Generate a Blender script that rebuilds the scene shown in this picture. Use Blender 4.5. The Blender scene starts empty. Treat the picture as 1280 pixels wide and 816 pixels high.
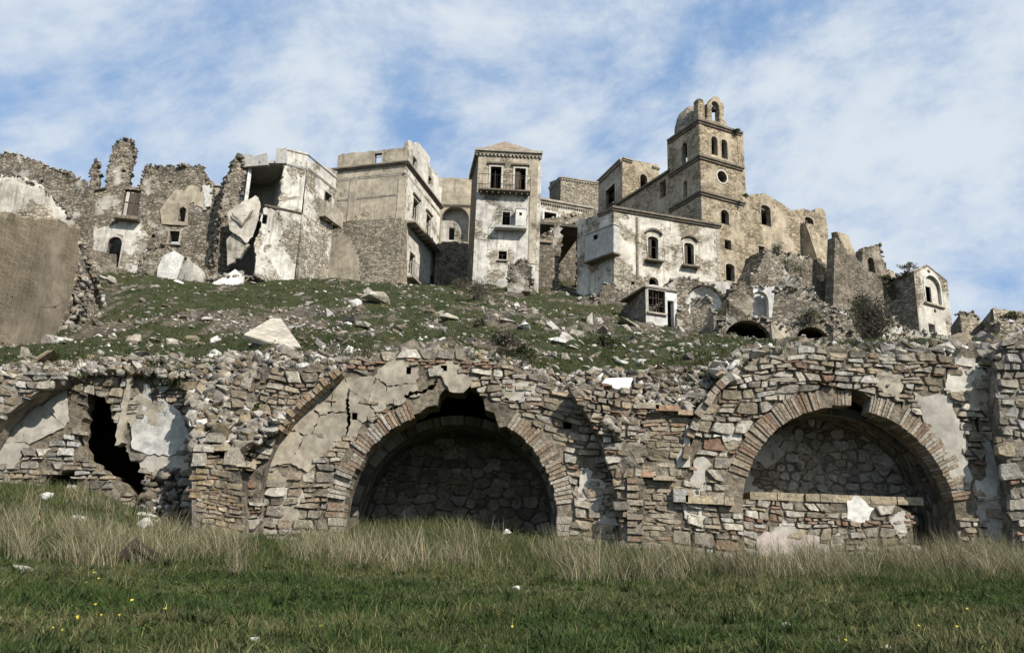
import bpy, bmesh, math, random
import numpy as np
from mathutils import Vector, Matrix
from mathutils.geometry import delaunay_2d_cdt

random.seed(7)
RNG = np.random.default_rng(7)
scene = bpy.context.scene
COL = scene.collection

# ---------------------------------------------------------------- camera
FPX, CX, CY = 1067.0, 640.0, 408.0            # focal length in photo pixels, photo centre
PITCH, ROLL = math.radians(16.0), math.radians(2.0)
EYE = Vector((0.0, 0.0, 1.6))
_f = Vector((0, math.cos(PITCH), math.sin(PITCH)))
_r0 = Vector((1, 0, 0))
_u0 = Vector((0, -math.sin(PITCH), math.cos(PITCH)))
_r = _r0 * math.cos(ROLL) + _u0 * math.sin(ROLL)
_u = -_r0 * math.sin(ROLL) + _u0 * math.cos(ROLL)
cam_d = bpy.data.cameras.new('camera')
cam = bpy.data.objects.new('camera', cam_d)
COL.objects.link(cam)
cam_d.sensor_width = 36.0
cam_d.lens = 36.0 * FPX / 1280.0
cam_d.clip_start, cam_d.clip_end = 0.1, 8000.0
m = Matrix((_r, _u, -_f)).transposed().to_4x4()
m.translation = EYE
cam.matrix_world = m
scene.camera = cam

# ---------------------------------------------------------------- light
SUN_AZ, SUN_EL = math.radians(141.0), math.radians(40.0)     # azimuth clockwise from +Y
SUN_DIR = Vector((math.sin(SUN_AZ) * math.cos(SUN_EL), math.cos(SUN_AZ) * math.cos(SUN_EL), math.sin(SUN_EL)))
sd = bpy.data.lights.new('sun', 'SUN')
sd.energy = 5.0
sd.angle = math.radians(0.5)
sd.color = (1.0, 0.935, 0.83)
sun = bpy.data.objects.new('sun', sd)
COL.objects.link(sun)
sun.rotation_euler = SUN_DIR.to_track_quat('Z', 'Y').to_euler()
sun.location = (30, -30, 60)

world = bpy.data.worlds.new('World')
scene.world = world
world.use_nodes = True
nt = world.node_tree
nt.nodes.clear()
N = nt.nodes.new
L = nt.links.new
out = N('ShaderNodeOutputWorld')
sky = N('ShaderNodeTexSky')
sky.sky_type = 'NISHITA'
sky.sun_disc = False
sky.sun_elevation, sky.sun_rotation = SUN_EL, SUN_AZ
sky.air_density, sky.dust_density, sky.ozone_density = 1.0, 0.15, 2.5
bg = N('ShaderNodeBackground')
bg.inputs['Strength'].default_value = 0.115
L(sky.outputs[0], bg.inputs['Color'])
# broken high cloud spread over the whole dome
tc = N('ShaderNodeTexCoord')
sep = N('ShaderNodeSeparateXYZ'); L(tc.outputs['Generated'], sep.inputs[0])
def wmath(op, a, b=None, clamp=False):
    n = N('ShaderNodeMath'); n.operation = op; n.use_clamp = clamp
    for i, v in enumerate((a, b)):
        if v is None: continue
        if isinstance(v, (int, float)): n.inputs[i].default_value = v
        else: L(v, n.inputs[i])
    return n.outputs[0]
den = wmath('ADD', wmath('MAXIMUM', sep.outputs[2], 0.0), 0.5)
cmb = N('ShaderNodeCombineXYZ')
L(wmath('DIVIDE', sep.outputs[0], den), cmb.inputs[0])
L(wmath('DIVIDE', sep.outputs[1], den), cmb.inputs[1])
n1 = N('ShaderNodeTexNoise'); n1.inputs['Scale'].default_value = 2.6; n1.inputs['Detail'].default_value = 9
n1.inputs['Roughness'].default_value = 0.66; n1.inputs['Distortion'].default_value = 0.5
mp_ = N('ShaderNodeMapping'); mp_.inputs['Location'].default_value = (11.2, -3.4, 0); L(cmb.outputs[0], mp_.inputs[0]); L(mp_.outputs[0], n1.inputs['Vector'])
n2 = N('ShaderNodeTexNoise'); n2.inputs['Scale'].default_value = 9.0; n2.inputs['Detail'].default_value = 6
n2.inputs['Roughness'].default_value = 0.55
L(mp_.outputs[0], n2.inputs['Vector'])
mix_n = wmath('ADD', wmath('MULTIPLY', n1.outputs[0], 0.7), wmath('MULTIPLY', n2.outputs[0], 0.3))
cr = N('ShaderNodeMapRange'); cr.interpolation_type = 'SMOOTHSTEP'
cr.inputs['From Min'].default_value, cr.inputs['From Max'].default_value = 0.37, 0.60
cr.inputs['To Min'].default_value, cr.inputs['To Max'].default_value = 0.0, 0.97
L(mix_n, cr.inputs['Value'])
bgc = N('ShaderNodeBackground')
bgc.inputs['Color'].default_value = (0.82, 0.90, 0.985, 1)
bgc.inputs['Strength'].default_value = 0.73
bgv = N('ShaderNodeBackground')                      # thin bright veil between the clouds
bgv.inputs['Color'].default_value = (0.34, 0.58, 0.97, 1)
bgv.inputs['Strength'].default_value = 0.70
mv = N('ShaderNodeMixShader'); mv.inputs[0].default_value = 0.62
L(bg.outputs[0], mv.inputs[1]); L(bgv.outputs[0], mv.inputs[2])
mx = N('ShaderNodeMixShader')
L(cr.outputs[0], mx.inputs[0]); L(mv.outputs[0], mx.inputs[1]); L(bgc.outputs[0], mx.inputs[2])
L(mx.outputs[0], out.inputs[0])

vs = scene.view_settings
vs.view_transform, vs.look, vs.exposure, vs.gamma = 'Standard', 'None', 0.27, 1.0
vs.use_curve_mapping = False
scene.render.engine = 'CYCLES'
cy = scene.cycles
cy.max_bounces, cy.diffuse_bounces, cy.glossy_bounces, cy.transmission_bounces = 4, 1, 1, 2
cy.use_adaptive_sampling = True
cy.use_denoising = True
cy.caustics_reflective = cy.caustics_refractive = False

# ---------------------------------------------------------------- pixel rays and noise
def ray(x, y):
    return _f + _r * ((x - CX) / FPX) + _u * ((CY - y) / FPX)
def pt(x, y, Y):
    d = ray(x, y)
    return EYE + d * (Y / d.y)
def level_Y(x, y, z):
    d = ray(x, y)
    return d.y * (z - EYE.z) / d.z

def _hash(ix, iy, seed):
    h = (ix.astype(np.int64) * 374761393 + iy.astype(np.int64) * 668265263 + seed * 974711) & 0x7fffffff
    h = ((h ^ (h >> 13)) * 1274126177) & 0x7fffffff
    return ((h ^ (h >> 16)) & 0xffff) / 65535.0
def vnoise(x, y, seed=0):
    x = np.asarray(x, float); y = np.asarray(y, float)
    ix, iy = np.floor(x), np.floor(y)
    fx, fy = x - ix, y - iy
    fx = fx * fx * (3 - 2 * fx); fy = fy * fy * (3 - 2 * fy)
    a, b = _hash(ix, iy, seed), _hash(ix + 1, iy, seed)
    c, d = _hash(ix, iy + 1, seed), _hash(ix + 1, iy + 1, seed)
    return (a * (1 - fx) + b * fx) * (1 - fy) + (c * (1 - fx) + d * fx) * fy
def fbm(x, y, seed=0, octs=4):
    x = np.asarray(x, float); y = np.asarray(y, float)
    s, amp, tot = 0, 1.0, 0
    for o in range(octs):
        s = s + amp * vnoise(x * 2 ** o + 17.3 * o, y * 2 ** o - 9.1 * o, seed + o); tot += amp; amp *= 0.5
    return s / tot

# ---------------------------------------------------------------- mesh helpers
def link(name, me, parent=None, mat=None):
    o = bpy.data.objects.new(name, me)
    COL.objects.link(o)
    if parent is not None: o.parent = parent
    if mat is not None and me is not None and not me.materials: me.materials.append(mat)
    return o
def tag(o, label, cat, group=None, kind=None):
    o['label'] = label
    if cat: o['category'] = cat
    if group: o['group'] = group
    if kind: o['kind'] = kind
    return o
def root(name, label, cat, group=None):
    o = bpy.data.objects.new(name, None)
    COL.objects.link(o)
    o.empty_display_size = 0.3
    return tag(o, label, cat, group, 'thing')
def mesh(name, V, F, mat, parent=None, uv=None, col=None, smooth=False):
    """V list/array, F list of index tuples; col one RGB; uv per vertex."""
    me = bpy.data.meshes.new(name)
    me.from_pydata([tuple(v) for v in V], [], [tuple(f) for f in F])
    if uv is not None:
        lay = me.uv_layers.new(name='UVMap')
        li = np.empty(len(me.loops), np.int32); me.loops.foreach_get('vertex_index', li)
        lay.data.foreach_set('uv', np.asarray(uv, np.float32)[li].ravel())
    if col is not None:
        at = me.attributes.new('Col', 'FLOAT_COLOR', 'POINT')
        c = np.empty((len(V), 4), np.float32); c[:, 3] = 1; c[:, :3] = col
        at.data.foreach_set('color', c.ravel())
    if smooth: me.shade_smooth()
    return link(name, me, parent, mat)
def mesh_np(name, V, F, mat, parent=None, col=None, attrs=None, smooth=False):
    """big meshes: V (n,3), F (m,k) all the same k; col (n,3)"""
    V = np.asarray(V, np.float32); F = np.asarray(F, np.int32)
    me = bpy.data.meshes.new(name)
    me.vertices.add(len(V)); me.vertices.foreach_set('co', V.ravel())
    k = F.shape[1]
    me.loops.add(F.size); me.loops.foreach_set('vertex_index', F.ravel())
    me.polygons.add(len(F))
    me.polygons.foreach_set('loop_start', np.arange(0, F.size, k, dtype=np.int32))
    me.update(calc_edges=True)
    if col is not None:
        at = me.attributes.new('Col', 'FLOAT_COLOR', 'POINT')
        c = np.ones((len(V), 4), np.float32); c[:, :3] = col
        at.data.foreach_set('color', c.ravel())
    for nm, a in (attrs or {}).items():
        at = me.attributes.new(nm, 'FLOAT', 'POINT')
        at.data.foreach_set('value', np.asarray(a, np.float32).ravel())
    if smooth: me.shade_smooth()
    me.validate()
    return link(name, me, parent, mat)

class MB:                                   # collects boxes and prisms into one mesh
    def __init__(s): s.V, s.F, s.UV = [], [], []
    def hexa(s, c):                         # 8 corners: bottom 4 then top 4
        b = len(s.V); s.V += [tuple(v) for v in c]
        s.F += [tuple(b + i for i in f) for f in ((3, 2, 1, 0), (4, 5, 6, 7), (0, 1, 5, 4), (1, 2, 6, 5), (2, 3, 7, 6), (3, 0, 4, 7))]
    def tube(s, p, q, r, n=6, r2=None):
        p, q = Vector(p), Vector(q); d = (q - p).normalized()
        a = d.orthogonal().normalized(); b = d.cross(a)
        i0 = len(s.V); r2 = r if r2 is None else r2
        for P_, R_ in ((p, r), (q, r2)):
            for k in range(n):
                t = 2 * math.pi * k / n
                s.V.append(tuple(P_ + a * (R_ * math.cos(t)) + b * (R_ * math.sin(t))))
        s.F += [(i0 + k, i0 + (k + 1) % n, i0 + n + (k + 1) % n, i0 + n + k) for k in range(n)]
        s.F += [tuple(i0 + n - 1 - k for k in range(n)), tuple(i0 + n + k for k in range(n))]
    def build(s, name, mat, parent=None, col=None):
        return mesh(name, s.V, s.F, mat, parent, uv=[(v[0] + v[1], v[2]) for v in s.V], col=col)

class Pl:
    """a vertical plane over two plan points, its outward side towards the viewer"""
    def __init__(s, A, B):
        s.A, s.B = Vector(A[:2]), Vector(B[:2])
        s.dir = (s.B - s.A); s.L = s.dir.length; s.dir.normalize()
        n = Vector((s.dir.y, -s.dir.x))
        if n.dot(Vector((EYE.x, EYE.y)) - s.A) < 0: n = -n
        s.n = n
    def uv(s, x, y):
        d = ray(x, y); d2 = Vector((d.x, d.y)); c = Vector((EYE.x, EYE.y))
        t = s.n.dot(s.A - c) / s.n.dot(d2)
        P_ = c + d2 * t
        return ((P_ - s.A).dot(s.dir), EYE.z + d.z * t)
    def pos(s, u, z, d=0.0):
        p = s.A + s.dir * u + s.n * d
        return Vector((p.x, p.y, z))
    def off(s, d):
        return Pl(s.A + s.n * d, s.B + s.n * d)
    def rect(s, x0, y0, x1, y1):
        xm, ym = (x0 + x1) / 2, (y0 + y1) / 2
        return s.uv(x0, ym)[0], s.uv(xm, y1)[1], s.uv(x1, ym)[0], s.uv(xm, y0)[1]
def plpx(a, b):
    A, B = pt(*a), pt(*b)
    return Pl((A.x, A.y), (B.x, B.y))

def rough_loop(pts, step, amp):
    """pts (u,z[,flag]); the edge that starts at a flagged point is broken up"""
    o = []
    n = len(pts)
    for i, p in enumerate(pts):
        q = pts[(i + 1) % n]
        o.append((p[0], p[1]))
        if len(p) > 2 and p[2]:
            L_ = math.hypot(q[0] - p[0], q[1] - p[1]); k = int(L_ / step)
            if k < 1 or L_ < 1e-6: continue
            nx, nz = -(q[1] - p[1]) / L_, (q[0] - p[0]) / L_
            for j in range(1, k + 1):
                t = (j + random.uniform(-.35, .35)) / (k + 1); a = random.gauss(0, amp)
                o.append((p[0] + (q[0] - p[0]) * t + nx * a, p[1] + (q[1] - p[1]) * t + nz * a))
    return o
def in_poly(x, y, poly):
    c = False; j = len(poly) - 1
    for i in range(len(poly)):
        xi, yi, xj, yj = poly[i][0], poly[i][1], poly[j][0], poly[j][1]
        if (yi > y) != (yj > y) and x < (xj - xi) * (y - yi) / (yj - yi) + xi: c = not c
        j = i
    return c
def slab(name, pl, outer, holes, t, mat, parent=None, off=0.0, mitre=(0, 0), grid=None, relief=0.0, seed=0, uvoff=(0, 0), split=False):
    """a wall of thickness t with outline and holes given in plane coordinates"""
    vs_, fs_ = [], []
    for loop in [outer] + list(holes):
        b = len(vs_); k = len(loop)
        sa = sum(loop[i][0] * loop[(i + 1) % k][1] - loop[(i + 1) % k][0] * loop[i][1] for i in range(k))
        vs_ += [Vector((p[0], p[1])) for p in (loop if sa > 0 else loop[::-1])]
        fs_.append(tuple(range(b, b + k)))
    if grid:
        us = [p[0] for p in outer]; zs = [p[1] for p in outer]
        u = min(us) + grid * .5
        while u < max(us):
            z = min(zs) + grid * .5
            while z < max(zs):
                a, b = u + random.uniform(-.3, .3) * grid, z + random.uniform(-.3, .3) * grid
                if in_poly(a, b, outer) and not any(in_poly(a, b, h) for h in holes): vs_.append(Vector((a, b)))
                z += grid
            u += grid
    rv, re, rf, _o, _e, of_ = delaunay_2d_cdt(vs_, [], fs_, 1, 1e-5)
    rf = [f for f, o_ in zip(rf, of_) if 0 in o_ and len(o_) == 1]
    parts_ = [rf]
    if split:                                   # every loose fragment becomes a piece of its own
        par = {}
        def fd(i):
            par.setdefault(i, i)
            while par[i] != i: i = par[i]
            return i
        for f in rf:                            # joined across shared edges only
            for i in range(3):
                e = tuple(sorted((f[i], f[(i + 1) % 3]))); par[fd(('e',) + e)] = fd(('f',) + tuple(f))
        comps = {}
        for f in rf: comps.setdefault(fd(('f',) + tuple(f)), []).append(f)
        parts_ = []
        for fs in comps.values():
            ar = sum(abs((rv[f[1]][0] - rv[f[0]][0]) * (rv[f[2]][1] - rv[f[0]][1]) - (rv[f[2]][0] - rv[f[0]][0]) * (rv[f[1]][1] - rv[f[0]][1])) / 2 for f in fs)
            if ar > .015: parts_.append(fs)
    o = None
    for fs in parts_:
        use = sorted({i for f in fs for i in f}); mp = {v: i for i, v in enumerate(use)}
        o = _slab_mesh(name, pl, [rv[i] for i in use], [tuple(mp[i] for i in f) for f in fs], t, mat, parent, off, mitre, relief, seed, uvoff)
    return o
def _slab_mesh(name, pl, rv, rf, t, mat, parent, off, mitre, relief, seed, uvoff):
    V, UV = [], []
    n = len(rv)
    cnt = {}
    for f in rf:
        for i in range(len(f)):
            e = (f[i], f[(i + 1) % len(f)]); cnt[e] = cnt.get(e, 0) + 1
    bnd = [e for e in cnt if (e[1], e[0]) not in cnt]
    rim = {i for e in bnd for i in e}
    for i, p in enumerate(rv):
        d = off
        if relief:
            d += relief * (2 * float(fbm(p[0] * 1.3 + 31, p[1] * 1.3, seed + 5, 4)) - 1)
        V.append(pl.pos(p[0], p[1], d)); UV.append((p[0] + uvoff[0], p[1] + uvoff[1]))
    for p in rv:
        u = p[0]
        if mitre[0]: u = max(u, t)
        if mitre[1]: u = min(u, pl.L - t)
        V.append(pl.pos(u, p[1], off - t)); UV.append((u + uvoff[0] + t, p[1] + uvoff[1]))
    flip = pl.dir.x * pl.n.y - pl.dir.y * pl.n.x > 0      # front must face outward
    F = []
    for f in rf:
        f = tuple(f)
        F.append(f if not flip else f[::-1]); F.append(tuple(n + i for i in (f[::-1] if not flip else f)))
    for a, b in bnd:
        q = (b, a, n + a, n + b)
        F.append(q if not flip else q[::-1])
    return mesh(name, V, F, mat, parent, uv=UV)
def arch_loop(u0, z0, u1, z1, rise=None, k=9):
    """rectangle with a round (or flatter) head, counter-clockwise"""
    w = u1 - u0
    if w < 0: u0, u1 = u1, u0; w = -w
    r = w / 2 if rise is None else rise
    zc = z1 - r; uc = (u0 + u1) / 2
    return [(u0, z0), (u1, z0)] + [(uc + w / 2 * math.cos(math.pi * i / k), zc + r * math.sin(math.pi * i / k)) for i in range(k + 1)]
def rect_loop(u0, z0, u1, z1):
    return [(u0, z0), (u1, z0), (u1, z1), (u0, z1)]
def pbox(name, pl, u0, u1, z0, z1, d0, d1, mat, parent, mb=None):
    P_ = pl.pos
    c = [P_(u0, z0, d1), P_(u1, z0, d1), P_(u1, z0, d0), P_(u0, z0, d0), P_(u0, z1, d1), P_(u1, z1, d1), P_(u1, z1, d0), P_(u0, z1, d0)]
    b = mb or MB(); b.hexa(c)
    return None if mb else b.build(name, mat, parent)

# rocks: a few angular hulls, copied with their own turn and size
def hull(npts, seed, flat=1.0):
    r = np.random.default_rng(seed)
    p = r.normal(size=(npts, 3)); p /= np.linalg.norm(p, axis=1)[:, None]
    p *= r.uniform(.82, 1.05, (npts, 1)); p[:, 2] *= flat
    bm = bmesh.new()
    for q in p: bm.verts.new(q)
    res = bmesh.ops.convex_hull(bm, input=bm.verts)
    bmesh.ops.delete(bm, geom=[v for v in bm.verts if not v.link_faces], context='VERTS')
    bmesh.ops.triangulate(bm, faces=bm.faces)
    bmesh.ops.recalc_face_normals(bm, faces=bm.faces)
    bm.verts.index_update()
    V = np.array([v.co for v in bm.verts]); F = np.array([[v.index for v in f.verts] for f in bm.faces])
    bm.free()
    return V, F
ROCKS = [hull(9 + i % 4, 100 + i, .8) for i in range(12)]
def rand_rot(n, rng, tilt=0.5):
    a = rng.uniform(0, 2 * np.pi, n); b = rng.normal(0, tilt, n); c = rng.normal(0, tilt, n)
    ca, sa, cb, sb, cc, sc = np.cos(a), np.sin(a), np.cos(b), np.sin(b), np.cos(c), np.sin(c)
    R = np.empty((n, 3, 3))
    R[:, 0] = np.stack([cb * ca, cb * -sa, sb], 1)
    R[:, 1] = np.stack([sc * sb * ca + cc * sa, -sc * sb * sa + cc * ca, -sc * cb], 1)
    R[:, 2] = np.stack([-cc * sb * ca + sc * sa, cc * sb * sa + sc * ca, cc * cb], 1)
    return R
PALETTE = np.array([(.31, .275, .22), (.41, .375, .315), (.28, .225, .155), (.22, .185, .14), (.36, .33, .29), (.26, .24, .21), (.47, .44, .39), (.19, .17, .145)])
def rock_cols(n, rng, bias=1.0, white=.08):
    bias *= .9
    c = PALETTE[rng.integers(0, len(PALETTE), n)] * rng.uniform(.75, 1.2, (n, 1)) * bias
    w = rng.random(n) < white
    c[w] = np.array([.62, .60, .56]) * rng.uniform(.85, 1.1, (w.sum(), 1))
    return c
def rocks(name, P_, size, cols, mat, parent=None, flat=.7, tilt=.5, rng=RNG):
    P_ = np.asarray(P_, float); n = len(P_)
    if n == 0: return None
    S = np.asarray(size)[:, None] * rng.uniform(.55, 1.35, (n, 3)); S[:, 2] *= flat
    R = rand_rot(n, rng, tilt); kind = rng.integers(0, len(ROCKS), n)
    Vs, Fs, Cs, b = [], [], [], 0
    for k, (V, F) in enumerate(ROCKS):
        ix = np.where(kind == k)[0]
        if not len(ix): continue
        W = np.einsum('nij,nvj->nvi', R[ix], V[None] * S[ix][:, None]) + P_[ix][:, None]
        Vs.append(W.reshape(-1, 3))
        Fs.append((F[None] + (b + np.arange(len(ix)) * len(V))[:, None, None]).reshape(-1, 3))
        Cs.append(np.repeat(np.asarray(cols)[ix], len(V), 0)); b += len(ix) * len(V)
    return mesh_np(name, np.concatenate(Vs), np.concatenate(Fs), mat, parent, col=np.concatenate(Cs))
ROCK_MESHES = {}
def rock_obj(name, P_, size, col, mat, parent=None, rng=RNG, flat=.7, tilt=.4):
    """one stone as an object of its own; alike stones share mesh data per tint"""
    k = int(rng.integers(0, len(ROCKS))); key = (k, tuple(np.round(col, 2)))
    if key not in ROCK_MESHES:
        V, F = ROCKS[k]; me = bpy.data.meshes.new('stone')
        me.from_pydata(V.tolist(), [], F.tolist())
        at = me.attributes.new('Col', 'FLOAT_COLOR', 'POINT')
        c = np.ones((len(V), 4), np.float32); c[:, :3] = key[1]; at.data.foreach_set('color', c.ravel())
        me.materials.append(mat); ROCK_MESHES[key] = me
    o = bpy.data.objects.new(name, ROCK_MESHES[key]); COL.objects.link(o)
    if parent is not None: o.parent = parent
    o.location = P_
    o.rotation_euler = (rng.normal(0, tilt), rng.normal(0, tilt), rng.uniform(0, 6.28))
    s = np.asarray(size) * rng.uniform(.75, 1.2, 3); o.scale = (s[0], s[1], s[2] * flat)
    return o

# ---------------------------------------------------------------- materials
class NT:
    def __init__(s, name, rough=.92):
        s.m = bpy.data.materials.new(name); s.m.use_nodes = True
        s.t = s.m.node_tree; s.b = s.t.nodes['Principled BSDF']
        s.b.inputs['Roughness'].default_value = rough
        s.b.inputs['Specular IOR Level'].default_value = .25
    def n(s, typ, **kw):
        nd = s.t.nodes.new(typ)
        for k, v in kw.items():
            if k in nd.inputs: nd.inputs[k].default_value = v
            else: setattr(nd, k, v)
        return nd
    def l(s, a, b): s.t.links.new(a, b); return b
    def math(s, op, a, b=0.0, c=None, clamp=False):
        nd = s.t.nodes.new('ShaderNodeMath'); nd.operation = op; nd.use_clamp = clamp
        for i, v in enumerate((a, b, c)):
            if v is None: continue
            if isinstance(v, (int, float)): nd.inputs[i].default_value = v
            else: s.l(v, nd.inputs[i])
        return nd.outputs[0]
    def mixc(s, fac, a, b, mode='MIX'):
        nd = s.t.nodes.new('ShaderNodeMix'); nd.data_type = 'RGBA'; nd.blend_type = mode
        for k, v in ((0, fac), (6, a), (7, b)):
            if isinstance(v, (int, float)): nd.inputs[k].default_value = v
            elif isinstance(v, tuple): nd.inputs[k].default_value = v + (1,) * (4 - len(v))
            else: s.l(v, nd.inputs[k])
        return nd.outputs[2]
    def noise(s, vec, scale, detail=4, rough=.55, dist=0.0):
        nd = s.n('ShaderNodeTexNoise', Scale=scale, Detail=detail, Roughness=rough, Distortion=dist)
        if vec is not None: s.l(vec, nd.inputs['Vector'])
        return nd.outputs[0]
    def ramp(s, v, a, b, lo=0.0, hi=1.0):
        nd = s.n('ShaderNodeMapRange'); nd.interpolation_type = 'SMOOTHSTEP'
        for k, x in (('From Min', a), ('From Max', b), ('To Min', lo), ('To Max', hi)): nd.inputs[k].default_value = x
        s.l(v, nd.inputs['Value']); return nd.outputs[0]
    def mapping(s, vec, scale, loc=(0, 0, 0)):
        nd = s.n('ShaderNodeMapping'); nd.inputs['Scale'].default_value = scale; nd.inputs['Location'].default_value = loc
        s.l(vec, nd.inputs['Vector']); return nd.outputs[0]
    def bump(s, h, strength=.5, dist=.05):
        nd = s.n('ShaderNodeBump', Strength=strength, Distance=dist); s.l(h, nd.inputs['Height'])
        s.l(nd.outputs[0], s.b.inputs['Normal'])
    def coord(s, k='Object'): return s.n('ShaderNodeTexCoord').outputs[k]
    def pos(s): return s.n('ShaderNodeNewGeometry').outputs['Position']
    def out(s, c): s.l(c, s.b.inputs['Base Color']); return s.m
def m_attr(name, bump=.6, scale=9.0, lo=.62, hi=1.25, lichen=.0, rough=.95, smear=None):
    k = NT(name, rough); p = k.pos()
    a = k.n('ShaderNodeAttribute', attribute_name='Col').outputs['Color']
    n1 = k.noise(p, scale, 6, .65); n2 = k.noise(p, scale * .25, 3)
    f = k.math('MULTIPLY', k.ramp(n1, .25, .75, lo, hi), k.ramp(n2, .3, .7, .8, 1.12))
    c = k.mixc(1.0, a, f, 'MULTIPLY')
    if smear: c = k.mixc(k.ramp(k.noise(p, 1.7, 7, .68, .4), .48, .62, 0, .6), c, k.mixc(1.0, smear + (1,), k.ramp(n1, .25, .75, .7, 1.15), 'MULTIPLY'))
    if lichen: c = k.mixc(k.ramp(k.noise(p, scale * .6, 5, .7), .56, .66, 0, lichen), c, (.075, .068, .058)); c = k.mixc(k.ramp(k.noise(p, .8, 6, .7), .54, .70, 0, lichen), c, (.10, .09, .075))
    k.bump(n1, bump, .06)
    return k.out(c)
def m_plain(name, col, var=.25, scale=6.0, bump=.3, rough=.9, stretch=(1, 1, 1), dist=.03):
    k = NT(name, rough); p = k.mapping(k.pos(), stretch)
    n1 = k.noise(p, scale, 6, .62); n2 = k.noise(p, scale * .2, 3)
    f = k.math('MULTIPLY', k.ramp(n1, .25, .75, 1 - var, 1 + var), k.ramp(n2, .3, .7, 1 - var * .7, 1 + var * .5))
    k.bump(n1, bump, dist)
    return k.out(k.mixc(1.0, col + (1,), f, 'MULTIPLY'))
def m_facade(name, plaster, stone, amount=.5, sx=2.6, sz=4.6, stain=.45, edge=.07, big=.22, seed=0.0, bump=.7, brick=False):
    """lime plaster fallen away in patches over rubble masonry; u, v run in metres along the wall"""
    k = NT(name, .93); uv = k.mapping(k.coord('UV'), (1, 1, 1), (seed, seed * .7, 0))
    wob = k.noise(uv, 3.0, 2)
    wv = k.n('ShaderNodeVectorMath', operation='ADD'); k.l(uv, wv.inputs[0])
    cw = k.n('ShaderNodeCombineXYZ'); k.l(k.math('MULTIPLY', wob, .12), cw.inputs[0]); k.l(k.math('MULTIPLY', wob, .10), cw.inputs[1])
    k.l(cw.outputs[0], wv.inputs[1])
    st = k.mapping(wv.outputs[0], (sx, sz, 1))
    if brick:
        br = k.n('ShaderNodeTexBrick', Scale=1.0)
        br.inputs['Mortar Size'].default_value = .03; br.inputs['Brick Width'].default_value = 1.0; br.inputs['Row Height'].default_value = .5
        br.inputs['Color1'].default_value = (0.2, 0.2, 0.2, 1); br.inputs['Color2'].default_value = (.9, .9, .9, 1); br.inputs['Mortar'].default_value = (.35, .35, .35, 1)
        k.l(st, br.inputs['Vector']); rnd = br.outputs['Color']; edg = k.math('SUBTRACT', 1.0, br.outputs['Fac'])
        rv = k.math('ADD', k.ramp(rnd, 0, 1, .8, 1.18), 0)
    else:
        vo = k.n('ShaderNodeTexVoronoi', Scale=1.0, Randomness=.9); k.l(st, vo.inputs['Vector'])
        ve = k.n('ShaderNodeTexVoronoi', Scale=1.0, Randomness=.9, feature='DISTANCE_TO_EDGE'); k.l(st, ve.inputs['Vector'])
        rs = k.n('ShaderNodeSeparateColor'); k.l(vo.outputs['Color'], rs.inputs[0])
        rv = k.ramp(rs.outputs[0], 0, 1, .55, 1.4); edg = k.ramp(ve.outputs['Distance'], 0.0, edge * 1.6)
    fine = k.noise(uv, 11, 6, .65); mid = k.noise(uv, 1.6, 5, .6)
    sc = k.mixc(1.0, stone + (1,), k.math('MULTIPLY', rv, k.ramp(fine, .25, .75, .65, 1.25)), 'MULTIPLY')
    dark = tuple(c * .38 for c in stone)
    sc = k.mixc(edg, dark + (1,), sc)
    # dusting of old mortar over the stones
    sc = k.mixc(k.ramp(mid, .45, .75, 0, .55), sc, tuple(c * .62 + s_ * .38 for c, s_ in zip(plaster, stone)) + (1,))
    pc = k.mixc(1.0, plaster + (1,), k.math('MULTIPLY', k.ramp(fine, .2, .8, .80, 1.12), k.ramp(mid, .28, .72, .74, 1.1)), 'MULTIPLY')
    streak = k.noise(k.mapping(uv, (2.6, .22, 1)), 1.0, 6, .62)
    pc = k.mixc(k.ramp(streak, .50, .72, 0, stain), pc, tuple(c * .42 for c in stone) + (1,))
    m1 = k.noise(uv, big, 8, .66, .3)
    thr = .5 + (.5 - amount) * .55
    mask = k.ramp(m1, thr - .035, thr + .035)
    gr = k.math('MULTIPLY', k.ramp(k.noise(uv, .45, 7, .7), .30, .68, .70, 1.2), k.ramp(k.noise(uv, .13, 3), .35, .65, .86, 1.08))
    k.out(k.mixc(1.0, k.mixc(mask, pc, sc), gr, 'MULTIPLY'))
    h = k.math('ADD', k.math('MULTIPLY', mask, k.math('MULTIPLY', edg, .6)), k.math('ADD', k.math('MULTIPLY', fine, .35), k.math('MULTIPLY', k.math('SUBTRACT', 1.0, mask), .55)))
    k.bump(h, bump, .10)
    return k.m
M = {}
M['stone'] = m_attr('stone', lichen=.6, smear=(.37, .325, .255), bump=.9)
M['rubble'] = m_attr('rubble', scale=5.0, lichen=.55, bump=.9)
M['voussoir'] = m_attr('brick', scale=14.0, lo=.6, hi=1.2, lichen=.5, smear=(.38, .33, .26), bump=.9)
M['mortar'] = m_plain('mortar', (.205, .178, .14), .5, 7.0, 1.0, dist=.08)
M['core'] = m_plain('rubble_core', (.20, .175, .14), .6, 3.5, 1.0, dist=.2)
M['render'] = m_plain('old_render', (.33, .295, .235), .3, 5.0, .5)
M['whiteplaster'] = m_plain('white_plaster', (.58, .565, .53), .3, 5.0, .35)
M['greyplaster'] = m_plain('grey_plaster', (.40, .375, .33), .25, 4.0, .35)
M['palestone'] = m_plain('pale_stone', (.50, .47, .41), .22, 6.0, .4)
M['cement'] = m_plain('cement', (.42, .41, .385), .2, 3.0, .3)
M['trim'] = m_plain('trim_stone', (.34, .305, .25), .35, 5.0, .5)
M['trimdark'] = m_plain('weathered_trim', (.17, .145, .115), .4, 5.0, .6)
M['wood'] = m_plain('grey_wood', (.085, .068, .052), .35, 3.0, .4, stretch=(8, 8, .6))
M['iron'] = m_plain('rusty_iron', (.028, .018, .014), .4, 9.0, .3, rough=.7)
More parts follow.
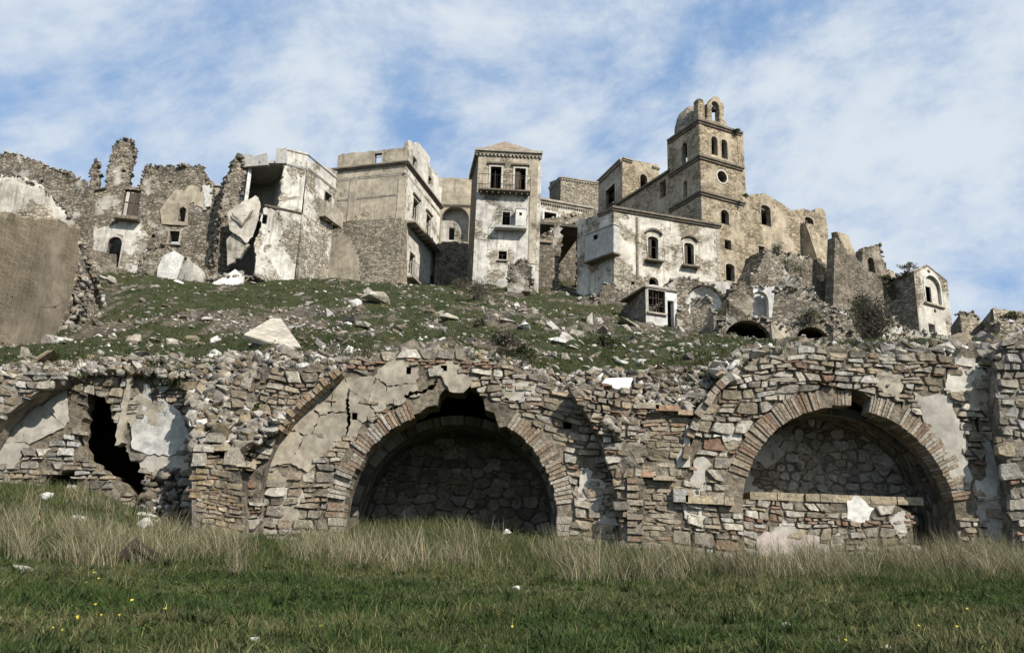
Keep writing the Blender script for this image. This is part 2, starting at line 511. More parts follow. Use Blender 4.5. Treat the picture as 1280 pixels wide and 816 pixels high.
M['roof'] = m_plain('roof_tiles', (.27, .21, .155), .4, 4.0, .7)
M['dark'] = m_plain('interior_shade', (.10, .088, .074), .3, 3.0, .4)  # dark tone painted in to stand for unlit interiors
# ================================================================ terrain
def make_rings(spec):
    R = []
    for Y, pts in spec:
        w = [pt(x, y, Y) for x, y in pts]
        R.append((Y, np.array([p.x / Y for p in w]), np.array([p.z for p in w])))
    return R
def ring_height(R, x, y):
    x = np.asarray(x, float); y = np.asarray(y, float)
    a = x / np.maximum(y, 4.0)
    Ys = np.array([r[0] for r in R]); Z = np.stack([np.interp(a, r[1], r[2]) for r in R])
    k = np.clip(np.searchsorted(Ys, y) - 1, 0, len(R) - 2)
    t = np.clip((y - Ys[k]) / (Ys[k + 1] - Ys[k]), 0, 1)
    i = np.arange(x.size).reshape(x.shape) if x.ndim else 0
    Zf = Z.reshape(len(R), -1); kf = np.atleast_1d(k).ravel(); tf = np.atleast_1d(t).ravel(); ii = np.arange(kf.size)
    return (Zf[kf, ii] * (1 - tf) + Zf[kf + 1, ii] * tf).reshape(np.shape(x))
MEADOW = make_rings([
    (8.2, [(-400, 812), (0, 816), (640, 819), (1280, 818), (1700, 818)]),
    (14.0, [(-400, 712), (0, 722), (240, 733), (640, 738), (1280, 744), (1700, 746)]),
    (18.5, [(-400, 648), (0, 655), (120, 672), (240, 690), (420, 694), (640, 700), (900, 712), (1280, 715), (1700, 715)]),
    (21.3, [(-400, 604), (0, 610), (60, 616), (130, 628), (180, 652), (240, 668), (330, 678), (400, 676), (470, 671), (560, 669), (650, 678), (720, 684), (800, 694), (900, 702), (1060, 703), (1200, 700), (1280, 698), (1700, 690)]),
    (24.0, [(-400, 590), (0, 600), (60, 604), (130, 612), (200, 640), (240, 655), (330, 668), (400, 666), (470, 660), (560, 657), (640, 664), (720, 675), (800, 690), (930, 696), (1060, 698), (1200, 695), (1280, 690), (1700, 680)]),
    (30.0, [(-400, 580), (240, 655), (720, 660), (1280, 690), (1700, 680)]),
])
def meadow_base(x, y):
    x = np.asarray(x, float); y = np.asarray(y, float)
    z = ring_height(MEADOW, x, np.clip(y, 8.2, 29))
    z = z + np.where(y < 8.2, (y - 8.2) * .12, 0)
    return z
def meadow_z(x, y):
    return meadow_base(x, y) + .22 * (fbm(np.asarray(x) * .45, np.asarray(y) * .45, 3, 4) - .5) + .07 * (fbm(np.asarray(x) * 2.2, np.asarray(y) * 2.2, 8, 3) - .5)
LIP = [(-600, 492), (-200, 488), (0, 482), (150, 474), (236, 486), (300, 490), (400, 482), (440, 466), (500, 456), (600, 458), (640, 468), (700, 494), (740, 506), (800, 506), (860, 494), (900, 482), (940, 466), (1000, 455), (1100, 460), (1200, 456), (1280, 438), (1500, 430), (1900, 430)]
HILL = make_rings([
    (22.5, LIP),
    (23.4, [(-600, 480), (-200, 474), (0, 469), (60, 463), (150, 457), (240, 455), (330, 450), (430, 448), (500, 444), (600, 446), (680, 462), (740, 470), (790, 474), (850, 466), (930, 448), (1000, 440), (1060, 440), (1120, 446), (1200, 442), (1280, 428), (1500, 420), (1900, 420)]),
    (25.0, [(-600, 474), (0, 461), (120, 452), (240, 450), (330, 440), (430, 436), (500, 436), (600, 438), (680, 449), (780, 458), (850, 458), (930, 441), (1060, 436), (1200, 436), (1280, 424), (1500, 418), (1900, 418)]),
    (32.0, [(-600, 455), (0, 446), (120, 440), (240, 436), (330, 425), (430, 420), (500, 418), (600, 420), (700, 432), (800, 440), (860, 440), (930, 436), (1060, 434), (1200, 434), (1280, 424), (1500, 418), (1900, 418)]),
    (46.0, [(-600, 432), (0, 440), (80, 424), (200, 408), (330, 398), (430, 394), (560, 396), (640, 402), (720, 412), (800, 424), (860, 431), (930, 433), (1060, 433), (1200, 433), (1280, 424), (1500, 416), (1900, 416)]),
    (62.0, [(-600, 400), (0, 400), (90, 370), (200, 365), (330, 372), (430, 366), (560, 374), (640, 382), (720, 388), (800, 400), (860, 411), (930, 420), (1060, 430), (1200, 428), (1280, 420), (1500, 414), (1900, 414)]),
    (78.0, [(-600, 330), (0, 330), (97, 329), (180, 343), (260, 357), (330, 357), (400, 351), (490, 357), (560, 363), (640, 366), (700, 372), (760, 376), (800, 378), (860, 382), (930, 395), (1060, 418), (1200, 422), (1280, 418), (1500, 412), (1900, 410)]),
    (96.0, [(-600, 316), (0, 316), (300, 334), (400, 346), (545, 358), (600, 342), (680, 352), (760, 360), (900, 360), (1000, 385), (1100, 400), (1200, 414), (1280, 414), (1900, 408)]),
    (125.0, [(-600, 310), (0, 312), (300, 315), (600, 315), (900, 330), (1040, 366), (1100, 388), (1200, 412), (1280, 413), (1900, 408)]),
    (220.0, [(-600, 420), (640, 420), (1280, 450), (1900, 450)]),
    (500.0, [(-600, 760), (640, 780), (1900, 800)]),
])
def hill_z(x, y):
    x = np.asarray(x, float); y = np.asarray(y, float)
    z = ring_height(HILL, x, y)
    near = np.clip((y - 22.4) / 3.0, 0.15, 1)
    return z + near * (1.2 * (fbm(x * .22, y * .22, 21, 4) - .5) + .7 * (fbm(x * .8, y * .8, 25, 3) - .5) + .25 * (fbm(x * 2.6, y * 2.6, 29, 2) - .5))
def hill_at(px, py, Y0=22.6, Y1=140.0):
    """where the sight line through a photo point meets the hillside"""
    d = ray(px, py); Ys = np.linspace(Y0, Y1, 1200)
    t = Ys / d.y
    X = d.x * t; Z = EYE.z + d.z * t
    k = np.argmax(hill_z(X, Ys) > Z)
    return Vector((X[k], Ys[k], Z[k]))
def meadow_at(px, py, Y0=6.0, Y1=26.0):
    d = ray(px, py); Ys = np.linspace(Y0, Y1, 900); t = Ys / d.y
    X = d.x * t; Z = EYE.z + d.z * t
    k = np.argmax(meadow_z(X, Ys) > Z)
    return Vector((X[k], Ys[k], float(meadow_z(X[k], Ys[k]))))
def hill_mask(x, y):
    """1 where grass holds, 0 on bare rubble"""
    x = np.asarray(x, float); y = np.asarray(y, float)
    a = fbm(x * .16 + 4, y * .11, 41, 4); b = fbm(x * 1.1, y * .8, 47, 4)
    v = a * .40 + b * .60
    v = v - .09 * np.exp(-((y - 22.8) / 2.2) ** 2)               # stony lip of the wall
    v = v - .10 * np.exp(-((y - 47) / 7) ** 2) * (x < -8)        # band of stones on the left
    v = v - .05 * np.clip((x - 2) / 12, 0, 1)                    # more stones to the right
    return np.clip((v - .372) / .10, 0, 1)

def grid_mesh(name, us, vs_, fn, mat, attrs=None):
    U, V = np.meshgrid(us, vs_)
    X, Y, Z = fn(U.ravel(), V.ravel())
    nu, nv = len(us), len(vs_)
    i = (np.arange(nv - 1)[:, None] * nu + np.arange(nu - 1)[None]).ravel()
    F = np.stack([i, i + 1, i + nu + 1, i + nu], 1)
    at = {k: f(X, Y) for k, f in (attrs or {}).items()}
    return mesh_np(name, np.stack([X, Y, Z], 1), F, mat, attrs=at, smooth=True)

k = NT('meadow_soil', .97); p = k.pos()
k.bump(k.noise(p, 12, 5), .6, .05)
M['meadow'] = k.out(k.mixc(k.ramp(k.noise(p, 1.3, 5), .42, .62), (.030, .042, .014), (.048, .050, .022)))
k = NT('hill_soil', .97); p = k.pos()
g = k.n('ShaderNodeAttribute', attribute_name='grass').outputs['Fac']
nn = k.noise(p, 2.2, 8, .7); fine = k.noise(p, 9, 5, .7)
earth = k.mixc(k.ramp(nn, .36, .64), (.06, .05, .034), (.175, .15, .112))
earth = k.mixc(1.0, earth, k.ramp(fine, .2, .8, .55, 1.35), 'MULTIPLY')
green = k.mixc(k.ramp(nn, .35, .65), (.032, .045, .013), (.06, .058, .024))
vo = k.n('ShaderNodeTexVoronoi', Scale=3.2); k.l(p, vo.inputs['Vector'])
k.bump(k.math('ADD', nn, k.math('MULTIPLY', vo.outputs['Distance'], -.35)), .9, .35)
M['hill'] = k.out(k.mixc(k.ramp(k.math('ADD', g, k.math('MULTIPLY', k.math('SUBTRACT', nn, .5), 1.2)), .35, .7), earth, green))

A0_, A1_ = pt(56, 470, 23).x / 23, pt(240, 470, 23).x / 23
def hill_grid(a, y):
    y = np.where((a > A0_) & (a < A1_) & (y < 23.4), 23.4, y)      # the recessed left bay starts further back
    return a * y, y, hill_z(a * y, y)
mo = grid_mesh('meadow_ground', np.concatenate([[-90, -60, -40, -30], np.linspace(-22, 22, 260), [30, 40, 60, 90]]),
               np.concatenate([[-60, -30, -10, 0], np.linspace(5, 28, 190), [28.15]]), lambda x, y: (x, y, np.where(y > 28.1, hill_z(x, y) - .4, meadow_z(x, y))), M['meadow'])   # the last row is the earth behind the vaults
tag(mo, 'green meadow rising towards the ruined arches', None, kind='structure')
ho = grid_mesh('hillside', np.concatenate([[-4, -2.4, -1.6, -1.1], np.linspace(-.85, .85, 420), [1.1, 1.6, 2.4, 4]]),
               np.concatenate([22.5 + (np.linspace(0, 1, 260) ** 1.6) * 77.5, np.linspace(101, 140, 30), [150, 165, 185, 220, 280, 380, 500]]),
               hill_grid, M['hill'], {'grass': hill_mask})
tag(ho, 'stony hillside below the ruined village', None, kind='structure')
far = mesh('ground', [(-4000, -4000, -9), (4000, -4000, -9), (4000, 4000, -9), (-4000, 4000, -9)], [(0, 1, 2, 3)], M['meadow'])
far['kind'] = 'structure'
# ================================================================ the ruined vaults at the foot of the hill
def clip_half(poly, px, pz, nx, nz):
    """keep the side where (p - point).n <= 0"""
    o = []; k = len(poly)
    for i in range(k):
        a, b = poly[i], poly[(i + 1) % k]
        da = (a[0] - px) * nx + (a[1] - pz) * nz; db = (b[0] - px) * nx + (b[1] - pz) * nz
        if da <= 0: o.append(a)
        if (da < 0 < db) or (db < 0 < da):
            t = da / (da - db); o.append((a[0] + (b[0] - a[0]) * t, a[1] + (b[1] - a[1]) * t))
    return o
def cells(u0, z0, u1, z1, wr, hr, jit=.25, rng=random):
    """irregular coursed masonry: rows of seeds, Voronoi cells stretched along the course"""
    seeds = []; z = z0
    while z < z1:
        h = rng.uniform(*hr); u = u0 + rng.uniform(-.5, 0) * wr[1]
        while u < u1:
            w = rng.uniform(*wr); w = w * rng.choice((.45, .7, 1, 1, 1, 1.5))
            seeds.append((u + w / 2 + rng.uniform(-jit, jit) * w * .3, z + h / 2 + rng.uniform(-jit, jit) * h * 1.5)); u += w
        z += h
    ax = (wr[0] + wr[1]) / (hr[0] + hr[1]); ax = max(1.0, ax * .85)
    S = np.array([(a / ax, b) for a, b in seeds]); R_ = max(wr[1] / ax, hr[1]) * 2.2
    g = {}
    for i, s in enumerate(S): g.setdefault((int(s[0] // R_), int(s[1] // R_)), []).append(i)
    out_ = []
    for i, s in enumerate(S):
        k0, k1 = int(s[0] // R_), int(s[1] // R_)
        nb = [j for a in (-1, 0, 1) for b in (-1, 0, 1) for j in g.get((k0 + a, k1 + b), ()) if j != i]
        poly = [(s[0] - R_, s[1] - R_), (s[0] + R_, s[1] - R_), (s[0] + R_, s[1] + R_), (s[0] - R_, s[1] + R_)]
        nb.sort(key=lambda j: (S[j][0] - s[0]) ** 2 + (S[j][1] - s[1]) ** 2)
        for j in nb[:16]:
            mx_, mz_ = (s[0] + S[j][0]) / 2, (s[1] + S[j][1]) / 2
            poly = clip_half(poly, mx_, mz_, S[j][0] - s[0], S[j][1] - s[1])
            if len(poly) < 3: break
        if len(poly) >= 3: out_.append([(a * ax, b) for a, b in poly])
    return out_
def courses(u0, z0, u1, z1, wr, hr):
    """coursed rubble: wavy beds, slanting joints, some stones split into thin pairs"""
    out_ = []; z = z0; k = 0; ph = random.uniform(0, 99)
    def bed(zz, u, kk): return zz + .34 * (float(vnoise(u * .55 + ph, zz * .5, 3)) - .5) + .16 * (float(vnoise(u * 1.3 + ph, kk * 7.7, 3)) - .5) + .07 * (float(vnoise(u * 3.1 + ph, kk * 5.1, 4)) - .5)
    while z < z1:
        h = random.uniform(*hr) if random.random() > .35 else random.uniform(hr[0] * .5, hr[0] * .95)
        u = u0 - random.random() * wr[1]; js = 0.0
        while u < u1:
            w = random.uniform(*wr) * (1 if h > hr[0] else random.uniform(.5, .9)); j2 = random.gauss(0, .2) * h
            a = (u + js, bed(z, u, k)); b = (u + w + j2, bed(z, u + w, k)); c = (u + w - j2, bed(z + h, u + w, k + 1)); d = (u - js, bed(z + h, u, k + 1))
            um = u + w * .5
            lo, hi = (um, bed(z, um, k) + random.uniform(-.01, .03) * (h > .1)), (um + random.gauss(0, .1) * w, bed(z + h, um, k + 1) - random.uniform(-.01, .04) * (h > .1))
            r_ = random.random()
            if h > .2 and r_ < .24:
                t = random.uniform(.3, .7); l_, m_ = (a[0] + (d[0] - a[0]) * t, a[1] + (d[1] - a[1]) * t), (b[0] + (c[0] - b[0]) * t, b[1] + (c[1] - b[1]) * t)
                out_.append([a, lo, b, m_, l_])
                if r_ < .1: out_.append([l_, m_, c, hi, d])
                else:
                    q = random.uniform(.35, .65); x1, x2 = (l_[0] + (m_[0] - l_[0]) * q, l_[1] + (m_[1] - l_[1]) * q), (d[0] + (c[0] - d[0]) * q, d[1] + (c[1] - d[1]) * q)
                    out_ += [[l_, x1, x2, d], [x1, m_, c, x2]]
            else: out_.append([a, lo, b, c, hi, d])
            u += w; js = j2
        z += h; k += 1
    return out_
def area(p): return abs(sum(p[i][0] * p[(i + 1) % len(p)][1] - p[(i + 1) % len(p)][0] * p[i][1] for i in range(len(p)))) / 2
def cen(p): return sum(a for a, b in p) / len(p), sum(b for a, b in p) / len(p)
def chaikin(p, f=.25):
    o = []
    for i in range(len(p)):
        a, b = p[i], p[(i + 1) % len(p)]
        if math.hypot(a[0] - b[0], a[1] - b[1]) < .015: o.append(((a[0] + b[0]) / 2, (a[1] + b[1]) / 2)); continue
        o += [(a[0] + (b[0] - a[0]) * f, a[1] + (b[1] - a[1]) * f), (a[0] + (b[0] - a[0]) * (1 - f), a[1] + (b[1] - a[1]) * (1 - f))]
    return o
def simplify(p, n):
    while len(p) > n:
        k = min(range(len(p)), key=lambda i: math.hypot(p[i][0] - p[i - 1][0], p[i][1] - p[i - 1][1])); p = p[:k] + p[k + 1:]
    return p
def stone_geo(pl, poly, d0, h, tilt=.02):
    """a squared-off stone standing h proud of depth d0"""
    c = cen(poly); tx, tz = random.gauss(0, tilt), random.gauss(0, tilt); k = len(poly)
    V = []
    for sc, d in ((1.0, d0 - .06), (1.0, d0 + h * .45), (random.uniform(.86, .95), d0 + h)):
        for a, b in poly:
            a2, b2 = c[0] + (a - c[0]) * sc, c[1] + (b - c[1]) * sc
            dd = d + (tx * (a - c[0]) + tz * (b - c[1])) * 3 * (d > d0) + (random.gauss(0, h * .10) if d > d0 else 0)
            V.append(pl.pos(a2, b2, dd))
    F = [tuple(range(2 * k, 3 * k))]
    for r_ in (0, 1):
        F += [(r_ * k + i, r_ * k + (i + 1) % k, (r_ + 1) * k + (i + 1) % k, (r_ + 1) * k + i) for i in range(k)]
    return V, F
def emit(name, geos, mat, parent, limit=300, stuff='small_stones'):
    """the largest pieces as parts of their own, the rest as one mass; geos: (size, V, F, col)"""
    geos.sort(key=lambda g: -g[0])
    for sz, V, F, c in geos[:limit]: mesh(name, V, F, mat, parent, col=c)
    rest = geos[limit:]
    if rest:
        VV, FF, CC = [], [], []
        for sz, V, F, c in rest:
            b = len(VV); VV += V; FF += [tuple(b + i for i in f) for f in F]; CC += [c] * len(V)
        o = mesh(stuff, VV, FF, mat, parent, col=np.array(CC)); o['kind'] = 'stuff'
STONE_COLS = [(.37, .33, .265), (.44, .40, .33), (.33, .275, .20), (.37, .30, .21), (.26, .215, .16), (.35, .315, .265), (.50, .465, .40), (.24, .215, .18), (.30, .25, .185)]
def masonry(pl, region, excl, circles, wr, hr, parent_geos, d0=0.0, hh=(.02, .06), gap=.016, cols=STONE_COLS, rnd=.16, brick=.12, drop=.04, rot=0, bias=1.0, vor=False):
    us = [p[0] for p in region]; zs = [p[1] for p in region]
    for c in (cells if vor else courses)(min(us), min(zs), max(us), max(zs), wr, hr):
        m_ = cen(c)
        if not in_poly(m_[0], m_[1], region) or any(in_poly(m_[0], m_[1], e) for e in excl): continue
        if any(math.hypot(m_[0] - q[0], m_[1] - q[1]) < q[2] and m_[1] > q[1] - .02 for q in circles): continue
        if any(abs(m_[0] - q[0]) < q[3] and m_[1] <= q[1] for q in circles if len(q) > 3): continue
        if random.random() < drop: continue
        p = simplify(chaikin(c, rnd), 11)
        thin = max(x[1] for x in p) - min(x[1] for x in p) < .13
        A_ = math.sqrt(max(area(p), 1e-6)); sc = max(.6, 1 - 2 * gap / A_)
        p = [(m_[0] + (a - m_[0]) * sc, m_[1] + (b - m_[1]) * sc) for a, b in p]
        q_ = []
        for a, b in p:
            for q in circles:
                d = math.hypot(a - q[0], b - q[1])
                if d < q[2] and b > q[1] and d > 1e-6: a, b = q[0] + (a - q[0]) * q[2] / d, q[1] + (b - q[1]) * q[2] / d
                elif len(q) > 3 and b <= q[1] and abs(a - q[0]) < q[3]: a = q[0] + math.copysign(q[3], a - q[0])
            q_.append((a, b))
        p = q_
        if area(p) < .002: continue
        V, F = stone_geo(pl, p, d0, random.uniform(*hh))
        col = np.array(random.choice(cols)) * random.uniform(.62, 1.18) * bias
        if random.random() < (brick * 3 if thin else brick * .3): col = np.array((.27, .175, .12)) * random.uniform(.75, 1.2)
        parent_geos.append((area(p), V, F, tuple(col)))
def mortar_patches(pl, region, excl, circles, n, parent, mats, sz=(.25, .8), off=.045):
    """smears of old render still stuck over the stones"""
    us = [p[0] for p in region]; zs = [p[1] for p in region]; k = 0; tr = 0
    while k < n and tr < n * 30:
        tr += 1
        a, b, r_ = random.uniform(min(us), max(us)), random.uniform(min(zs), max(zs)), random.uniform(*sz)
        if not in_poly(a, b, region) or any(in_poly(a, b, e) for e in excl): continue
        e_ = random.uniform(.6, 1.6)
        q = [(a + r_ * e_ ** .5 * math.cos(t * math.pi / 5.5) * random.uniform(.5, 1.1), b + r_ / e_ ** .5 * math.sin(t * math.pi / 5.5) * random.uniform(.5, 1.1)) for t in range(11)]
        if not all(in_poly(x, y, region) for x, y in q): continue
        if any(math.hypot(x - c[0], y - c[1]) < c[2] + .02 and y > c[1] - .1 or (y <= c[1] and abs(x - c[0]) < (c[3] if len(c) > 3 else 0) + .05) for c in circles for x, y in q): continue
        slab('mortar_patch', pl, rough_loop([(x, y, 1) for x, y in q], .07, .02), [], .08, random.choice(mats), parent, off=off + random.uniform(-.012, .02), grid=.15, relief=.035, seed=random.randrange(90)); k += 1
def px_poly(pl, pts): return [pl.uv(*p[:2]) + ((p[2],) if len(p) > 2 else ()) for p in pts]
def voussoirs(pl, c, r0, r1, a0, a1, n, d0, d1, parent, pal, name='voussoir', jit=.03, depth_j=.03):
    for i in range(n):
        t0 = a0 + (a1 - a0) * i / n; t1 = a0 + (a1 - a0) * (i + 1) / n
        g = (t1 - t0) * .09; t0 += g; t1 -= g
        ra, rb = r0 + random.uniform(-jit, jit) * .5, r1 + random.uniform(-jit, jit) * 1.6
        dj = random.uniform(-depth_j, depth_j)
        cs = [(ra, t0), (ra, t1), (rb, t1), (rb, t0)]
        P_ = [(c[0] + r_ * math.cos(t), c[1] + r_ * math.sin(t)) for r_, t in cs]
        mb = MB(); mb.hexa([pl.pos(a, b, d1 + dj) for a, b in P_] + [pl.pos(a, b, d0) for a, b in P_])
        col = np.array(random.choice(pal)) * random.uniform(.75, 1.15)
        mb.build(name, M['voussoir'], parent, col=tuple(col))
def arc(pl, cx_, cy_, r, a0, a1, k=24):
    """points of a circle given in photo pixels, angles in degrees anticlockwise from the right"""
    return [(cx_ + r * math.cos(math.radians(a0 + (a1 - a0) * i / k)), cy_ - r * math.sin(math.radians(a0 + (a1 - a0) * i / k))) for i in range(k + 1)]
def barrel(name, pl, c, r, zb, d0, d1, mat, parent, t=.25, k=28, wob=.05):
    """vault behind an arch: half cylinder with straight sides, from depth d0 back to d1"""
    prof = [(c[0] + r, zb)] + [(c[0] + r * math.cos(math.pi * i / k), c[1] + r * math.sin(math.pi * i / k)) for i in range(k + 1)] + [(c[0] - r, zb)]
    n = len(prof); rows = 14; V, F, UV = [], [], []
    for j in range(rows + 1):
        d = d0 + (d1 - d0) * j / rows
        for i, (a, b) in enumerate(prof):
            w = wob * (2 * float(fbm(i * .9, j * .9, 5, 3)) - 1); sc = 1 + w / r
            V.append(pl.pos(c[0] + (a - c[0]) * sc, c[1] + (b - c[1]) * sc if b > c[1] else b, d)); UV.append((i * .25, d))
    for j in range(rows + 1):
        d = d0 + (d1 - d0) * j / rows
        for i, (a, b) in enumerate(prof):
            sc = 1 + t / r
            V.append(pl.pos(c[0] + (a - c[0]) * sc, c[1] + (b - c[1]) * sc if b > c[1] else b, d)); UV.append((i * .25, d))
    o = n * (rows + 1)
    for j in range(rows):
        for i in range(n - 1):
            a = j * n + i; F.append((a, a + 1, a + n + 1, a + n)); F.append((o + a, o + a + n, o + a + n + 1, o + a + 1))
    for i in range(n - 1): F += [(i, o + i, o + i + 1, i + 1)]
    return mesh(name, V, F, mat, parent, uv=UV)

M['vaultstone'] = m_facade('vault_rubble', (.33, .305, .26), (.25, .225, .18), .75, 3.2, 5.5, .3, big=.5, seed=3)
M['facing'] = m_plain('lunette_mortar', (.165, .14, .105), .5, 6.0, 1.0, dist=.09)
RED = [(.30, .215, .15), (.33, .25, .18), (.36, .30, .225), (.27, .185, .13), (.37, .325, .255), (.32, .26, .19)]
PALE = [(.37, .335, .28), (.32, .25, .18), (.40, .365, .305), (.29, .205, .145), (.34, .29, .22), (.43, .395, .34)]
WTOP = [(x, y) for x, y in LIP]

# ---- middle bay
mid = root('vaulted_ruin', 'middle ruined vault with broken crown, cracked render and deep shadow under its arch', 'ruin', 'ruined vaults along the meadow')
PM = plpx((330, 600, 22.3), (790, 600, 22.3))
MC = PM.uv(563, 645); MR = abs(PM.uv(697, 645)[0] - MC[0]); MRO = MR + .43
zb = PM.uv(560, 720)[1]
def crack(pts, w):
    """a thin open crack along a polyline, width in metres"""
    up, dn = [], []
    for i, (a, b) in enumerate(pts):
        q = pts[min(i + 1, len(pts) - 1)]; p_ = pts[max(i - 1, 0)]
        dx, dz = q[0] - p_[0], q[1] - p_[1]; L_ = math.hypot(dx, dz) or 1
        ww = w * random.uniform(.5, 1.2) * (0.15 if i in (0, len(pts) - 1) else 1)
        up.append((a - dz / L_ * ww, b + dx / L_ * ww)); dn.append((a + dz / L_ * ww, b - dx / L_ * ww))
    return up + dn[::-1]
def arch_side(pl, c, r, px_notch, zb):
    """lower edge of a wall with an arch: right foot, up over, left foot; photo points replace a broken stretch"""
    o = [(c[0] + r, zb)]
    n0, n1, pts = px_notch
    for i in range(0, 37):
        a = 180 * i / 36
        if n0 < a < n1:
            if pts: o += [pl.uv(*p) for p in pts]; pts = None
            continue
        o.append((c[0] + r * math.cos(math.radians(a)), c[1] + r * math.sin(math.radians(a))))
    o.append((c[0] - r, zb))
    return o
outl = px_poly(PM, [(318, 720), (318, 600), (335, 552, 1), (365, 520, 1), (400, 490, 1), (432, 464, 1), (452, 450, 1), (490, 444, 1), (540, 440, 1), (582, 441, 1), (614, 452, 1), (640, 458, 1), (680, 472, 1), (718, 490, 1), (750, 530), (772, 590), (786, 720)])
outl = [p for p in outl if True]
notch = (62, 112, [(624, 534), (618, 516), (607, 512), (604, 496), (598, 484), (586, 480), (580, 490), (566, 488), (556, 486), (549, 494), (546, 506), (534, 508), (524, 516), (516, 518)])
low = arch_side(PM, MC, MR, notch, zb)
outer = rough_loop(outl, .35, .12)
outer = outer[:1] + outer[1:] + low
hol = [PM.rect(x0, y0, x1, y1) for x0, y0, x1, y1 in [(508, 459, 514, 468), (551, 457, 559, 464), (440, 516, 447, 525), (704, 527, 715, 536)]]
holes = [rect_loop(*h) for h in hol]
outlM = outl + low
crs = [[(452, 462), (449, 480), (448, 500), (447, 515)], [(491, 463), (487, 478), (478, 490), (470, 500), (465, 512)], [(549, 470), (541, 482), (530, 489), (512, 493), (500, 503), (492, 511), (480, 514)], [(436, 485), (434, 505), (437, 530), (432, 545)]]
cracks = [rough_loop([(a, b, 1) for a, b in crack([PM.uv(*p) for p in c_], .05)], .06, .02) for c_ in crs]
slab('wall', PM, outer, holes + cracks, 1.0, M['facing'], mid, grid=.3, relief=.05, seed=4)
# render still clinging to the upper part, broken into sheets
placed = []
rend = px_poly(PM, [(374, 606), (352, 604), (350, 562), (374, 522), (402, 494), (436, 470), (456, 453), (500, 447), (560, 444), (606, 454), (622, 470), (600, 484), (575, 490), (552, 488), (536, 500), (508, 506), (470, 520), (440, 545), (425, 562), (396, 574)])
geos = []
for c in cells(min(p[0] for p in rend), min(p[1] for p in rend), max(p[0] for p in rend), max(p[1] for p in rend), (.6, 1.2), (.45, .8), .5):
    m_ = cen(c)
    if not in_poly(m_[0], m_[1], rend): continue
    c = [p for p in c]
    c = rough_loop([(a, b, 1) for a, b in c], .09, .022)
    q_ = []
    for a, b in c:
        d = math.hypot(a - MC[0], b - MC[1])
        if d < MRO + .02: a, b = MC[0] + (a - MC[0]) * (MRO + .02) / d, MC[1] + (b - MC[1]) * (MRO + .02) / d
        q_.append((a, b))
    c = [(m_[0] + (a - m_[0]) * .972, m_[1] + (b - m_[1]) * .972) for a, b in q_]
    if any(in_poly(cen(h)[0], cen(h)[1], c) for h in holes):
        pass
    wl_ = [p[:2] for p in outl]
    for i_, (a, b) in enumerate(c):
        for _ in range(12):
            if in_poly(a, b + .06, wl_): break
            a, b = a + (m_[0] - a) * .12, b + (m_[1] - b) * .12
        c[i_] = (a, b)
    hs = [h for h in holes + cracks if any(in_poly(a, b, c) for a, b in h)]
    placed.append(c)
    slab('render_sheet', PM, c, hs, .07, M['render'], mid, off=.045 + random.uniform(-.008, .012), grid=.22, relief=.03, seed=random.randrange(99), split=True)
gm = []
circ = [(MC[0], MC[1], MRO + .01, MR + .3)]
masonry(PM, [p[:2] for p in outl] , placed + [[(h[0][0] - .05, h[0][1] - .05), (h[1][0] + .05, h[1][1] - .05), (h[2][0] + .05, h[2][1] + .05), (h[3][0] - .05, h[3][1] + .05)] for h in holes] + [px_poly(PM, notch[2] + [(563, 560)])], circ, (.25, .66), (.11, .28), gm, 0.0, (.03, .12), brick=.16)
emit('stone', gm, M['stone'], mid, 300)
mortar_patches(PM, [p[:2] for p in outl], [rend, px_poly(PM, notch[2] + [(563, 560)])] + holes, circ, 9, mid, [M['render'], M['greyplaster']])
for a0, a1, n in ((8, 60, 24), (113, 149, 18)):
    voussoirs(PM, MC, MR - .02, MRO, math.radians(a0), math.radians(a1), n, -.5, .05, mid, PALE if a0 < 90 else RED + PALE, jit=.05)
voussoirs(PM, MC, MR - .02, MRO - .06, math.radians(149), math.radians(178), 13, -.5, .04, mid, PALE, jit=.12, depth_j=.06)
gj = []
for sgn in (1, -1):                     # jambs of squared stones below the springing
    z = zb
    while z < MC[1] + .1:
        h = random.uniform(.10, .22); w = random.uniform(.28, .5)
        u = MC[0] + sgn * (MR - .02)
        pbox('jamb_stone', PM, min(u, u + sgn * w), max(u, u + sgn * w), z, z + h - .02, -.5, random.uniform(.03, .07), M['voussoir'], mid).data.attributes.new('Col', 'FLOAT_COLOR', 'POINT').data.foreach_set('color', np.tile(np.array(list(np.array(random.choice(PALE + RED)) * random.uniform(.7, 1)) + [1], np.float32), 8))
        z += h
barrel('vault', PM, MC, MR + .02, zb, -2.3, -4.6, M['vaultstone'], mid, k=24)
PMB = PM.off(-4.3)
bb = [(MC[0] - MR - .3, zb), (MC[0] + MR + .3, zb), (MC[0] + MR + .3, MC[1] + MR + .4), (MC[0] - MR - .3, MC[1] + MR + .4)]
slab('back_wall', PMB, bb, [], .3, M['vaultstone'], mid, grid=.4, relief=.05)
gm = []
masonry(PMB, bb, [], [], (.25, .8), (.16, .45), gm, 0.0, (.02, .10), drop=.14, brick=.02, bias=.9, vor=True)
emit('back_stone', gm, M['stone'], mid, 90, 'small_back_stones')

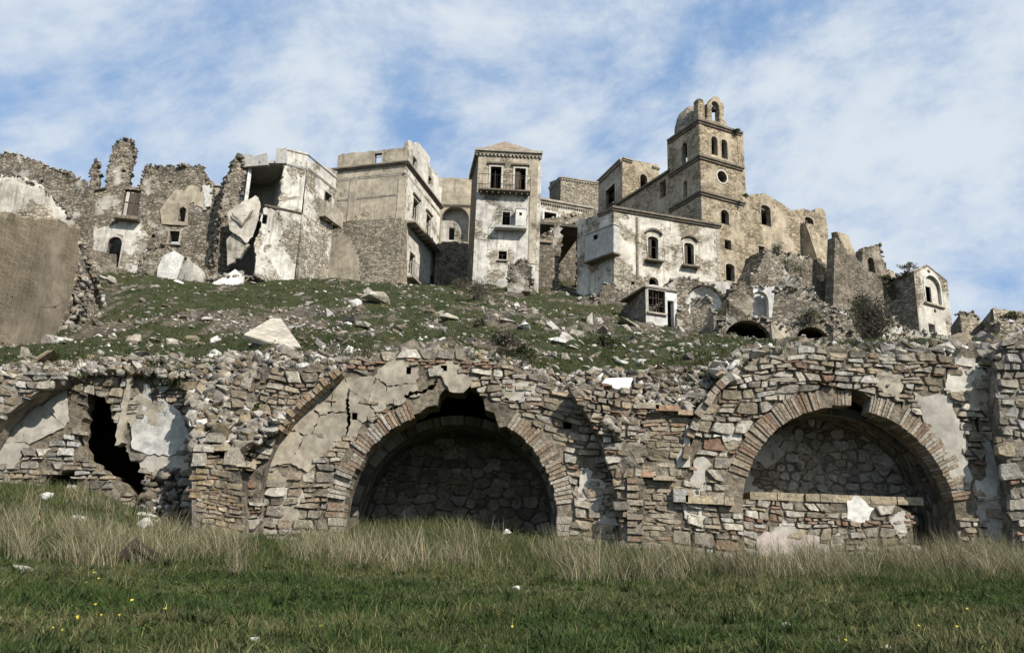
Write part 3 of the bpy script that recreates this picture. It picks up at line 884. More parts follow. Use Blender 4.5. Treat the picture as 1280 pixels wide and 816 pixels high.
# ---- right bay
rgt = root('vaulted_ruin', 'right ruined vault with red brick arch ring and sunlit stone front', 'ruin', 'ruined vaults along the meadow')
PR = plpx((860, 600, 22.1), (1300, 600, 22.1))
RC = PR.uv(1062, 640); RR = abs(PR.uv(1195, 640)[0] - RC[0]); RRO = RR + .47
zbr = PR.uv(1060, 735)[1]
outl = px_poly(PR, [(842, 735), (845, 640), (856, 590, 1), (868, 545, 1), (880, 515, 1), (900, 488, 1), (925, 462, 1), (945, 448, 1), (1000, 437, 1), (1060, 440, 1), (1110, 447, 1), (1160, 443, 1), (1222, 441, 1), (1268, 470), (1285, 560), (1290, 735)])
notchR = (73, 99, [(1100, 512), (1094, 500), (1078, 490), (1062, 484), (1050, 476), (1044, 488), (1040, 509)])
low = arch_side(PR, RC, RR, notchR, zbr)
crs = [[(1115, 452), (1118, 475), (1128, 495), (1127, 512)], [(1217, 470), (1219, 500), (1221, 530), (1226, 555)], [(1045, 455), (1040, 470), (1043, 488)]]
cracks = [crack([PR.uv(*p) for p in c_], w) for c_, w in zip(crs, (.09, .10, .08))]
slab('wall', PR, rough_loop(outl, .35, .13) + low, cracks, .9, M['facing'], rgt, grid=.3, relief=.05, seed=9)
gm = []
rc_ = [(RC[0], RC[1], RRO + .01, RR + .02)]
wp = [px_poly(PR, q) for q in ([(1140, 490), (1185, 495), (1205, 540), (1212, 610), (1195, 612), (1178, 570), (1155, 530)], [(1228, 545), (1262, 550), (1266, 612), (1232, 615)], [(870, 572), (884, 574), (882, 602), (862, 604)])]
CLIFF = STONE_COLS + [(.52, .50, .455), (.50, .47, .41), (.46, .42, .35)]
masonry(PR, [p[:2] for p in outl], wp + [[(a, b) for a, b in c_] for c_ in cracks], rc_, (.22, .66), (.13, .34), gm, 0.0, (.035, .13), cols=CLIFF, brick=.12)
emit('stone', gm, M['stone'], rgt, 300)
mortar_patches(PR, [p[:2] for p in outl], wp, rc_, 12, rgt, [M['render'], M['greyplaster'], M['palestone']])
for q in wp:
    q = rough_loop([(a, b, 1) for a, b in q], .15, .05)
    slab('plaster_patch', PR, q, [], .08, M['greyplaster'] if q is not wp[2] else M['whiteplaster'], rgt, off=.04, grid=.2, relief=.03)
voussoirs(PR, RC, RR - .02, RRO, math.radians(101), math.radians(163), 34, -.5, .05, rgt, RED, jit=.03)
voussoirs(PR, RC, RR - .02, RRO, math.radians(64), math.radians(75), 8, -.5, .03, rgt, PALE, jit=.03)
voussoirs(PR, RC, RR + .06, RRO + .02, math.radians(84), math.radians(97), 7, -.5, -.06, rgt, RED, jit=.03)
voussoirs(PR, RC, RR - .02, RRO, math.radians(8), math.radians(58), 26, -.5, .05, rgt, RED[:3] + PALE, jit=.04)
barrel('vault', PR, RC, RR + .02, zbr, -1.2, -2.7, M['vaultstone'], rgt, k=24)
PRB = PR.off(-2.2)
bb = [(RC[0] - RR - .3, zbr), (RC[0] + RR + .3, zbr), (RC[0] + RR + .3, RC[1] + RR + .4), (RC[0] - RR - .3, RC[1] + RR + .4)]
slab('back_wall', PRB, bb, [], .3, M['vaultstone'], rgt, grid=.4, relief=.06, seed=2)
gm = []
GREY = [(.40, .39, .365), (.33, .315, .285), (.46, .45, .425), (.28, .26, .23), (.36, .335, .29), (.24, .22, .185)]
masonry(PRB, bb, [], [], (.18, .55), (.16, .36), gm, 0.0, (.02, .09), cols=GREY, rnd=.24, brick=.0, drop=.16, gap=.028, vor=True)
mortar_patches(PRB, bb, [], [], 14, rgt, [M['vaultstone'], M['cement']], (.2, .5))
emit('back_stone', gm, M['stone'], rgt, 260, 'small_back_stones')
# low wall under the arch with a ledge of squared stones
zs = PR.uv(1000, 613)[1]; zs2 = PR.uv(1000, 623)[1]
PRL = PR.off(-.75)
bb = [(RC[0] - RR - .2, zbr), (RC[0] + RR * .72, zbr), (RC[0] + RR * .70, zs2 - .2), (RC[0] + RR * .55, zs2), (RC[0] - RR - .2, zs2)]
slab('low_wall', PRL, bb, [], 1.45, M['facing'], rgt, grid=.3, relief=.04, seed=12)
u = RC[0] - RR - .25
while u < RC[0] + RR * .66:
    w = random.uniform(.28, .75)
    if random.random() < .1: u += w; continue
    o = pbox('ledge_stone', PRL, u, u + w - .02, zs2, zs, -1.4, .06 + random.uniform(-.05, .04), M['stone'], rgt)
    o.data.attributes.new('Col', 'FLOAT_COLOR', 'POINT').data.foreach_set('color', np.tile(np.array([.35, .295, .205, 1], np.float32) * np.array([*[random.uniform(.8, 1.1)] * 3, 1], np.float32), 8)); u += w
gm = []
pp = [px_poly(PRL, q) for q in ([(945, 672), (955, 664), (1010, 668), (1035, 680), (1040, 700), (940, 700)], [(1058, 625), (1075, 622), (1092, 635), (1086, 655), (1060, 652)])]
masonry(PRL, bb, pp, [], (.24, .55), (.12, .27), gm, 0.0, (.03, .09), cols=CLIFF, brick=.15)
emit('low_stone', gm, M['stone'], rgt, 120, 'small_low_stones')
mortar_patches(PRL, bb, pp, [], 8, rgt, [M['palestone'], M['greyplaster']], (.2, .45))
pinkp = m_plain('pinkish_plaster', (.48, .41, .375), .22, 5.0, .4)
for q, mt in zip(pp, (pinkp, M['whiteplaster'])):
    slab('plaster_patch', PRL, rough_loop([(a, b, 1) for a, b in q], .15, .05), [], .08, mt, rgt, off=.05, grid=.2, relief=.03)

# ---- piers and haunches between the bays (they stand forward of the lunettes)
def mass(name, label, pl, pts, t, wr, hr, mat=None, excl=(), rough=.07, relief=.12, cols=STONE_COLS, brick=.1, lim=200, drop=.08, group=None, hh=(.03, .12), cat='ruin'):
    r_ = root(name, label, cat, group)
    q = px_poly(pl, pts)
    slab('core', pl, rough_loop(q, .2, rough), [], t, mat or M['core'], r_, grid=.25, relief=relief, seed=random.randrange(50))
    g_ = []
    masonry(pl, [p[:2] for p in q], [px_poly(pl, e) for e in excl], [], wr, hr, g_, 0.0, hh, cols=cols, brick=brick, drop=drop)
    emit('stone', g_, M['stone'], r_, lim)
    return r_
def ringcurve(*p): return list(p)
PA = plpx((240, 600, 21.6), (400, 600, 21.6))
# pier at the left of the middle bay: lower stones, then the ochre brick stub in front of it
m1 = mass('pier', 'rubble haunch with brick springing left of the middle arch', PA.off(-.25),
          [(236, 700), (238, 556, 1), (262, 540, 1), (285, 500, 1), (310, 476, 1), (352, 458, 1), (424, 466), (404, 482), (382, 502), (362, 524), (346, 548), (334, 575), (326, 610), (322, 720)], .9, (.2, .5), (.1, .26), brick=.14)
PS = plpx((240, 600, 21.1), (320, 600, 21.1))
OCH = [(.36, .275, .16), (.40, .315, .20), (.32, .235, .13), (.38, .31, .21)]
m2 = mass('pier', 'ochre coursed brick pier stub standing between the left and middle vaults', PS,
          [(240, 690), (240, 566), (262, 564, 1), (270, 572), (284, 574), (286, 584, 1), (300, 588), (299, 628, 1), (304, 690)], .8, (.3, .62), (.10, .16), cols=OCH, brick=.05, rough=.03, relief=.03, drop=.02, hh=(.03, .05), cat='pier')
for px_, py_, w, h, c_ in [(256, 560, 26, 9, (.47, .44, .37)), (250, 575, 18, 16, (.42, .40, .34)), (290, 570, 18, 22, (.40, .36, .30)), (302, 580, 22, 7, (.46, .40, .30)), (276, 560, 22, 8, (.40, .33, .22)), (268, 548, 20, 9, (.38, .35, .29))]:
    u0, z0, u1, z1 = PS.rect(px_ - w / 2, py_ - h / 2, px_ + w / 2, py_ + h / 2)
    mb = MB(); a = random.uniform(-.1, .1)
    mb.hexa([PS.pos(u0, z0, .08), PS.pos(u1, z0 + a * .2, .12), PS.pos(u1, z0 + a * .2, -.5), PS.pos(u0, z0, -.5), PS.pos(u0 + .03, z1, .08), PS.pos(u1 - .02, z1 + a * .2, .1), PS.pos(u1, z1, -.5), PS.pos(u0, z1, -.5)])
    mb.build('block', M['stone'], m2, col=c_)
# springer bricks of the lost vault along the left edge of the middle bay
def edge_bricks(pl, pts, n, d0, d1, th, pal, parent, name='springer_brick'):
    uv = [pl.uv(*p) for p in pts]; seg = [math.dist(uv[i], uv[i + 1]) for i in range(len(uv) - 1)]; tot = sum(seg)
    for i in range(n):
        s = (i + .5) / n * tot; k_ = 0
        while s > seg[k_] and k_ < len(seg) - 1: s -= seg[k_]; k_ += 1
        a, b = uv[k_], uv[k_ + 1]; t = s / seg[k_]; dx, dz = (b[0] - a[0]) / seg[k_], (b[1] - a[1]) / seg[k_]
        c = (a[0] + (b[0] - a[0]) * t, a[1] + (b[1] - a[1]) * t); w = tot / n * .45; h = th * random.uniform(.75, 1.15)
        q = [(c[0] - dx * w, c[1] - dz * w), (c[0] + dx * w, c[1] + dz * w), (c[0] + dx * w - dz * h, c[1] + dz * w + dx * h), (c[0] - dx * w - dz * h, c[1] - dz * w + dx * h)]
        e = d1 + random.uniform(-.14, .08); mb = MB()
        if random.random() < .12: continue
        mb.hexa([pl.pos(a_, b_, e) for a_, b_ in q] + [pl.pos(a_, b_, d0) for a_, b_ in q])
        mb.build(name, M['voussoir'], parent, col=tuple(np.array(random.choice(pal)) * random.uniform(.75, 1.1)))
edge_bricks(PA, [(352, 539), (362, 524), (382, 502), (404, 482), (426, 465)], 15, -.9, -.1, .22, [(.40, .30, .19), (.43, .35, .25), (.35, .24, .15)], m1)
# pier between middle and right bays
PB = plpx((715, 600, 21.75), (865, 600, 21.75))
m3 = mass('pier', 'crumbling pier of rubble core between the middle and right arches', PB,
          [(780, 720), (778, 690), (776, 640), (768, 600), (752, 555), (735, 520), (712, 488, 1), (745, 478, 1), (795, 488, 1), (806, 520, 1), (806, 560, 1), (800, 592, 1), (804, 640, 1), (800, 720)], 1.0, (.18, .5), (.1, .24), rough=.08, relief=.2, brick=.16)
PB2 = PB.off(-.35)
m4 = mass('pier', 'thin-coursed buff pier with plaster tongue left of the right arch', PB2,
          [(800, 720), (800, 600), (806, 515, 1), (822, 510), (860, 517), (858, 560), (855, 604), (848, 650), (850, 720)], .9, (.3, .8), (.07, .12), cols=[(.34, .29, .21), (.38, .33, .25), (.30, .25, .18)], brick=.06, relief=.04, hh=(.02, .04), drop=.03)
q = px_poly(PB2, [(858, 530), (862, 535), (862, 584), (846, 584), (845, 570), (853, 560)])
slab('plaster_tongue', PB2, q, [], .08, M['greyplaster'], m4, off=.06)
edge_bricks(PB2.off(.15), [(860, 575), (866, 550), (878, 520), (897, 492), (926, 464)][::-1], 15, -.5, .1, -.2, RED + PALE, m4)
edge_bricks(PB, [(714, 489), (735, 520), (752, 555), (768, 600)], 13, -.8, -.05, .2, RED + PALE, m3)
# stacked loose bricks at the pier's broken right corner
for i, yy in enumerate(range(598, 690, 9)):
    u0, z0, u1, z1 = PB.rect(783, yy, 783 + random.choice((14, 20, 12)), yy + 6.5)
    o = pbox('brick', PB, u0, u1, z0, z1, -.3, .16 + random.uniform(-.05, .05), M['voussoir'], m3)
    o.data.attributes.new('Col', 'FLOAT_COLOR', 'POINT').data.foreach_set('color', np.tile(np.array(list(random.choice(RED)) + [1], np.float32), 8))
for x0, y0, x1, y1, c_ in [(818, 508, 846, 515, (.38, .25, .16)), (790, 505, 822, 512, (.38, .33, .25)), (846, 514, 864, 520, (.40, .30, .21)), (795, 590, 818, 597, (.42, .24, .16)), (855, 620, 888, 630, (.46, .38, .25)), (888, 622, 902, 631, (.42, .36, .26)), (903, 622, 915, 632, (.38, .31, .2)), (840, 612, 858, 628, (.33, .32, .30)), (815, 596, 842, 601, (.42, .35, .25))]:
    u0, z0, u1, z1 = PB2.rect(x0, y0, x1, y1)
    o = pbox('block', PB2, u0, u1, z0, z1, -.4, .22, M['stone'], m4)
    o.data.attributes.new('Col', 'FLOAT_COLOR', 'POINT').data.foreach_set('color', np.tile(np.array(list(c_) + [1], np.float32), 8))
# right end mass
PE = plpx((1225, 600, 21.5), (1420, 600, 21.0))
m5 = mass('pier', 'tall dark pier of weathered cobbles at the right edge of the arches', PE,
          [(1268, 740), (1266, 640), (1262, 590), (1252, 550), (1247, 500), (1247, 455, 1), (1256, 430, 1), (1282, 418, 1), (1340, 414, 1), (1480, 414), (1480, 740)], 1.4, (.24, .55), (.14, .34), rough=.06, relief=.12, cols=GREY + STONE_COLS[:3], brick=.04, lim=160)
# ---- left bay: back wall of a collapsed vault with a breach
lft = root('vaulted_ruin', 'leftmost collapsed vault with a black breach and a white plaster lunette', 'ruin', 'ruined vaults along the meadow')
PL_ = plpx((0, 560, 23.0), (240, 560, 23.0))
breach = px_poly(PL_, [(108, 498, 1), (113, 488, 1), (128, 494, 1), (138, 503, 1), (139, 520, 1), (152, 530, 1), (154, 556, 1), (162, 570, 1), (178, 584, 1), (184, 604, 1), (196, 612, 1), (190, 632, 1), (178, 636, 1), (164, 616, 1), (150, 602, 1), (128, 588, 1), (109, 576, 1), (99, 552, 1), (101, 526, 1)])
low_gap = px_poly(PL_, [(58, 596, 1), (78, 590, 1), (99, 586, 1), (98, 612, 1), (60, 612, 1)])
outl = px_poly(PL_, [(-220, 640), (-220, 500), (-40, 505, 1), (0, 488, 1), (40, 472, 1), (90, 462, 1), (150, 458, 1), (200, 462, 1), (244, 478), (246, 720), (-220, 720)])
br_ = rough_loop(breach, .12, .035)
slab('wall', PL_, rough_loop(outl, .25, .05), [br_, rough_loop(low_gap, .15, .03)], .55, M['facing'], lft, grid=.3, relief=.06, seed=15)
lun = px_poly(PL_, [(180, 480), (188, 482), (190, 502), (205, 500), (226, 515), (238, 540), (238, 558), (225, 568), (200, 570), (180, 566), (166, 560), (165, 535), (178, 520)])
slab('plaster_lunette', PL_, rough_loop([(a, b, 1) for a, b in lun], .12, .025), [], .10, m_plain('limewash', (.44, .435, .41), .3, 6.0, .5), lft, off=.07, grid=.2, relief=.03)
lun2 = px_poly(PL_, [(172, 569), (236, 566), (236, 588), (190, 590), (176, 584)])
slab('plaster_band', PL_, rough_loop([(a, b, 1) for a, b in lun2], .2, .02), [], .10, M['greyplaster'], lft, off=.035, grid=.25, relief=.02)
rnd_ = px_poly(PL_, [(-100, 560), (-60, 520), (0, 508), (40, 490), (78, 482), (104, 492), (100, 512), (92, 520), (96, 545), (70, 548), (40, 560), (25, 580), (-100, 590)])
for c in cells(min(p[0] for p in rnd_), min(p[1] for p in rnd_), max(p[0] for p in rnd_), max(p[1] for p in rnd_), (.7, 1.2), (.5, .9), .5):
    m_ = cen(c)
    if in_poly(m_[0], m_[1], rnd_):
        c = rough_loop([(m_[0] + (a - m_[0]) * .985, m_[1] + (b - m_[1]) * .985, 1) for a, b in c], .1, .012)
        slab('render_sheet', PL_, c, [], .09, M['greyplaster'], lft, off=.045 + random.uniform(-.006, .01), grid=.22, relief=.02, seed=random.randrange(99))
gm = []
masonry(PL_, [p[:2] for p in outl], [lun, lun2, rnd_, [(a, b) for a, b in br_], [p[:2] for p in low_gap]], [], (.2, .5), (.1, .28), gm, 0.0, (.03, .10), cols=GREY + STONE_COLS, brick=.02, drop=.06)
emit('stone', gm, M['stone'], lft, 280)
mortar_patches(PL_, [p[:2] for p in outl], [lun, lun2, rnd_, br_, [p[:2] for p in low_gap]], [], 14, lft, [M['render'], M['greyplaster']])
u0, z0, u1, z1 = PL_.rect(153, 468, 161, 558)
slab('post', PL_, rough_loop([(u0, z0, 1), (u1, z0 + .1, 1), (u1, z1, 1), (u0 + .02, z1, 1)], .15, .02), [], .3, M['render'], lft, off=.12, grid=.15, relief=.03)
# rubble overhang above the left lunette with the cut edge of its vault
PO = plpx((0, 500, 22.2), (240, 500, 22.2))
m6 = mass('vault_remnant', 'rubble crust over the leftmost lunette, cut along the line of its lost vault', PO,
          [(-260, 700), (-260, 474, 1), (-60, 476, 1), (0, 470, 1), (60, 464, 1), (74, 470), (72, 478), (50, 488), (25, 505), (0, 526), (-20, 560), (-40, 700)], .7, (.22, .5), (.12, .28), rough=.06, relief=.12, cols=GREY + STONE_COLS, brick=.02, lim=120)
PSide = plpx((246, 560, 21.5), (241, 560, 23.3))
# ---- rubble crusts: coarse stones heaped on the broken tops and haunches
def crust(name, label, pts, Yb, Yt, n, szr, parent=None, big=40, bias=1.0, white=.06, sl=None):
    """stones heaped on a bank; pts a photo outline, depth runs from Yb at its foot to Yt at its top"""
    r_ = root(name, label, 'rubble'); ys = [p[1] for p in pts]; y0, y1 = min(ys), max(ys); xs = [p[0] for p in pts]
    P_ = []
    while len(P_) < n:
        x, y = random.uniform(min(xs), max(xs)), random.uniform(y0, y1)
        if in_poly(x, y, pts): P_.append(tuple(pt(x, y, Yb + (Yt - Yb) * (y1 - y) / (y1 - y0) + random.uniform(-.1, .1))))
    P_ = np.array(P_); s = szr[0] + (szr[1] - szr[0]) * RNG.random(n) ** 2; o_ = np.argsort(-s); P_, s = P_[o_], s[o_]; c = rock_cols(n, RNG, bias, white)
    for i in range(min(big, n)): rock_obj('stone', P_[i], (s[i],) * 3, c[i], M['rubble'], r_, flat=.75)
    q = rocks('small_stones', P_[big:], s[big:], c[big:], M['rubble'], r_, flat=.75)
    if q: q['kind'] = 'stuff'
    V, F = [], []
    k_ = 26; gx = np.linspace(min(xs), max(xs), k_); gy = np.linspace(y1, y0, 16); ok = {}
    for j, y in enumerate(gy):
        for i, x in enumerate(gx):
            x_ = x
            if in_poly(x, y, pts):
                ok[(i, j)] = len(V); V.append(pt(x, y, Yb + (Yt - Yb) * (y1 - y) / (y1 - y0) + .12 + random.uniform(-.06, .06)))
    for j in range(15):
        for i in range(k_ - 1):
            q_ = [(i, j), (i + 1, j), (i + 1, j + 1), (i, j + 1)]
            if all(c_ in ok for c_ in q_): F.append(tuple(ok[c_] for c_ in q_))
    b = mesh('earth', V, F, M['core'], r_)
    b.modifiers.new('thickness', 'SOLIDIFY').thickness = .25
    return r_
crust('rubble_bank', 'bank of pale rubble spilling down left of the middle arch', [(236, 470), (262, 450), (330, 442), (400, 440), (438, 452), (420, 472), (385, 498), (350, 530), (322, 556), (290, 560), (262, 552), (240, 560)], 21.25, 23.2, 1300, (.06, .30), big=150)
crust('rubble_crust', 'stones crowning the wall above the leftmost vault', [(-60, 480), (0, 462), (60, 456), (150, 448), (240, 446), (246, 474), (200, 470), (150, 466), (60, 474), (0, 486)], 22.2, 23.4, 600, (.07, .28), big=80, bias=.95)
crust('rubble_crust', 'grassy rubble crowning the gap between the middle and right arches', [(690, 470), (740, 462), (800, 466), (850, 458), (905, 462), (890, 492), (862, 512), (808, 516), (785, 522), (770, 545), (752, 530), (735, 505), (712, 488)], 21.45, 23.2, 900, (.06, .26), big=100, bias=.9)
crust('rubble_crust', 'big rounded stones crowning the wall above the right arch', [(890, 462), (930, 436), (1000, 428), (1060, 430), (1120, 434), (1200, 430), (1250, 424), (1252, 452), (1200, 452), (1120, 458), (1060, 452), (1000, 448), (940, 456), (910, 478)], 21.95, 23.2, 520, (.08, .36), big=100)
crust('rubble_crust', 'thin line of stones along the top of the middle arch wall', [(425, 452), (500, 438), (600, 438), (640, 452), (700, 468), (720, 490), (680, 478), (620, 460), (580, 448), (500, 450), (450, 458)], 22.25, 23.2, 420, (.05, .24), big=50)
crust('rubble_crust', 'loose stones on top of the dark right edge pier', [(1240, 440), (1262, 414), (1300, 408), (1400, 404), (1400, 424), (1300, 428), (1256, 452)], 21.3, 22.6, 180, (.1, .32), big=40)
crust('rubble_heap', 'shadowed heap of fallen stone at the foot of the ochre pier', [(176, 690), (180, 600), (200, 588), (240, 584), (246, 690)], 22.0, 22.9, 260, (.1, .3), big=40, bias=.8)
M['slabstone'] = m_plain('weathered_slab', (.40, .36, .295), .3, 5.0, .5)
# flat slabs lying on the slope
def lying(name, label, pts, Ys, mat, t=.14, cat='slab'):
    """a flat slab whose photo outline lies at the given depths"""
    P_ = [pt(x, y, Y) for (x, y), Y in zip(pts, Ys)]; n = len(P_)
    nrm = (P_[1] - P_[0]).cross(P_[2] - P_[0]).normalized()
    if nrm.z < 0: nrm = -nrm
    V = P_ + [p - nrm * t for p in P_]
    F = [tuple(range(n)), tuple(range(2 * n - 1, n - 1, -1))] + [(i, n + i, n + (i + 1) % n, (i + 1) % n) for i in range(n)]
    o = mesh(name, V, F, mat, uv=[(v.x, v.y) for v in V])
    b = o.modifiers.new('bevel', 'BEVEL'); b.width = .03
    return tag(o, label, cat)
lying('stone_slab', 'white rectangular slab lying on the rubble between two arches', [(746, 486), (786, 484), (791, 471), (756, 472)], [22.0, 22.0, 22.6, 22.6], M['whiteplaster'], .1)
hp = hill_at(340, 430)
lying('plaster_slab', 'large pale triangular slab lying on the green slope', [(304, 417), (339, 397), (352, 398), (377, 433), (345, 430)], [hp.y + .3, hp.y + 2.6, hp.y + 2.6, hp.y - .2, hp.y - .1], M['slabstone'], .2)
# ================================================================ the village
class House:
    def __init__(s, name, label, cat='house', group=None):
        s.r = root(name, label, cat, group)
    def opening(s, pl, o):
        k = o[0]
        if k == 'p': return rough_loop([pl.uv(*q) + (1,) for q in o[1]], .25, .06)
        u0, z0, u1, z1 = pl.rect(*o[1:5])
        if u0 > u1: u0, u1 = u1, u0
        if k == 'a': return arch_loop(u0, z0, u1, z1, o[5] if len(o) > 5 else None)
        if k == 'o':
            c = ((u0 + u1) / 2, (z0 + z1) / 2); return [(c[0] + (u1 - u0) / 2 * math.cos(t * math.pi / 8), c[1] + (z1 - z0) / 2 * math.sin(t * math.pi / 8)) for t in range(16)]
        return rect_loop(u0, z0, u1, z1)
    def wall(s, pl, outline, mat, ops=(), t=.5, name='wall', clamp=(1, 1), rough=.10, step=.3, putlog=0, off=0.0, relief=0.0, grid=None, mitre=None, uvoff=None, breach=0):
        q = px_poly(pl, outline)
        q = [(min(max(p[0], 0 if clamp[0] else -1e9), pl.L if clamp[1] else 1e9),) + tuple(p[1:]) for p in q]
        o_ = []
        for p in q:
            if not o_ or math.dist(p[:2], o_[-1][:2]) > .02: o_.append(p)
        q = rough_loop(o_, step, rough)
        hs = [s.opening(pl, o) for o in ops]
        if putlog:
            us = [p[0] for p in q]; zs = [p[1] for p in q]; k = 0; tries = 0
            while k < putlog and tries < 400:
                tries += 1
                a, b = random.uniform(min(us) + .3, max(us) - .3), random.uniform(min(zs) + .3, max(zs) - .3); e = random.uniform(.05, .09)
                h = rect_loop(a - e, b - e, a + e, b + e)
                big_ = rect_loop(a - .3, b - .3, a + .3, b + .3)
                if not all(in_poly(x, y, q) for x, y in big_): continue
                if any(any(in_poly(x, y, g) for x, y in big_) or in_poly(g[0][0], g[0][1], big_) or math.dist(cen(g), (a, b)) < 1.0 for g in hs): continue
                hs.append(h); k += 1
        if breach:                       # ragged holes where stones have dropped out
            us = [p[0] for p in q]; zs = [p[1] for p in q]; k = 0; tries = 0
            while k < breach and tries < 300:
                tries += 1
                a, b, e = random.uniform(min(us), max(us)), random.uniform(min(zs), max(zs)), random.uniform(.12, .42)
                big_ = rect_loop(a - e - .3, b - e - .3, a + e + .3, b + e + .3)
                if not all(in_poly(x, y, q) for x, y in big_): continue
                if any(math.dist(cen(g), (a, b)) < e + 1.3 for g in hs): continue
                hs.append([(a + e * math.cos(j * .785) * random.uniform(.4, 1.1), b + e * .8 * math.sin(j * .785) * random.uniform(.4, 1.1)) for j in range(8)]); k += 1
        return slab(name, pl, q, hs, t, mat, s.r, off=off, mitre=mitre or clamp, relief=relief, grid=grid, seed=random.randrange(60), uvoff=uvoff or (random.uniform(0, 50), 0))
    def frame(s, pl, o, w=.16, d=.07, mat=None, sill=True, lintel=False, shutter=None, name='window'):
        """stone surround, sill and what is left of the shutters around an opening"""
        h = s.opening(pl, o); us = [p[0] for p in h]; zs = [p[1] for p in h]
        u0, u1, z0, z1 = min(us), max(us), min(zs), max(zs); c = cen(h)
        mat = mat or M['trim']
        if o[0] in 'ao':
            out_ = []
            for a, b in h:
                vx, vz = a - c[0], b - c[1]; L_ = math.hypot(vx, vz)
                out_.append((a + vx / L_ * w, b + vz / L_ * w if o[0] == 'o' or b > z0 + .01 else b))
            wd = slab(name, pl, out_, [h] if o[0] == 'o' else [[(a, b + (.004 if b < z0 + .01 else 0)) for a, b in h]], d + .05, mat, s.r, off=d)
        else:
            mb = MB()
            for a in ((u0 - w, u0, z0, z1 + w), (u1, u1 + w, z0, z1 + w), (u0, u1, z1, z1 + w)): pbox('', pl, a[0], a[1], a[2], a[3], -.05, d, mat, None, mb)
            wd = mb.build(name, mat, s.r)
        if sill: pbox('sill', pl, u0 - w * 1.4, u1 + w * 1.4, z0 - .14, z0, -.1, d + .14, M['trim'], wd)
        if lintel: pbox('lintel', pl, u0 - w * 2, u1 + w * 2, z1 + w + .12, z1 + w + .32, -.05, d + .16, M['trimdark'], wd)
        if o[0] == 'r' and u1 - u0 > .55 and z1 - z0 > .9 and name == 'window':
            mb = MB(); um = (u0 + u1) / 2 + random.uniform(-.1, .1) * (u1 - u0)
            for a in ((u0 + .001, u0 + .06, z0, z1), (u1 - .06, u1 - .001, z0, z1), (u0 + .06, u1 - .06, z1 - .07, z1 - .001)): pbox('', pl, *a, -.3, -.22, None, None, mb)
            if random.random() < .6: pbox('', pl, um - .025, um + .025, z0, z1 - .07, -.29, -.24, None, None, mb)
            if random.random() < .6: zz_ = z0 + (z1 - z0) * random.uniform(.55, .75); pbox('', pl, u0 + .06, u1 - .06, zz_, zz_ + .05, -.288, -.242, None, None, mb)
            mb.build('casement', M['wood'], wd)
        if shutter:
            a, b = (u0 + .02, u0 + (u1 - u0) * .45) if shutter == 'l' else (u1 - (u1 - u0) * .45, u1 - .02)
            mb = MB(); pbox('', pl, a, b, z0 + .04, z1 - .1, -.24, -.19, M['wood'], None, mb); mb.build('shutter', M['wood'], wd)
        return wd
    def strip(s, pl, u0, u1, z0, z1, d, mat=None, name='cornice'):
        return pbox(name, pl, u0, u1, z0, z1, -.1, d, mat or M['trim'], s.r)
    def cornice(s, pl, a, b, h=.35, d=.4, name='cornice', mat=None, ext=(0, 0), dent=0):
        """stepped moulding along the photo line a-b (kept level)"""
        (u0, z0), (u1, z1) = pl.uv(*a), pl.uv(*b); z = (z0 + z1) / 2; u0 -= ext[0]; u1 += ext[1]
        mb = MB(); pbox('', pl, u0, u1, z - h * .5, z, -.1, d, None, None, mb); pbox('', pl, u0 + .04, u1 - .04, z - h, z - h * .5 - .003, -.1, d * .55, None, None, mb)
        o = mb.build(name, mat or M['trim'], s.r)
        for i in range(dent):
            t = (i + .5) / dent; w = (u1 - u0) / dent * .25
            pbox('dentil', pl, u0 + (u1 - u0) * t - w, u0 + (u1 - u0) * t + w, z - h * 1.35, z - h - .003, -.05, d * .5, mat or M['trim'], o)
        return o
    def balcony(s, pl, x0, x1, ytop, yslab, depth=.9, solid=False, slab_h=.22, bars=9, rail=True, wall_mat=None, brackets=0):
        u0, z0, u1, z1 = pl.rect(x0, ytop, x1, yslab)
        if u0 > u1: u0, u1 = u1, u0
        b = pbox('balcony', pl, u0, u1, z0, z0 + slab_h, -.1, depth, wall_mat or M['trim'], s.r)
        for i in range(brackets):
            t = (i + .5) / brackets; uc = u0 + (u1 - u0) * t
            pbox('bracket', pl, uc - .08, uc + .08, z0 - .25, z0 - .003, -.1, depth * .8, M['trimdark'], b)
        if rail:
            mb = MB(); zt = z1
            if solid:
                pbox('', pl, u0, u1, z0 + slab_h + .003, zt, depth - .12, depth - .01, None, None, mb); pbox('', pl, u0, u0 + .1, z0 + slab_h + .003, zt, 0, depth - .125, None, None, mb); pbox('', pl, u1 - .1, u1, z0 + slab_h + .003, zt, 0, depth - .125, None, None, mb)
                mb.build('parapet', wall_mat or M['cement'], b)
            else:
                for i in range(bars):
                    t = u0 + .03 + (u1 - u0 - .06) * i / (bars - 1); mb.tube(pl.pos(t, z0 + slab_h, depth - .05), pl.pos(t, zt, depth - .05), .02, 4)
                for e in (u0 + .03, u1 - .03):
                    mb.tube(pl.pos(e, zt, depth - .05), pl.pos(e, zt, 0), .025, 4)
                mb.tube(pl.pos(u0 + .03, zt, depth - .05), pl.pos(u1 - .03, zt, depth - .05), .03, 4)
                mb.build('railing', M['iron'], b)
        return b
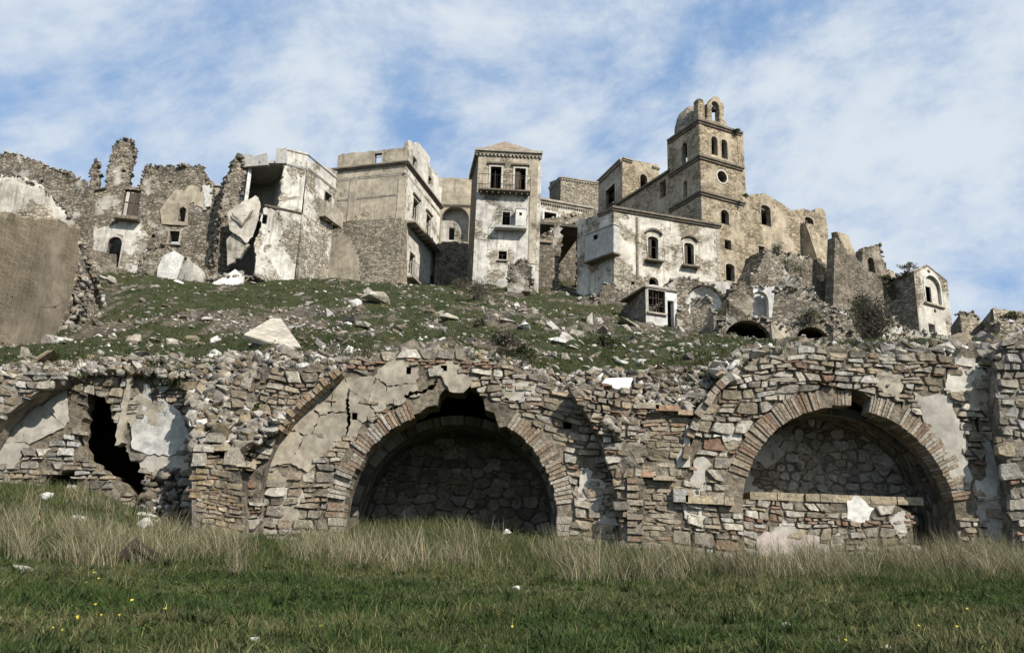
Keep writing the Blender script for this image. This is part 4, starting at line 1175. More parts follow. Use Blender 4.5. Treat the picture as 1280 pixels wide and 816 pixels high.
    def shell(s, L_, C, R_, z0, z1, mat=None, roof=True, roof_drop=.5, t=.4):
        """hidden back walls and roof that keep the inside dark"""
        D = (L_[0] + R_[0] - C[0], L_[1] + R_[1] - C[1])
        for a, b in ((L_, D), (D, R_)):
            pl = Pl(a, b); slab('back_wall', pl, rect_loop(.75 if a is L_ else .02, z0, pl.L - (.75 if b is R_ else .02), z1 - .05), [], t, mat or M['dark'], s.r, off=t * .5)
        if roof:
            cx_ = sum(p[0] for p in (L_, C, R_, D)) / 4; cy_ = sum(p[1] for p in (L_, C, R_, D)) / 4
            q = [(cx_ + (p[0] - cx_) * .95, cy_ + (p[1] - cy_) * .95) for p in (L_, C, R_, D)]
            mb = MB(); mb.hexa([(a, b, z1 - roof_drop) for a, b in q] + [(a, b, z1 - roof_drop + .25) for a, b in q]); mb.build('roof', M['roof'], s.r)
    def quoins(s, pl, left, z0, z1, mat, hh_=.42):
        """alternating corner stones at one end of a wall"""
        z, i = z0, 0
        while z < z1 - .2:
            w = (.62, .38)[i % 2] * random.uniform(.85, 1.1); h_ = hh_ * random.uniform(.85, 1.1)
            if random.random() > .12:
                a, b = (-.03, w) if left else (pl.L - w, pl.L + .03)
                pbox('quoin', pl, a, b, z, min(z + h_ - .03, z1), -.05, .03 + random.uniform(0, .02), mat, s.r)
            z += h_; i += 1
    def rim(s, pl, pts, n, sz=(.12, .3), d=(-.5, .1), cols=1.0):
        """broken stones along a ruined edge"""
        uv = [pl.uv(*p) for p in pts]; P_ = []
        for _ in range(n):
            i = random.randrange(len(uv) - 1); t = random.random(); a, b = uv[i], uv[i + 1]
            P_.append(pl.pos(a[0] + (b[0] - a[0]) * t, a[1] + (b[1] - a[1]) * t + random.gauss(-.03, .08), random.uniform(*d)))
        o = rocks('broken_stones', P_, RNG.uniform(sz[0], sz[1], n), rock_cols(n, RNG, .85 * cols, .03), M['rubble'], s.r, flat=.8)
        o['kind'] = 'stuff'
def xy(p): return (p.x, p.y)
def lev(ref, x, y):
    """plan point seen at (x, y) at the height of ref"""
    return pt(x, y, level_Y(x, y, ref.z))
CR = (.62, .58, .505); OC = (.47, .41, .315); ST = (.335, .29, .22); WH = (.61, .585, .53); GY = (.44, .41, .36)
M['f_ochre'] = m_facade('ochre_plaster_wall', OC, ST, .38, seed=1.0, stain=.55)
M['f_cream'] = m_facade('cream_plaster_wall', CR, ST, .46, seed=7.0, stain=.6)
M['f_white'] = m_facade('whitewashed_wall', WH, (.35, .31, .245), .44, seed=13.0, stain=.75, big=.3)
M['f_stone'] = m_facade('rubble_stone_wall', GY, ST, .78, seed=19.0, stain=.4)
M['f_church'] = m_facade('church_stone_wall', (.43, .365, .27), (.335, .275, .19), .55, sx=2.2, sz=3.6, seed=23.0, stain=.35, edge=.05)
M['f_dark'] = m_facade('dark_stone_or_shade', (.30, .265, .21), (.205, .175, .135), .7, seed=29.0, stain=.5)  # dark stone, also shade painted onto walls turned from the sun
M['f_ruin'] = m_facade('ruin_stone_wall', (.45, .42, .37), (.25, .215, .165), .66, seed=31.0, stain=.5, big=.35, bump=1.0)
M['f_tan'] = m_facade('tan_rendered_wall', (.42, .365, .28), ST, .30, seed=37.0, stain=.5)
M['f_brick'] = m_facade('thin_course_wall', (.25, .21, .155), (.235, .195, .135), .6, sx=1.2, sz=4.2, seed=41.0, stain=.85, bump=.6, big=.15, brick=True)

M['f_fallen'] = m_facade('fallen_render', (.42, .39, .335), (.27, .235, .18), .34, seed=43.0, stain=.6, big=.6)
M['f_pale'] = m_facade('pale_rubble_wall', (.64, .61, .55), (.40, .36, .29), .62, seed=53.0, stain=.4, big=.4)
M['f_sunlit'] = m_facade('sunlit_plaster_wall', (.68, .645, .57), (.38, .335, .26), .34, seed=57.0, stain=.5, big=.3)  # lit copy: sunshine put into the colour of the palace side
# ---- great retaining wall at the left edge
h = House('retaining_wall', 'huge blank brick retaining wall leaning at the left edge', 'retaining wall')
ga, gb = hill_at(2, 446), hill_at(70, 418)
Yw = min(gb.y, 62)
W_ = Pl(xy(pt(-10, 400, Yw - 7)), xy(pt(85, 400, Yw)))
h.wall(W_, [(-200, 255, 1), (0, 269, 1), (60, 275, 1), (100, 283, 1), (98, 300), (97, 330), (92, 350), (88, 372), (78, 400), (70, 420), (55, 470), (-200, 560)], M['f_brick'], t=1.6, clamp=(0, 0), putlog=14, grid=1.5, relief=.12, rough=.1)
W2 = W_.off(-.8)
h.wall(W2, [(68, 430), (85, 385), (95, 340), (99, 300), (104, 310), (112, 345), (122, 362), (125, 385), (110, 420), (90, 440)], M['f_ruin'], t=1.5, clamp=(0, 0), rough=.15, name='broken_end', grid=.8, relief=.3)
h.rim(W2, [(99, 300), (104, 312), (112, 345), (122, 362), (125, 385), (108, 418)], 90, (.15, .4), (-.8, .3))
h.rim(W2, [(75, 420), (90, 385), (97, 340), (105, 360), (95, 400), (80, 425)], 120, (.15, .4), (.0, .5))

# ---- ruins at the far left
h = House('ruined_house', 'roofless grey ruin with a sloping broken top above the brick retaining wall', 'ruin')
P1 = plpx((0, 240, 76), (115, 240, 76))
h.wall(P1, [(-200, 205), (-20, 199, 1), (2, 196, 1), (8, 190, 1), (30, 197, 1), (59, 208, 1), (76, 217, 1), (82, 215), (88, 213, 1), (95, 222, 1), (105, 229, 1), (112, 238), (112, 345), (-200, 345)], M['f_ruin'], t=.8, clamp=(0, 0), grid=1.2, relief=.3, rough=.16, breach=9)
h.rim(P1, [(-10, 198), (8, 190), (30, 197), (59, 208), (82, 215), (105, 229)], 110)
P1b = plpx((0, 240, 73.5), (115, 240, 74.5))
h.wall(P1b, [(-200, 216), (0, 222, 1), (20, 219, 1), (36, 224, 1), (54, 235, 1), (66, 250, 1), (82, 262, 1), (90, 274), (92, 345), (-200, 345)], M['f_cream'], t=.7, clamp=(0, 0), grid=1.2, relief=.25, rough=.16, name='front_wall', breach=5)
h.rim(P1b, [(-10, 220), (20, 219), (54, 235), (82, 262), (90, 274)], 90)
h = House('ruined_house', 'white-walled ruin with a tall jagged masonry pinnacle and two arched doors', 'ruin')
P2 = plpx((97, 280, 77), (178, 280, 78))
ops = [('a', 98.5, 286, 111, 309), ('a', 133, 296, 151, 333), ('r', 153.5, 237, 174, 269)]
h.wall(P2, [(92, 350), (92, 262), (98, 246, 1), (106, 238, 1), (110, 228, 1), (114, 209, 1), (119, 200, 1), (125, 203, 1), (122, 234), (131, 236), (132, 226, 1), (135, 209, 1), (143, 181, 1), (148, 176, 1), (155, 172, 1), (165, 174, 1), (169, 187, 1), (165, 205, 1), (160, 230, 1), (176, 236), (182, 240), (182, 350)], M['f_ruin'], ops, t=.7, clamp=(0, 0), grid=1.0, relief=.25, rough=.13, putlog=6, breach=6)
h.rim(P2, [(131, 236), (135, 209), (143, 181), (155, 172), (165, 174), (169, 187), (165, 205), (160, 232)], 120, (.1, .26), (-.8, .12))
h.rim(P2, [(108, 236), (114, 209), (119, 200), (125, 203), (122, 232)], 40, (.1, .2))
P2f = P2.off(.12)
h.wall(P2f, [(93, 345), (94, 284, 1), (112, 280, 1), (122, 286, 1), (140, 282, 1), (152, 276, 1), (178, 280, 1), (184, 300, 1), (176, 350)], M['f_white'], [o for o in ops if o[2] > 280], t=.2, clamp=(0, 0), name='plaster', rough=.15)
h.frame(P2f, ops[1], .22, .06, M['greyplaster'], sill=False, name='door_surround')
mb = MB(); u0, z0, u1, z1 = P2.rect(*ops[2][1:])
for i in range(4): pbox('', P2, u0 + (u1 - u0) * i / 3 - .05, u0 + (u1 - u0) * i / 3 + .05, z0, z1, -.3, -.18, None, None, mb)
pbox('', P2, u0, u1, z1 - .12, z1, -.3, -.12, None, None, mb); pbox('', P2, u0, u1, (z0 + z1) / 2, (z0 + z1) / 2 + .1, -.3, -.17, None, None, mb)
pbox('', P2, u0 + (u1 - u0) * .34, u1, z0, z0 + (z1 - z0) * .9, -.27, -.22, None, None, mb)
mb.build('door_frame', M['wood'], h.r)
h.balcony(P2, 146, 177, 262, 278, 1.0, rail=False, slab_h=.3, wall_mat=M['trimdark'])
P2l = plpx((95, 320, 73.5), (146, 322, 74.5))
h.wall(P2l, [(94, 345), (95, 311, 1), (120, 313, 1), (145, 318), (145, 350)], M['f_dark'], t=.5, clamp=(0, 0), name='parapet', rough=.05)
h.wall(P2.off(-4), [(60, 370), (90, 240), (118, 232), (126, 240), (176, 240), (190, 370)], M['f_white'], clamp=(0, 0), name='inner_wall')
mb = MB(); a, b = P2.uv(100, 241), P2.uv(133, 236)
mb.tube(P2.pos(a[0], a[1], .1), P2.pos(b[0], b[1], .1), .12); mb.build('beam', M['wood'], h.r)

h = House('ruined_house', 'brown roofless house shell with ragged level top and two fallen plaster vault ends', 'ruin')
P3 = plpx((176, 280, 80), (290, 290, 80))
ops = [('a', 223, 259, 232, 277), ('r', 211.5, 289, 224, 305)]
h.wall(P3, [(172, 365), (174, 300), (174, 236, 1), (178, 222, 1), (184, 206, 1), (194, 208, 1), (219, 209, 1), (232, 208, 1), (255, 207, 1), (254, 215, 1), (260, 221, 1), (265, 234, 1), (268, 258, 1), (272, 285, 1), (274, 320, 1), (278, 365)], M['f_ruin'], ops, t=.7, clamp=(0, 0), grid=1.0, relief=.28, rough=.13, putlog=8, breach=7)
h.rim(P3, [(174, 236), (184, 206), (219, 208), (255, 207)], 120, (.12, .32), (-.7, .2)); h.rim(P3, [(254, 215), (265, 234), (268, 258), (273, 300), (276, 345)], 90)
h.wall(P3.off(.10), [(200, 262), (216, 240, 1), (240, 232, 1), (258, 240, 1), (263, 252, 1), (258, 262, 1), (236, 256), (234, 282), (202, 280)], M['f_tan'], [('a', 223, 259, 232, 277)], t=.15, clamp=(0, 0), name='plaster', rough=.2)
h.wall(P3.off(-2.5), [(180, 300), (180, 232), (262, 225, 1), (276, 232), (290, 262), (290, 300)], M['f_tan'], clamp=(0, 0), name='inner_wall')
h.wall(P3.off(.14), [(253, 232, 1), (262, 231, 1), (266, 244, 1), (263, 258, 1), (257, 258, 1)], M['whiteplaster'], t=.2, clamp=(0, 0), name='white_patch', rough=.08)
h.frame(P3, ops[1], .18, .06, M['trim'])
for x0, x1, y in ((236, 276, 261), (240, 274, 266), (264, 280, 231)):
    a, b = P3.uv(x0, y), P3.uv(x1, y); mb = MB(); mb.tube(P3.pos(a[0], a[1], -.4), P3.pos(b[0], b[1], -.6), .13, 5); mb.build('beam', M['wood'], h.r)
P3p = plpx((176, 330, 77.5), (262, 340, 77.5))
h.wall(P3p, [(172, 365), (175, 330, 1), (185, 312, 1), (205, 306, 1), (225, 312, 1), (236, 326, 1), (256, 332, 1), (262, 345, 1), (262, 370)], M['f_ruin'], t=2.2, clamp=(0, 0), grid=.9, relief=.2, rough=.15, name='base_wall')
h.rim(P3p, [(172, 345), (185, 312), (205, 306), (236, 326), (262, 345)], 110, (.15, .4), (-1.2, .2))
def dome_frag(hh, pl, pts, mat, name, bulge=.6):
    q = px_poly(pl, pts); q = [p[:2] for p in q]; c = cen(q)
    V = [pl.pos(a, b, .15) for a, b in q] + [pl.pos(c[0] + (a - c[0]) * .6, c[1] + (b - c[1]) * .6, bulge * .6) for a, b in q] + [pl.pos(c[0], c[1], bulge * .7)] + [pl.pos(a, b, -.3) for a, b in q]
    n = len(q); F = [(i, (i + 1) % n, n + (i + 1) % n, n + i) for i in range(n)] + [(n + i, n + (i + 1) % n, 2 * n) for i in range(n)] + [(2 * n + 1 + (i + 1) % n, (i + 1) % n, i, 2 * n + 1 + i) for i in range(n)]
    mesh(name, V, F, mat, hh.r, uv=[(v.x, v.z) for v in V])
dome_frag(h, P3p.off(.3), [(196, 352), (198, 335), (205, 320), (218, 314), (230, 321), (226, 336), (221, 352)], M['whiteplaster'], 'white_vault_end', .35)
dome_frag(h, P3p.off(.25), [(222, 354), (228, 334), (236, 322), (240, 330), (234, 354)], M['greyplaster'], 'grey_vault_edge', .3)
dome_frag(h, P3p.off(.5), [(229, 358), (233, 340), (242, 329), (254, 338), (256, 346), (252, 360)], M['greyplaster'], 'grey_vault_end', .5)

# ---- half collapsed house with the open upper room
h = House('collapsed_house', 'half collapsed white corner house with its upper room torn open', 'house')
PE0 = pt(354.3, 184.4, 79); PE1 = lev(PE0, 385, 192); PE2 = lev(PE0, 421, 222)
F1, F2 = Pl(xy(PE0), xy(PE1)), Pl(xy(PE1), xy(PE2))
h.wall(F1, [(354, 184), (388, 192), (388, 372), (312, 372), (318, 345), (320, 325, 1), (318, 303, 1), (324, 290, 1), (326, 272, 1), (332, 259, 1), (346, 263, 1), (349, 250, 1), (351, 235, 1), (354, 215, 1)], M['f_white'], [('r', 328, 268, 334, 280)], clamp=(0, 1), t=.5, putlog=14, rough=.09)
op = ('r', 405, 241, 414, 259)
h.wall(F2, [(370, 188), (430, 221), (430, 372), (370, 372)], M['f_white'], [op], t=.5, putlog=14)
h.wall(F2, [(370, 262), (404, 283), (408, 286), (430, 296), (430, 374), (370, 374)], M['f_pale'], t=.3, off=.10, putlog=16, name='bare_stone', clamp=(1, 1), mitre=(0, 0))
h.frame(F2, op, .12, .05, M['cement'], sill=False)
h.balcony(F2, 399, 422, 259, 279, .75, solid=True, slab_h=.22, wall_mat=M['trim'], brackets=3)
h.cornice(F1, (354, 203), (385, 211), .22, .12, 'string_course', M['cement']); h.cornice(F2, (385, 211), (421, 236), .22, .12, 'string_course', M['cement'])
h.cornice(F1, (354, 186), (385, 193), .12, .1, 'coping', M['cement']); h.cornice(F2, (385, 193), (421, 223), .12, .1, 'coping', M['cement'])
h.cornice(F1, (330, 259), (378, 263), .18, .15, 'floor_edge', M['trimdark'])
z1 = PE0.z; zr = F1.uv(354, 203)[1]; zf = F1.uv(354, 262)[1]
A0 = pt(302, 215, 79.5)
back = Vector((F1.n.x, F1.n.y, 0)) * -6.0
def prism(hh, name, plan, z0, z1_, mat):
    mb = MB(); n = len(plan); V = [(p[0], p[1], z0) for p in plan] + [(p[0], p[1], z1_) for p in plan]
    F = [tuple(range(n - 1, -1, -1)), tuple(range(n, 2 * n))] + [(i, (i + 1) % n, n + (i + 1) % n, n + i) for i in range(n)]
    return mesh(name, V, F, mat, hh.r, uv=[(v[0], v[1]) for v in V])
e1 = Vector((PE0.x, PE0.y)); e0 = Vector((A0.x, A0.y)); bk = Vector((back.x, back.y))
mid_ = [e0.lerp(e1, t) + Vector((0, random.uniform(-.1, .25))) for t in (.15, .3, .45, .6, .8)]
ed_ = (e1 - e0).normalized() * 1.4
prism(h, 'roof', [e0, *mid_, e1 + Vector((-.05, .25)), e1 + ed_ + Vector((0, .75)), e1 + ed_ + bk, e0 + bk], zr + .0, zr + .25, M['cement'])
R1 = Pl(e0, e1)
h.wall(R1, [(299, 209), (300, 194, 1), (316, 193), (317, 196), (333, 191), (335, 206)], M['cement'], t=.3, clamp=(0, 0), name='parapet', rough=.05)
h.wall(R1, [(344, 204), (345, 186, 1), (358, 184), (358, 204)], M['cement'], t=.3, clamp=(0, 0), name='parapet', rough=.03)
slab('inner_wall', Pl(e0 + bk, e1 + bk), rect_loop(-.3, zf - 9, (e1 - e0).length + 4, zr), [], .4, M['greyplaster'], h.r)
slab('inner_wall', Pl(e0 + Vector((.55, .3)), e0 + bk + Vector((.55, .3))), rect_loop(0, zf - .5, 5.5, zr - .002), [], .35, M['whiteplaster'], h.r)
slab('inner_wall', Pl(e1 + Vector((.5, .6)), e1 + bk + Vector((.5, 0))), rect_loop(0, zf - 8, 5.8, zr - .002), [], .3, M['greyplaster'], h.r)
prism(h, 'floor', [e0 + Vector((.3, 1.4)), e0.lerp(e1, .45) + Vector((0, 1.0)), e1 + Vector((.3, 1.6)), e1 + bk, e0 + bk], zf - .3, zf, M['trimdark'])
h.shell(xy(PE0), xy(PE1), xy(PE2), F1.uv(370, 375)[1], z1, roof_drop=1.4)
PX = plpx((270, 290, 78.5), (306, 290, 80.5))
h.wall(PX, [(264, 372), (266, 345, 1), (268, 320, 1), (272, 290, 1), (274, 262, 1), (278, 240, 1), (284, 222, 1), (292, 210, 1), (294, 198, 1), (300, 193, 1), (304, 197, 1), (306, 215, 1), (301, 238, 1), (299, 262, 1), (291, 276, 1), (287, 305, 1), (284, 335, 1), (283, 372)], M['f_ruin'], t=1.0, clamp=(0, 0), rough=.16, step=.25, grid=.8, relief=.25, name='broken_cross_wall', breach=3)
h.rim(PX, [(266, 345), (272, 290), (278, 240), (292, 210), (300, 193), (306, 215), (299, 262), (288, 300), (284, 340)], 200, (.14, .36), (-1.0, .35))
# the floor slab that slid down, and its ridge
def sheet(hh, name, pts, Ys, mat, t=.3, parent=None):
    q_ = []
    for i in range(len(pts)):
        (x, y), (x2, y2) = pts[i], pts[(i + 1) % len(pts)]
        for t_ in (0, .25, .5, .75): q_.append((x + (x2 - x) * t_ + random.gauss(0, .6) * (t_ > 0), y + (y2 - y) * t_ + random.gauss(0, .6) * (t_ > 0), Ys[i] + (Ys[(i + 1) % len(Ys)] - Ys[i]) * t_))
    P_ = [pt(*a_) for a_ in q_]; n = len(P_)
    nr = (P_[4] - P_[0]).cross(P_[8] - P_[0]).normalized(); _ = (P_[1] - P_[0]).cross(P_[2] - P_[0]).normalized()
    if nr.y > 0: nr = -nr
    V = P_ + [p - nr * t for p in P_]
    F = [tuple(range(n)), tuple(range(2 * n - 1, n - 1, -1))] + [(i, n + i, n + (i + 1) % n, (i + 1) % n) for i in range(n)]
    return mesh(name, V, F, mat, hh.r if hh else parent, uv=[(v.x, v.z) for v in V])
o = sheet(h, 'fallen_floor', [(287, 268), (302, 258), (322, 247), (325, 252), (323, 275), (316, 296), (308, 304), (300, 296), (290, 290)], [77.6, 78.0, 78.8, 78.8, 78.2, 77.8, 77.4, 77.3, 77.3], M['f_fallen'], .35)
sheet(None, 'ridge', [(290, 265), (303, 279), (316, 262), (316, 265), (303, 283), (290, 269)], [77.3, 77.35, 78.0, 77.95, 77.3, 77.25], M['trimdark'], .1, o)
sheet(h, 'hanging_plaster', [(283, 300), (290, 291), (306, 302), (312, 306), (300, 322), (284, 332)], [77.6] * 6, M['f_fallen'], .4)
h.rim(plpx((262, 350, 76.5), (330, 350, 76.5)), [(262, 352), (280, 346), (300, 350), (320, 346), (345, 356)], 160, (.15, .5), (-1.2, .6), 1.1)
b_ = hill_at(290, 360)
lying('plaster_slab', 'white fallen plaster slab below the torn open house', [(261, 356), (288, 360), (303, 352), (305, 345), (294, 336), (282, 345)], [75.0, 74.6, 75.2, 76, 76.6, 76.2], M['whiteplaster'], .4)
for x, y in ((352, 364), (368, 366), (385, 362)): h.rim(plpx((x - 20, y, 76.8), (x + 20, y, 76.8)), [(x - 18, y - 4), (x + 18, y - 5)], 40, (.15, .4), (-.6, .5), 1.1)

# ---- palace with the long balcony
h = House('palace', 'large cream palace with pilasters, stone base and a long side balcony', 'house')
C_ = pt(508, 202, 86); L_ = lev(C_, 411, 212.5); R_ = lev(C_, 551, 258)
F1, F2 = Pl(xy(L_), xy(C_)), Pl(xy(C_), xy(R_))
h.wall(F1, [(405, 372), (405, 211), (421, 211), (422.6, 195, 1), (428, 192, 1), (466, 189, 1), (504, 185), (507, 177), (516, 175), (516, 372)], M['f_ochre'], [('r', 468, 192, 477.5, 204.5)], t=.5, rough=.05)
ops = [('r', 515.5, 249, 522.7, 277), ('r', 532, 269, 538, 295), ('r', 515.5, 197, 520.4, 209), ('r', 535, 221, 539, 232), ('r', 511, 316, 518, 344), ('r', 537, 345, 543, 364)]
h.wall(F2, [(500, 178), (509, 176), (513, 175.5), (521, 183), (523, 178), (538, 197), (537, 206.5), (548, 220), (549, 240), (551, 256), (570, 258), (570, 380), (490, 380)], M['f_sunlit'], ops, t=.5, putlog=6)  # sunny side painted lighter than the front
h.cornice(F1, (416, 212), (508, 202), .35, .35, ext=(.2, .3), mat=M['trimdark']); h.cornice(F2, (508, 202), (551, 258), .35, .35, ext=(.3, .2), mat=M['trimdark'])
for x0, x1 in ((436, 445), (497, 505), (417, 421)):
    u0, z0, u1, z1 = F1.rect(x0, 224, x1, 276); h.strip(F1, u0, u1, z0, z1, .07, M['f_ochre'], 'pilaster')
for (a, b), hh_ in ((((417, 224), (505, 214)), .4), (((417, 249), (503, 243)), .22)):
    h.cornice(F1, a, b, hh_, .06, 'band', M['trim'])
h.cornice(F2, (506, 214), (551, 268), .3, .06, 'band', M['f_cream'])
h.wall(F1, [(405, 372), (405, 281), (428, 278), (499, 273), (516, 272), (516, 372)], M['f_stone'], t=.5, off=.18, name='stone_base', rough=.05, mitre=(0, 0), putlog=4)
h.wall(F1, [(408, 360), (412, 300, 1), (424, 290, 1), (438, 296, 1), (446, 318, 1), (452, 345, 1), (448, 362)], M['f_tan'], t=.2, off=.26, name='plaster_patch', rough=.15, clamp=(1, 1), mitre=(0, 0))
h.wall(F2, [(496, 272), (507, 274), (507, 350), (496, 372)], M['f_stone'], t=.3, off=.16, name='quoin', clamp=(1, 1), mitre=(0, 0))
for o in ops[:2] + ops[4:]: h.frame(F2, o, .14, .06, M['palestone'], sill=False, lintel=o in ops[:2])
for o in ops[2:4]: h.frame(F2, o, .1, .05, M['trim'], sill=False)
h.frame(F1, ('r', 468, 192, 477.5, 204.5), .12, .06, M['trim'], sill=False)
u0, z0 = F2.uv(508.6, 281); u1, z1 = F2.uv(551, 322)
zz = (z0 + z1) / 2
h.quoins(F2, True, zz - 3.5, C_.z - .5, M['trim'])
bal = pbox('long_balcony', F2, u0 - .2, F2.L, zz - .1, zz + .14, -.1, 1.05, M['trim'], h.r)
for i in range(8): pbox('bracket', F2, u0 + .3 + i * 1.2, u0 + .48 + i * 1.2, zz - .34, zz - .103, -.1, .8, M['trimdark'], bal)
h.balcony(F2, 508, 519, 330, 352, .8, bars=6, slab_h=.18)
zb_ = F1.uv(460, 372)[1]
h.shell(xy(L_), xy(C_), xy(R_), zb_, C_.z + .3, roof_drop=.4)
# ---- wall with archway between the palace and the tower house
h = House('archway_wall', 'tan wall with a blind arch niche between palace and tower house', 'wall')
PW = plpx((545, 260, 99), (597, 260, 99))
h.wall(PW, [(535, 380), (535, 223), (560, 222, 1), (580, 223, 1), (600, 222), (600, 380)], M['f_tan'], [('a', 551, 258, 586, 302)], t=.9, clamp=(0, 0), rough=.05)
h.wall(PW.off(-1.2), [(540, 320), (540, 240), (598, 240), (598, 320)], M['f_white'], [('r', 561, 285, 568, 300)], clamp=(0, 0), name='niche_wall')
h.wall(PW.off(-4), [(530, 330), (530, 235), (605, 235), (605, 330)], M['dark'], clamp=(0, 0), name='inner_wall')  # backing painted dark so the niche window looks unlit
h.cornice(PW, (546, 256), (596, 256), .3, .15, 'string_course', M['trimdark'])
h.wall(plpx((545, 330, 95.5), (592, 330, 96.5)), [(540, 385), (545, 306, 1), (556, 302, 1), (580, 304, 1), (591, 310, 1), (594, 385)], M['f_dark'], t=2.5, clamp=(0, 0), grid=1.0, relief=.2, rough=.12, name='battered_base')
# ---- tower house
h = House('tower_house', 'tall narrow white tower house with pyramid roof and two balconies', 'house')
L_ = pt(598.5, 187, 84); R_ = lev(L_, 673, 191); B_ = pt(591, 200, 90.5)
F1 = Pl(xy(L_), xy(R_)); F2 = Pl(xy(B_), xy(L_))
ops = [('r', 613, 209, 626.5, 236), ('r', 643.4, 211, 657, 238), ('r', 628, 265, 637.5, 286), ('r', 623, 314, 633.5, 325)]
h.wall(F1, [(580, 187), (690, 192), (690, 372), (580, 372)], M['f_white'], ops, t=.5, putlog=8)
h.wall(F1, [(580, 196), (690, 199), (690, 240), (580, 237)], M['f_ochre'], ops[:2], t=.25, off=.05, name='upper_storey', mitre=(0, 0))
slab('wall', F2, rect_loop(0, L_.z - 17, F2.L, L_.z), [], .5, M['f_dark'], h.r, mitre=(0, 1))  # side wall painted darker to read as shade
u0, z0, u1, z1 = F1.rect(662, 200, 671, 330); h.strip(F1, u0, u1, z0, z1, .08, M['f_ochre'], 'corner_strip')
h.cornice(F1, (598, 187), (674, 191), .55, .45, ext=(.35, .35), mat=M['trim'], dent=18); h.strip(F2, 0, F2.L + .3, L_.z - .5, L_.z, .35, M['trimdark'])
for o in ops[:2]: h.frame(F1, o, .2, .12, M['palestone'], sill=False, lintel=True)
h.frame(F1, ops[1], .02, .06, M['palestone'], sill=False, shutter='l', name='window')
h.frame(F1, ops[2], .08, .05, M['whiteplaster'], sill=False, name='door'); h.frame(F1, ops[3], .1, .05, M['palestone'])
h.balcony(F1, 598, 663, 223, 242, .85, bars=18, slab_h=.16, wall_mat=M['trimdark'], brackets=9)
bal = h.balcony(F1, 618.5, 658, 275, 289, 1.0, bars=10, slab_h=.25, wall_mat=M['cement'])
u0, z0, u1, z1 = F1.rect(644, 266, 657, 286)
slab('privy', F1.off(1.0), rect_loop(u0, z0 - .2, u1, z1), [rect_loop((u0 + u1) / 2 - .2, z1 - .75, (u0 + u1) / 2 + .1, z1 - .4)], .1, M['whiteplaster'], h.r)
pbox('privy_side', F1, u0, u0 + .1, z0 - .2, z1, 0, .9, M['whiteplaster'], h.r); pbox('privy_side', F1, u1 - .1, u1, z0 - .2, z1, 0, .9, M['whiteplaster'], h.r); pbox('privy_roof', F1, u0 - .05, u1 + .05, z1 + .003, z1 + .1, 0, 1.05, M['cement'], h.r)
D = Vector(xy(B_)) + Vector(xy(R_)) - Vector(xy(L_))
zt = L_.z + .003; pk = (Vector(xy(L_)) + D) / 2
q = [Vector(xy(L_)), Vector(xy(R_)), D, Vector(xy(B_))]; q = [pk + (p - pk) * 1.02 for p in q]
mesh('roof', [(p.x, p.y, zt) for p in q] + [(pk.x, pk.y, zt + 2.9)], [(0, 1, 4), (1, 2, 4), (2, 3, 4), (3, 0, 4), (3, 2, 1, 0)], M['roof'], h.r)
h.shell(xy(B_), xy(L_), xy(R_), F1.uv(630, 372)[1], L_.z, roof=False)
SW = Pl(xy(R_), xy(D)); slab('wall', SW, rect_loop(.02, L_.z - 17, SW.L, L_.z - .02), [], .4, M['f_white'], h.r)
# ---- the weathered rock stub and ruins right of the tower house
h = House('rock_stub', 'leaning stump of weathered masonry at the foot of the tower house', 'ruin')
PK = plpx((634, 350, 78.5), (667, 350, 78.5))
h.wall(PK, [(632, 385), (634, 355, 1), (636, 335, 1), (645, 326, 1), (656, 322, 1), (664, 332, 1), (663, 348, 1), (668, 362, 1), (668, 388)], M['f_ruin'], t=1.8, clamp=(0, 0), grid=.6, relief=.35, rough=.18)
h.rim(PK, [(634, 355), (640, 330), (656, 323), (664, 335), (666, 360)], 60, (.12, .35), (-1.5, .2)); h.rim(PK, [(630, 380), (650, 376), (670, 382)], 50, (.15, .4), (-.2, .7))
h = House('ruined_house', 'roofless shadowed ruin with dark voids left of the main house', 'ruin')
PV = plpx((660, 310, 86), (724, 310, 87))
h.wall(PV, [(660, 385), (660, 305, 1), (668, 296, 1), (690, 288, 1), (691, 300), (690, 385)], M['f_dark'], t=.7, clamp=(0, 0), rough=.1, relief=.1, grid=1.0)  # shadow tone painted into this wall
h.wall(PV.off(-.3), [(690, 385), (690, 300, 1), (692, 284, 1), (700, 277, 1), (703, 300, 1), (699, 330, 1), (702, 385)], M['f_ruin'], t=.7, clamp=(0, 0), rough=.14, relief=.15, grid=.8, name='pillar')
h.wall(PV.off(-4.5), [(650, 385), (655, 278), (668, 275, 1), (696, 272, 1), (722, 268, 1), (742, 262), (742, 385)], M['f_stone'], [('p', [(696, 284), (719, 278), (722, 300), (722, 330), (720, 372), (700, 375), (697, 318)])], t=.6, clamp=(0, 0), rough=.07, name='back_wall')
h.wall(PV.off(-11), [(640, 400), (645, 285), (760, 280), (760, 400)], M['f_dark'], t=.6, clamp=(0, 0), name='inner_wall')
a, b, z_ = PV.uv(652, 290)[0], PV.uv(732, 290)[0], PV.uv(706, 281)[1]
pbox('shade_slab', PV, a, b, z_, z_ + .3, -10.9, -.4, M['dark'], h.r)  # slab added to keep light out, so the void stays dark
h.rim(PV, [(660, 305), (690, 288)], 40); h.rim(PV.off(-4.5), [(668, 275), (722, 268)], 40)
pbox('lean_to_roof', PV, PV.uv(660, 300)[0], PV.uv(690, 300)[0], PV.uv(675, 303)[1], PV.uv(675, 300)[1], -2.5, .2, M['roof'], h.r)
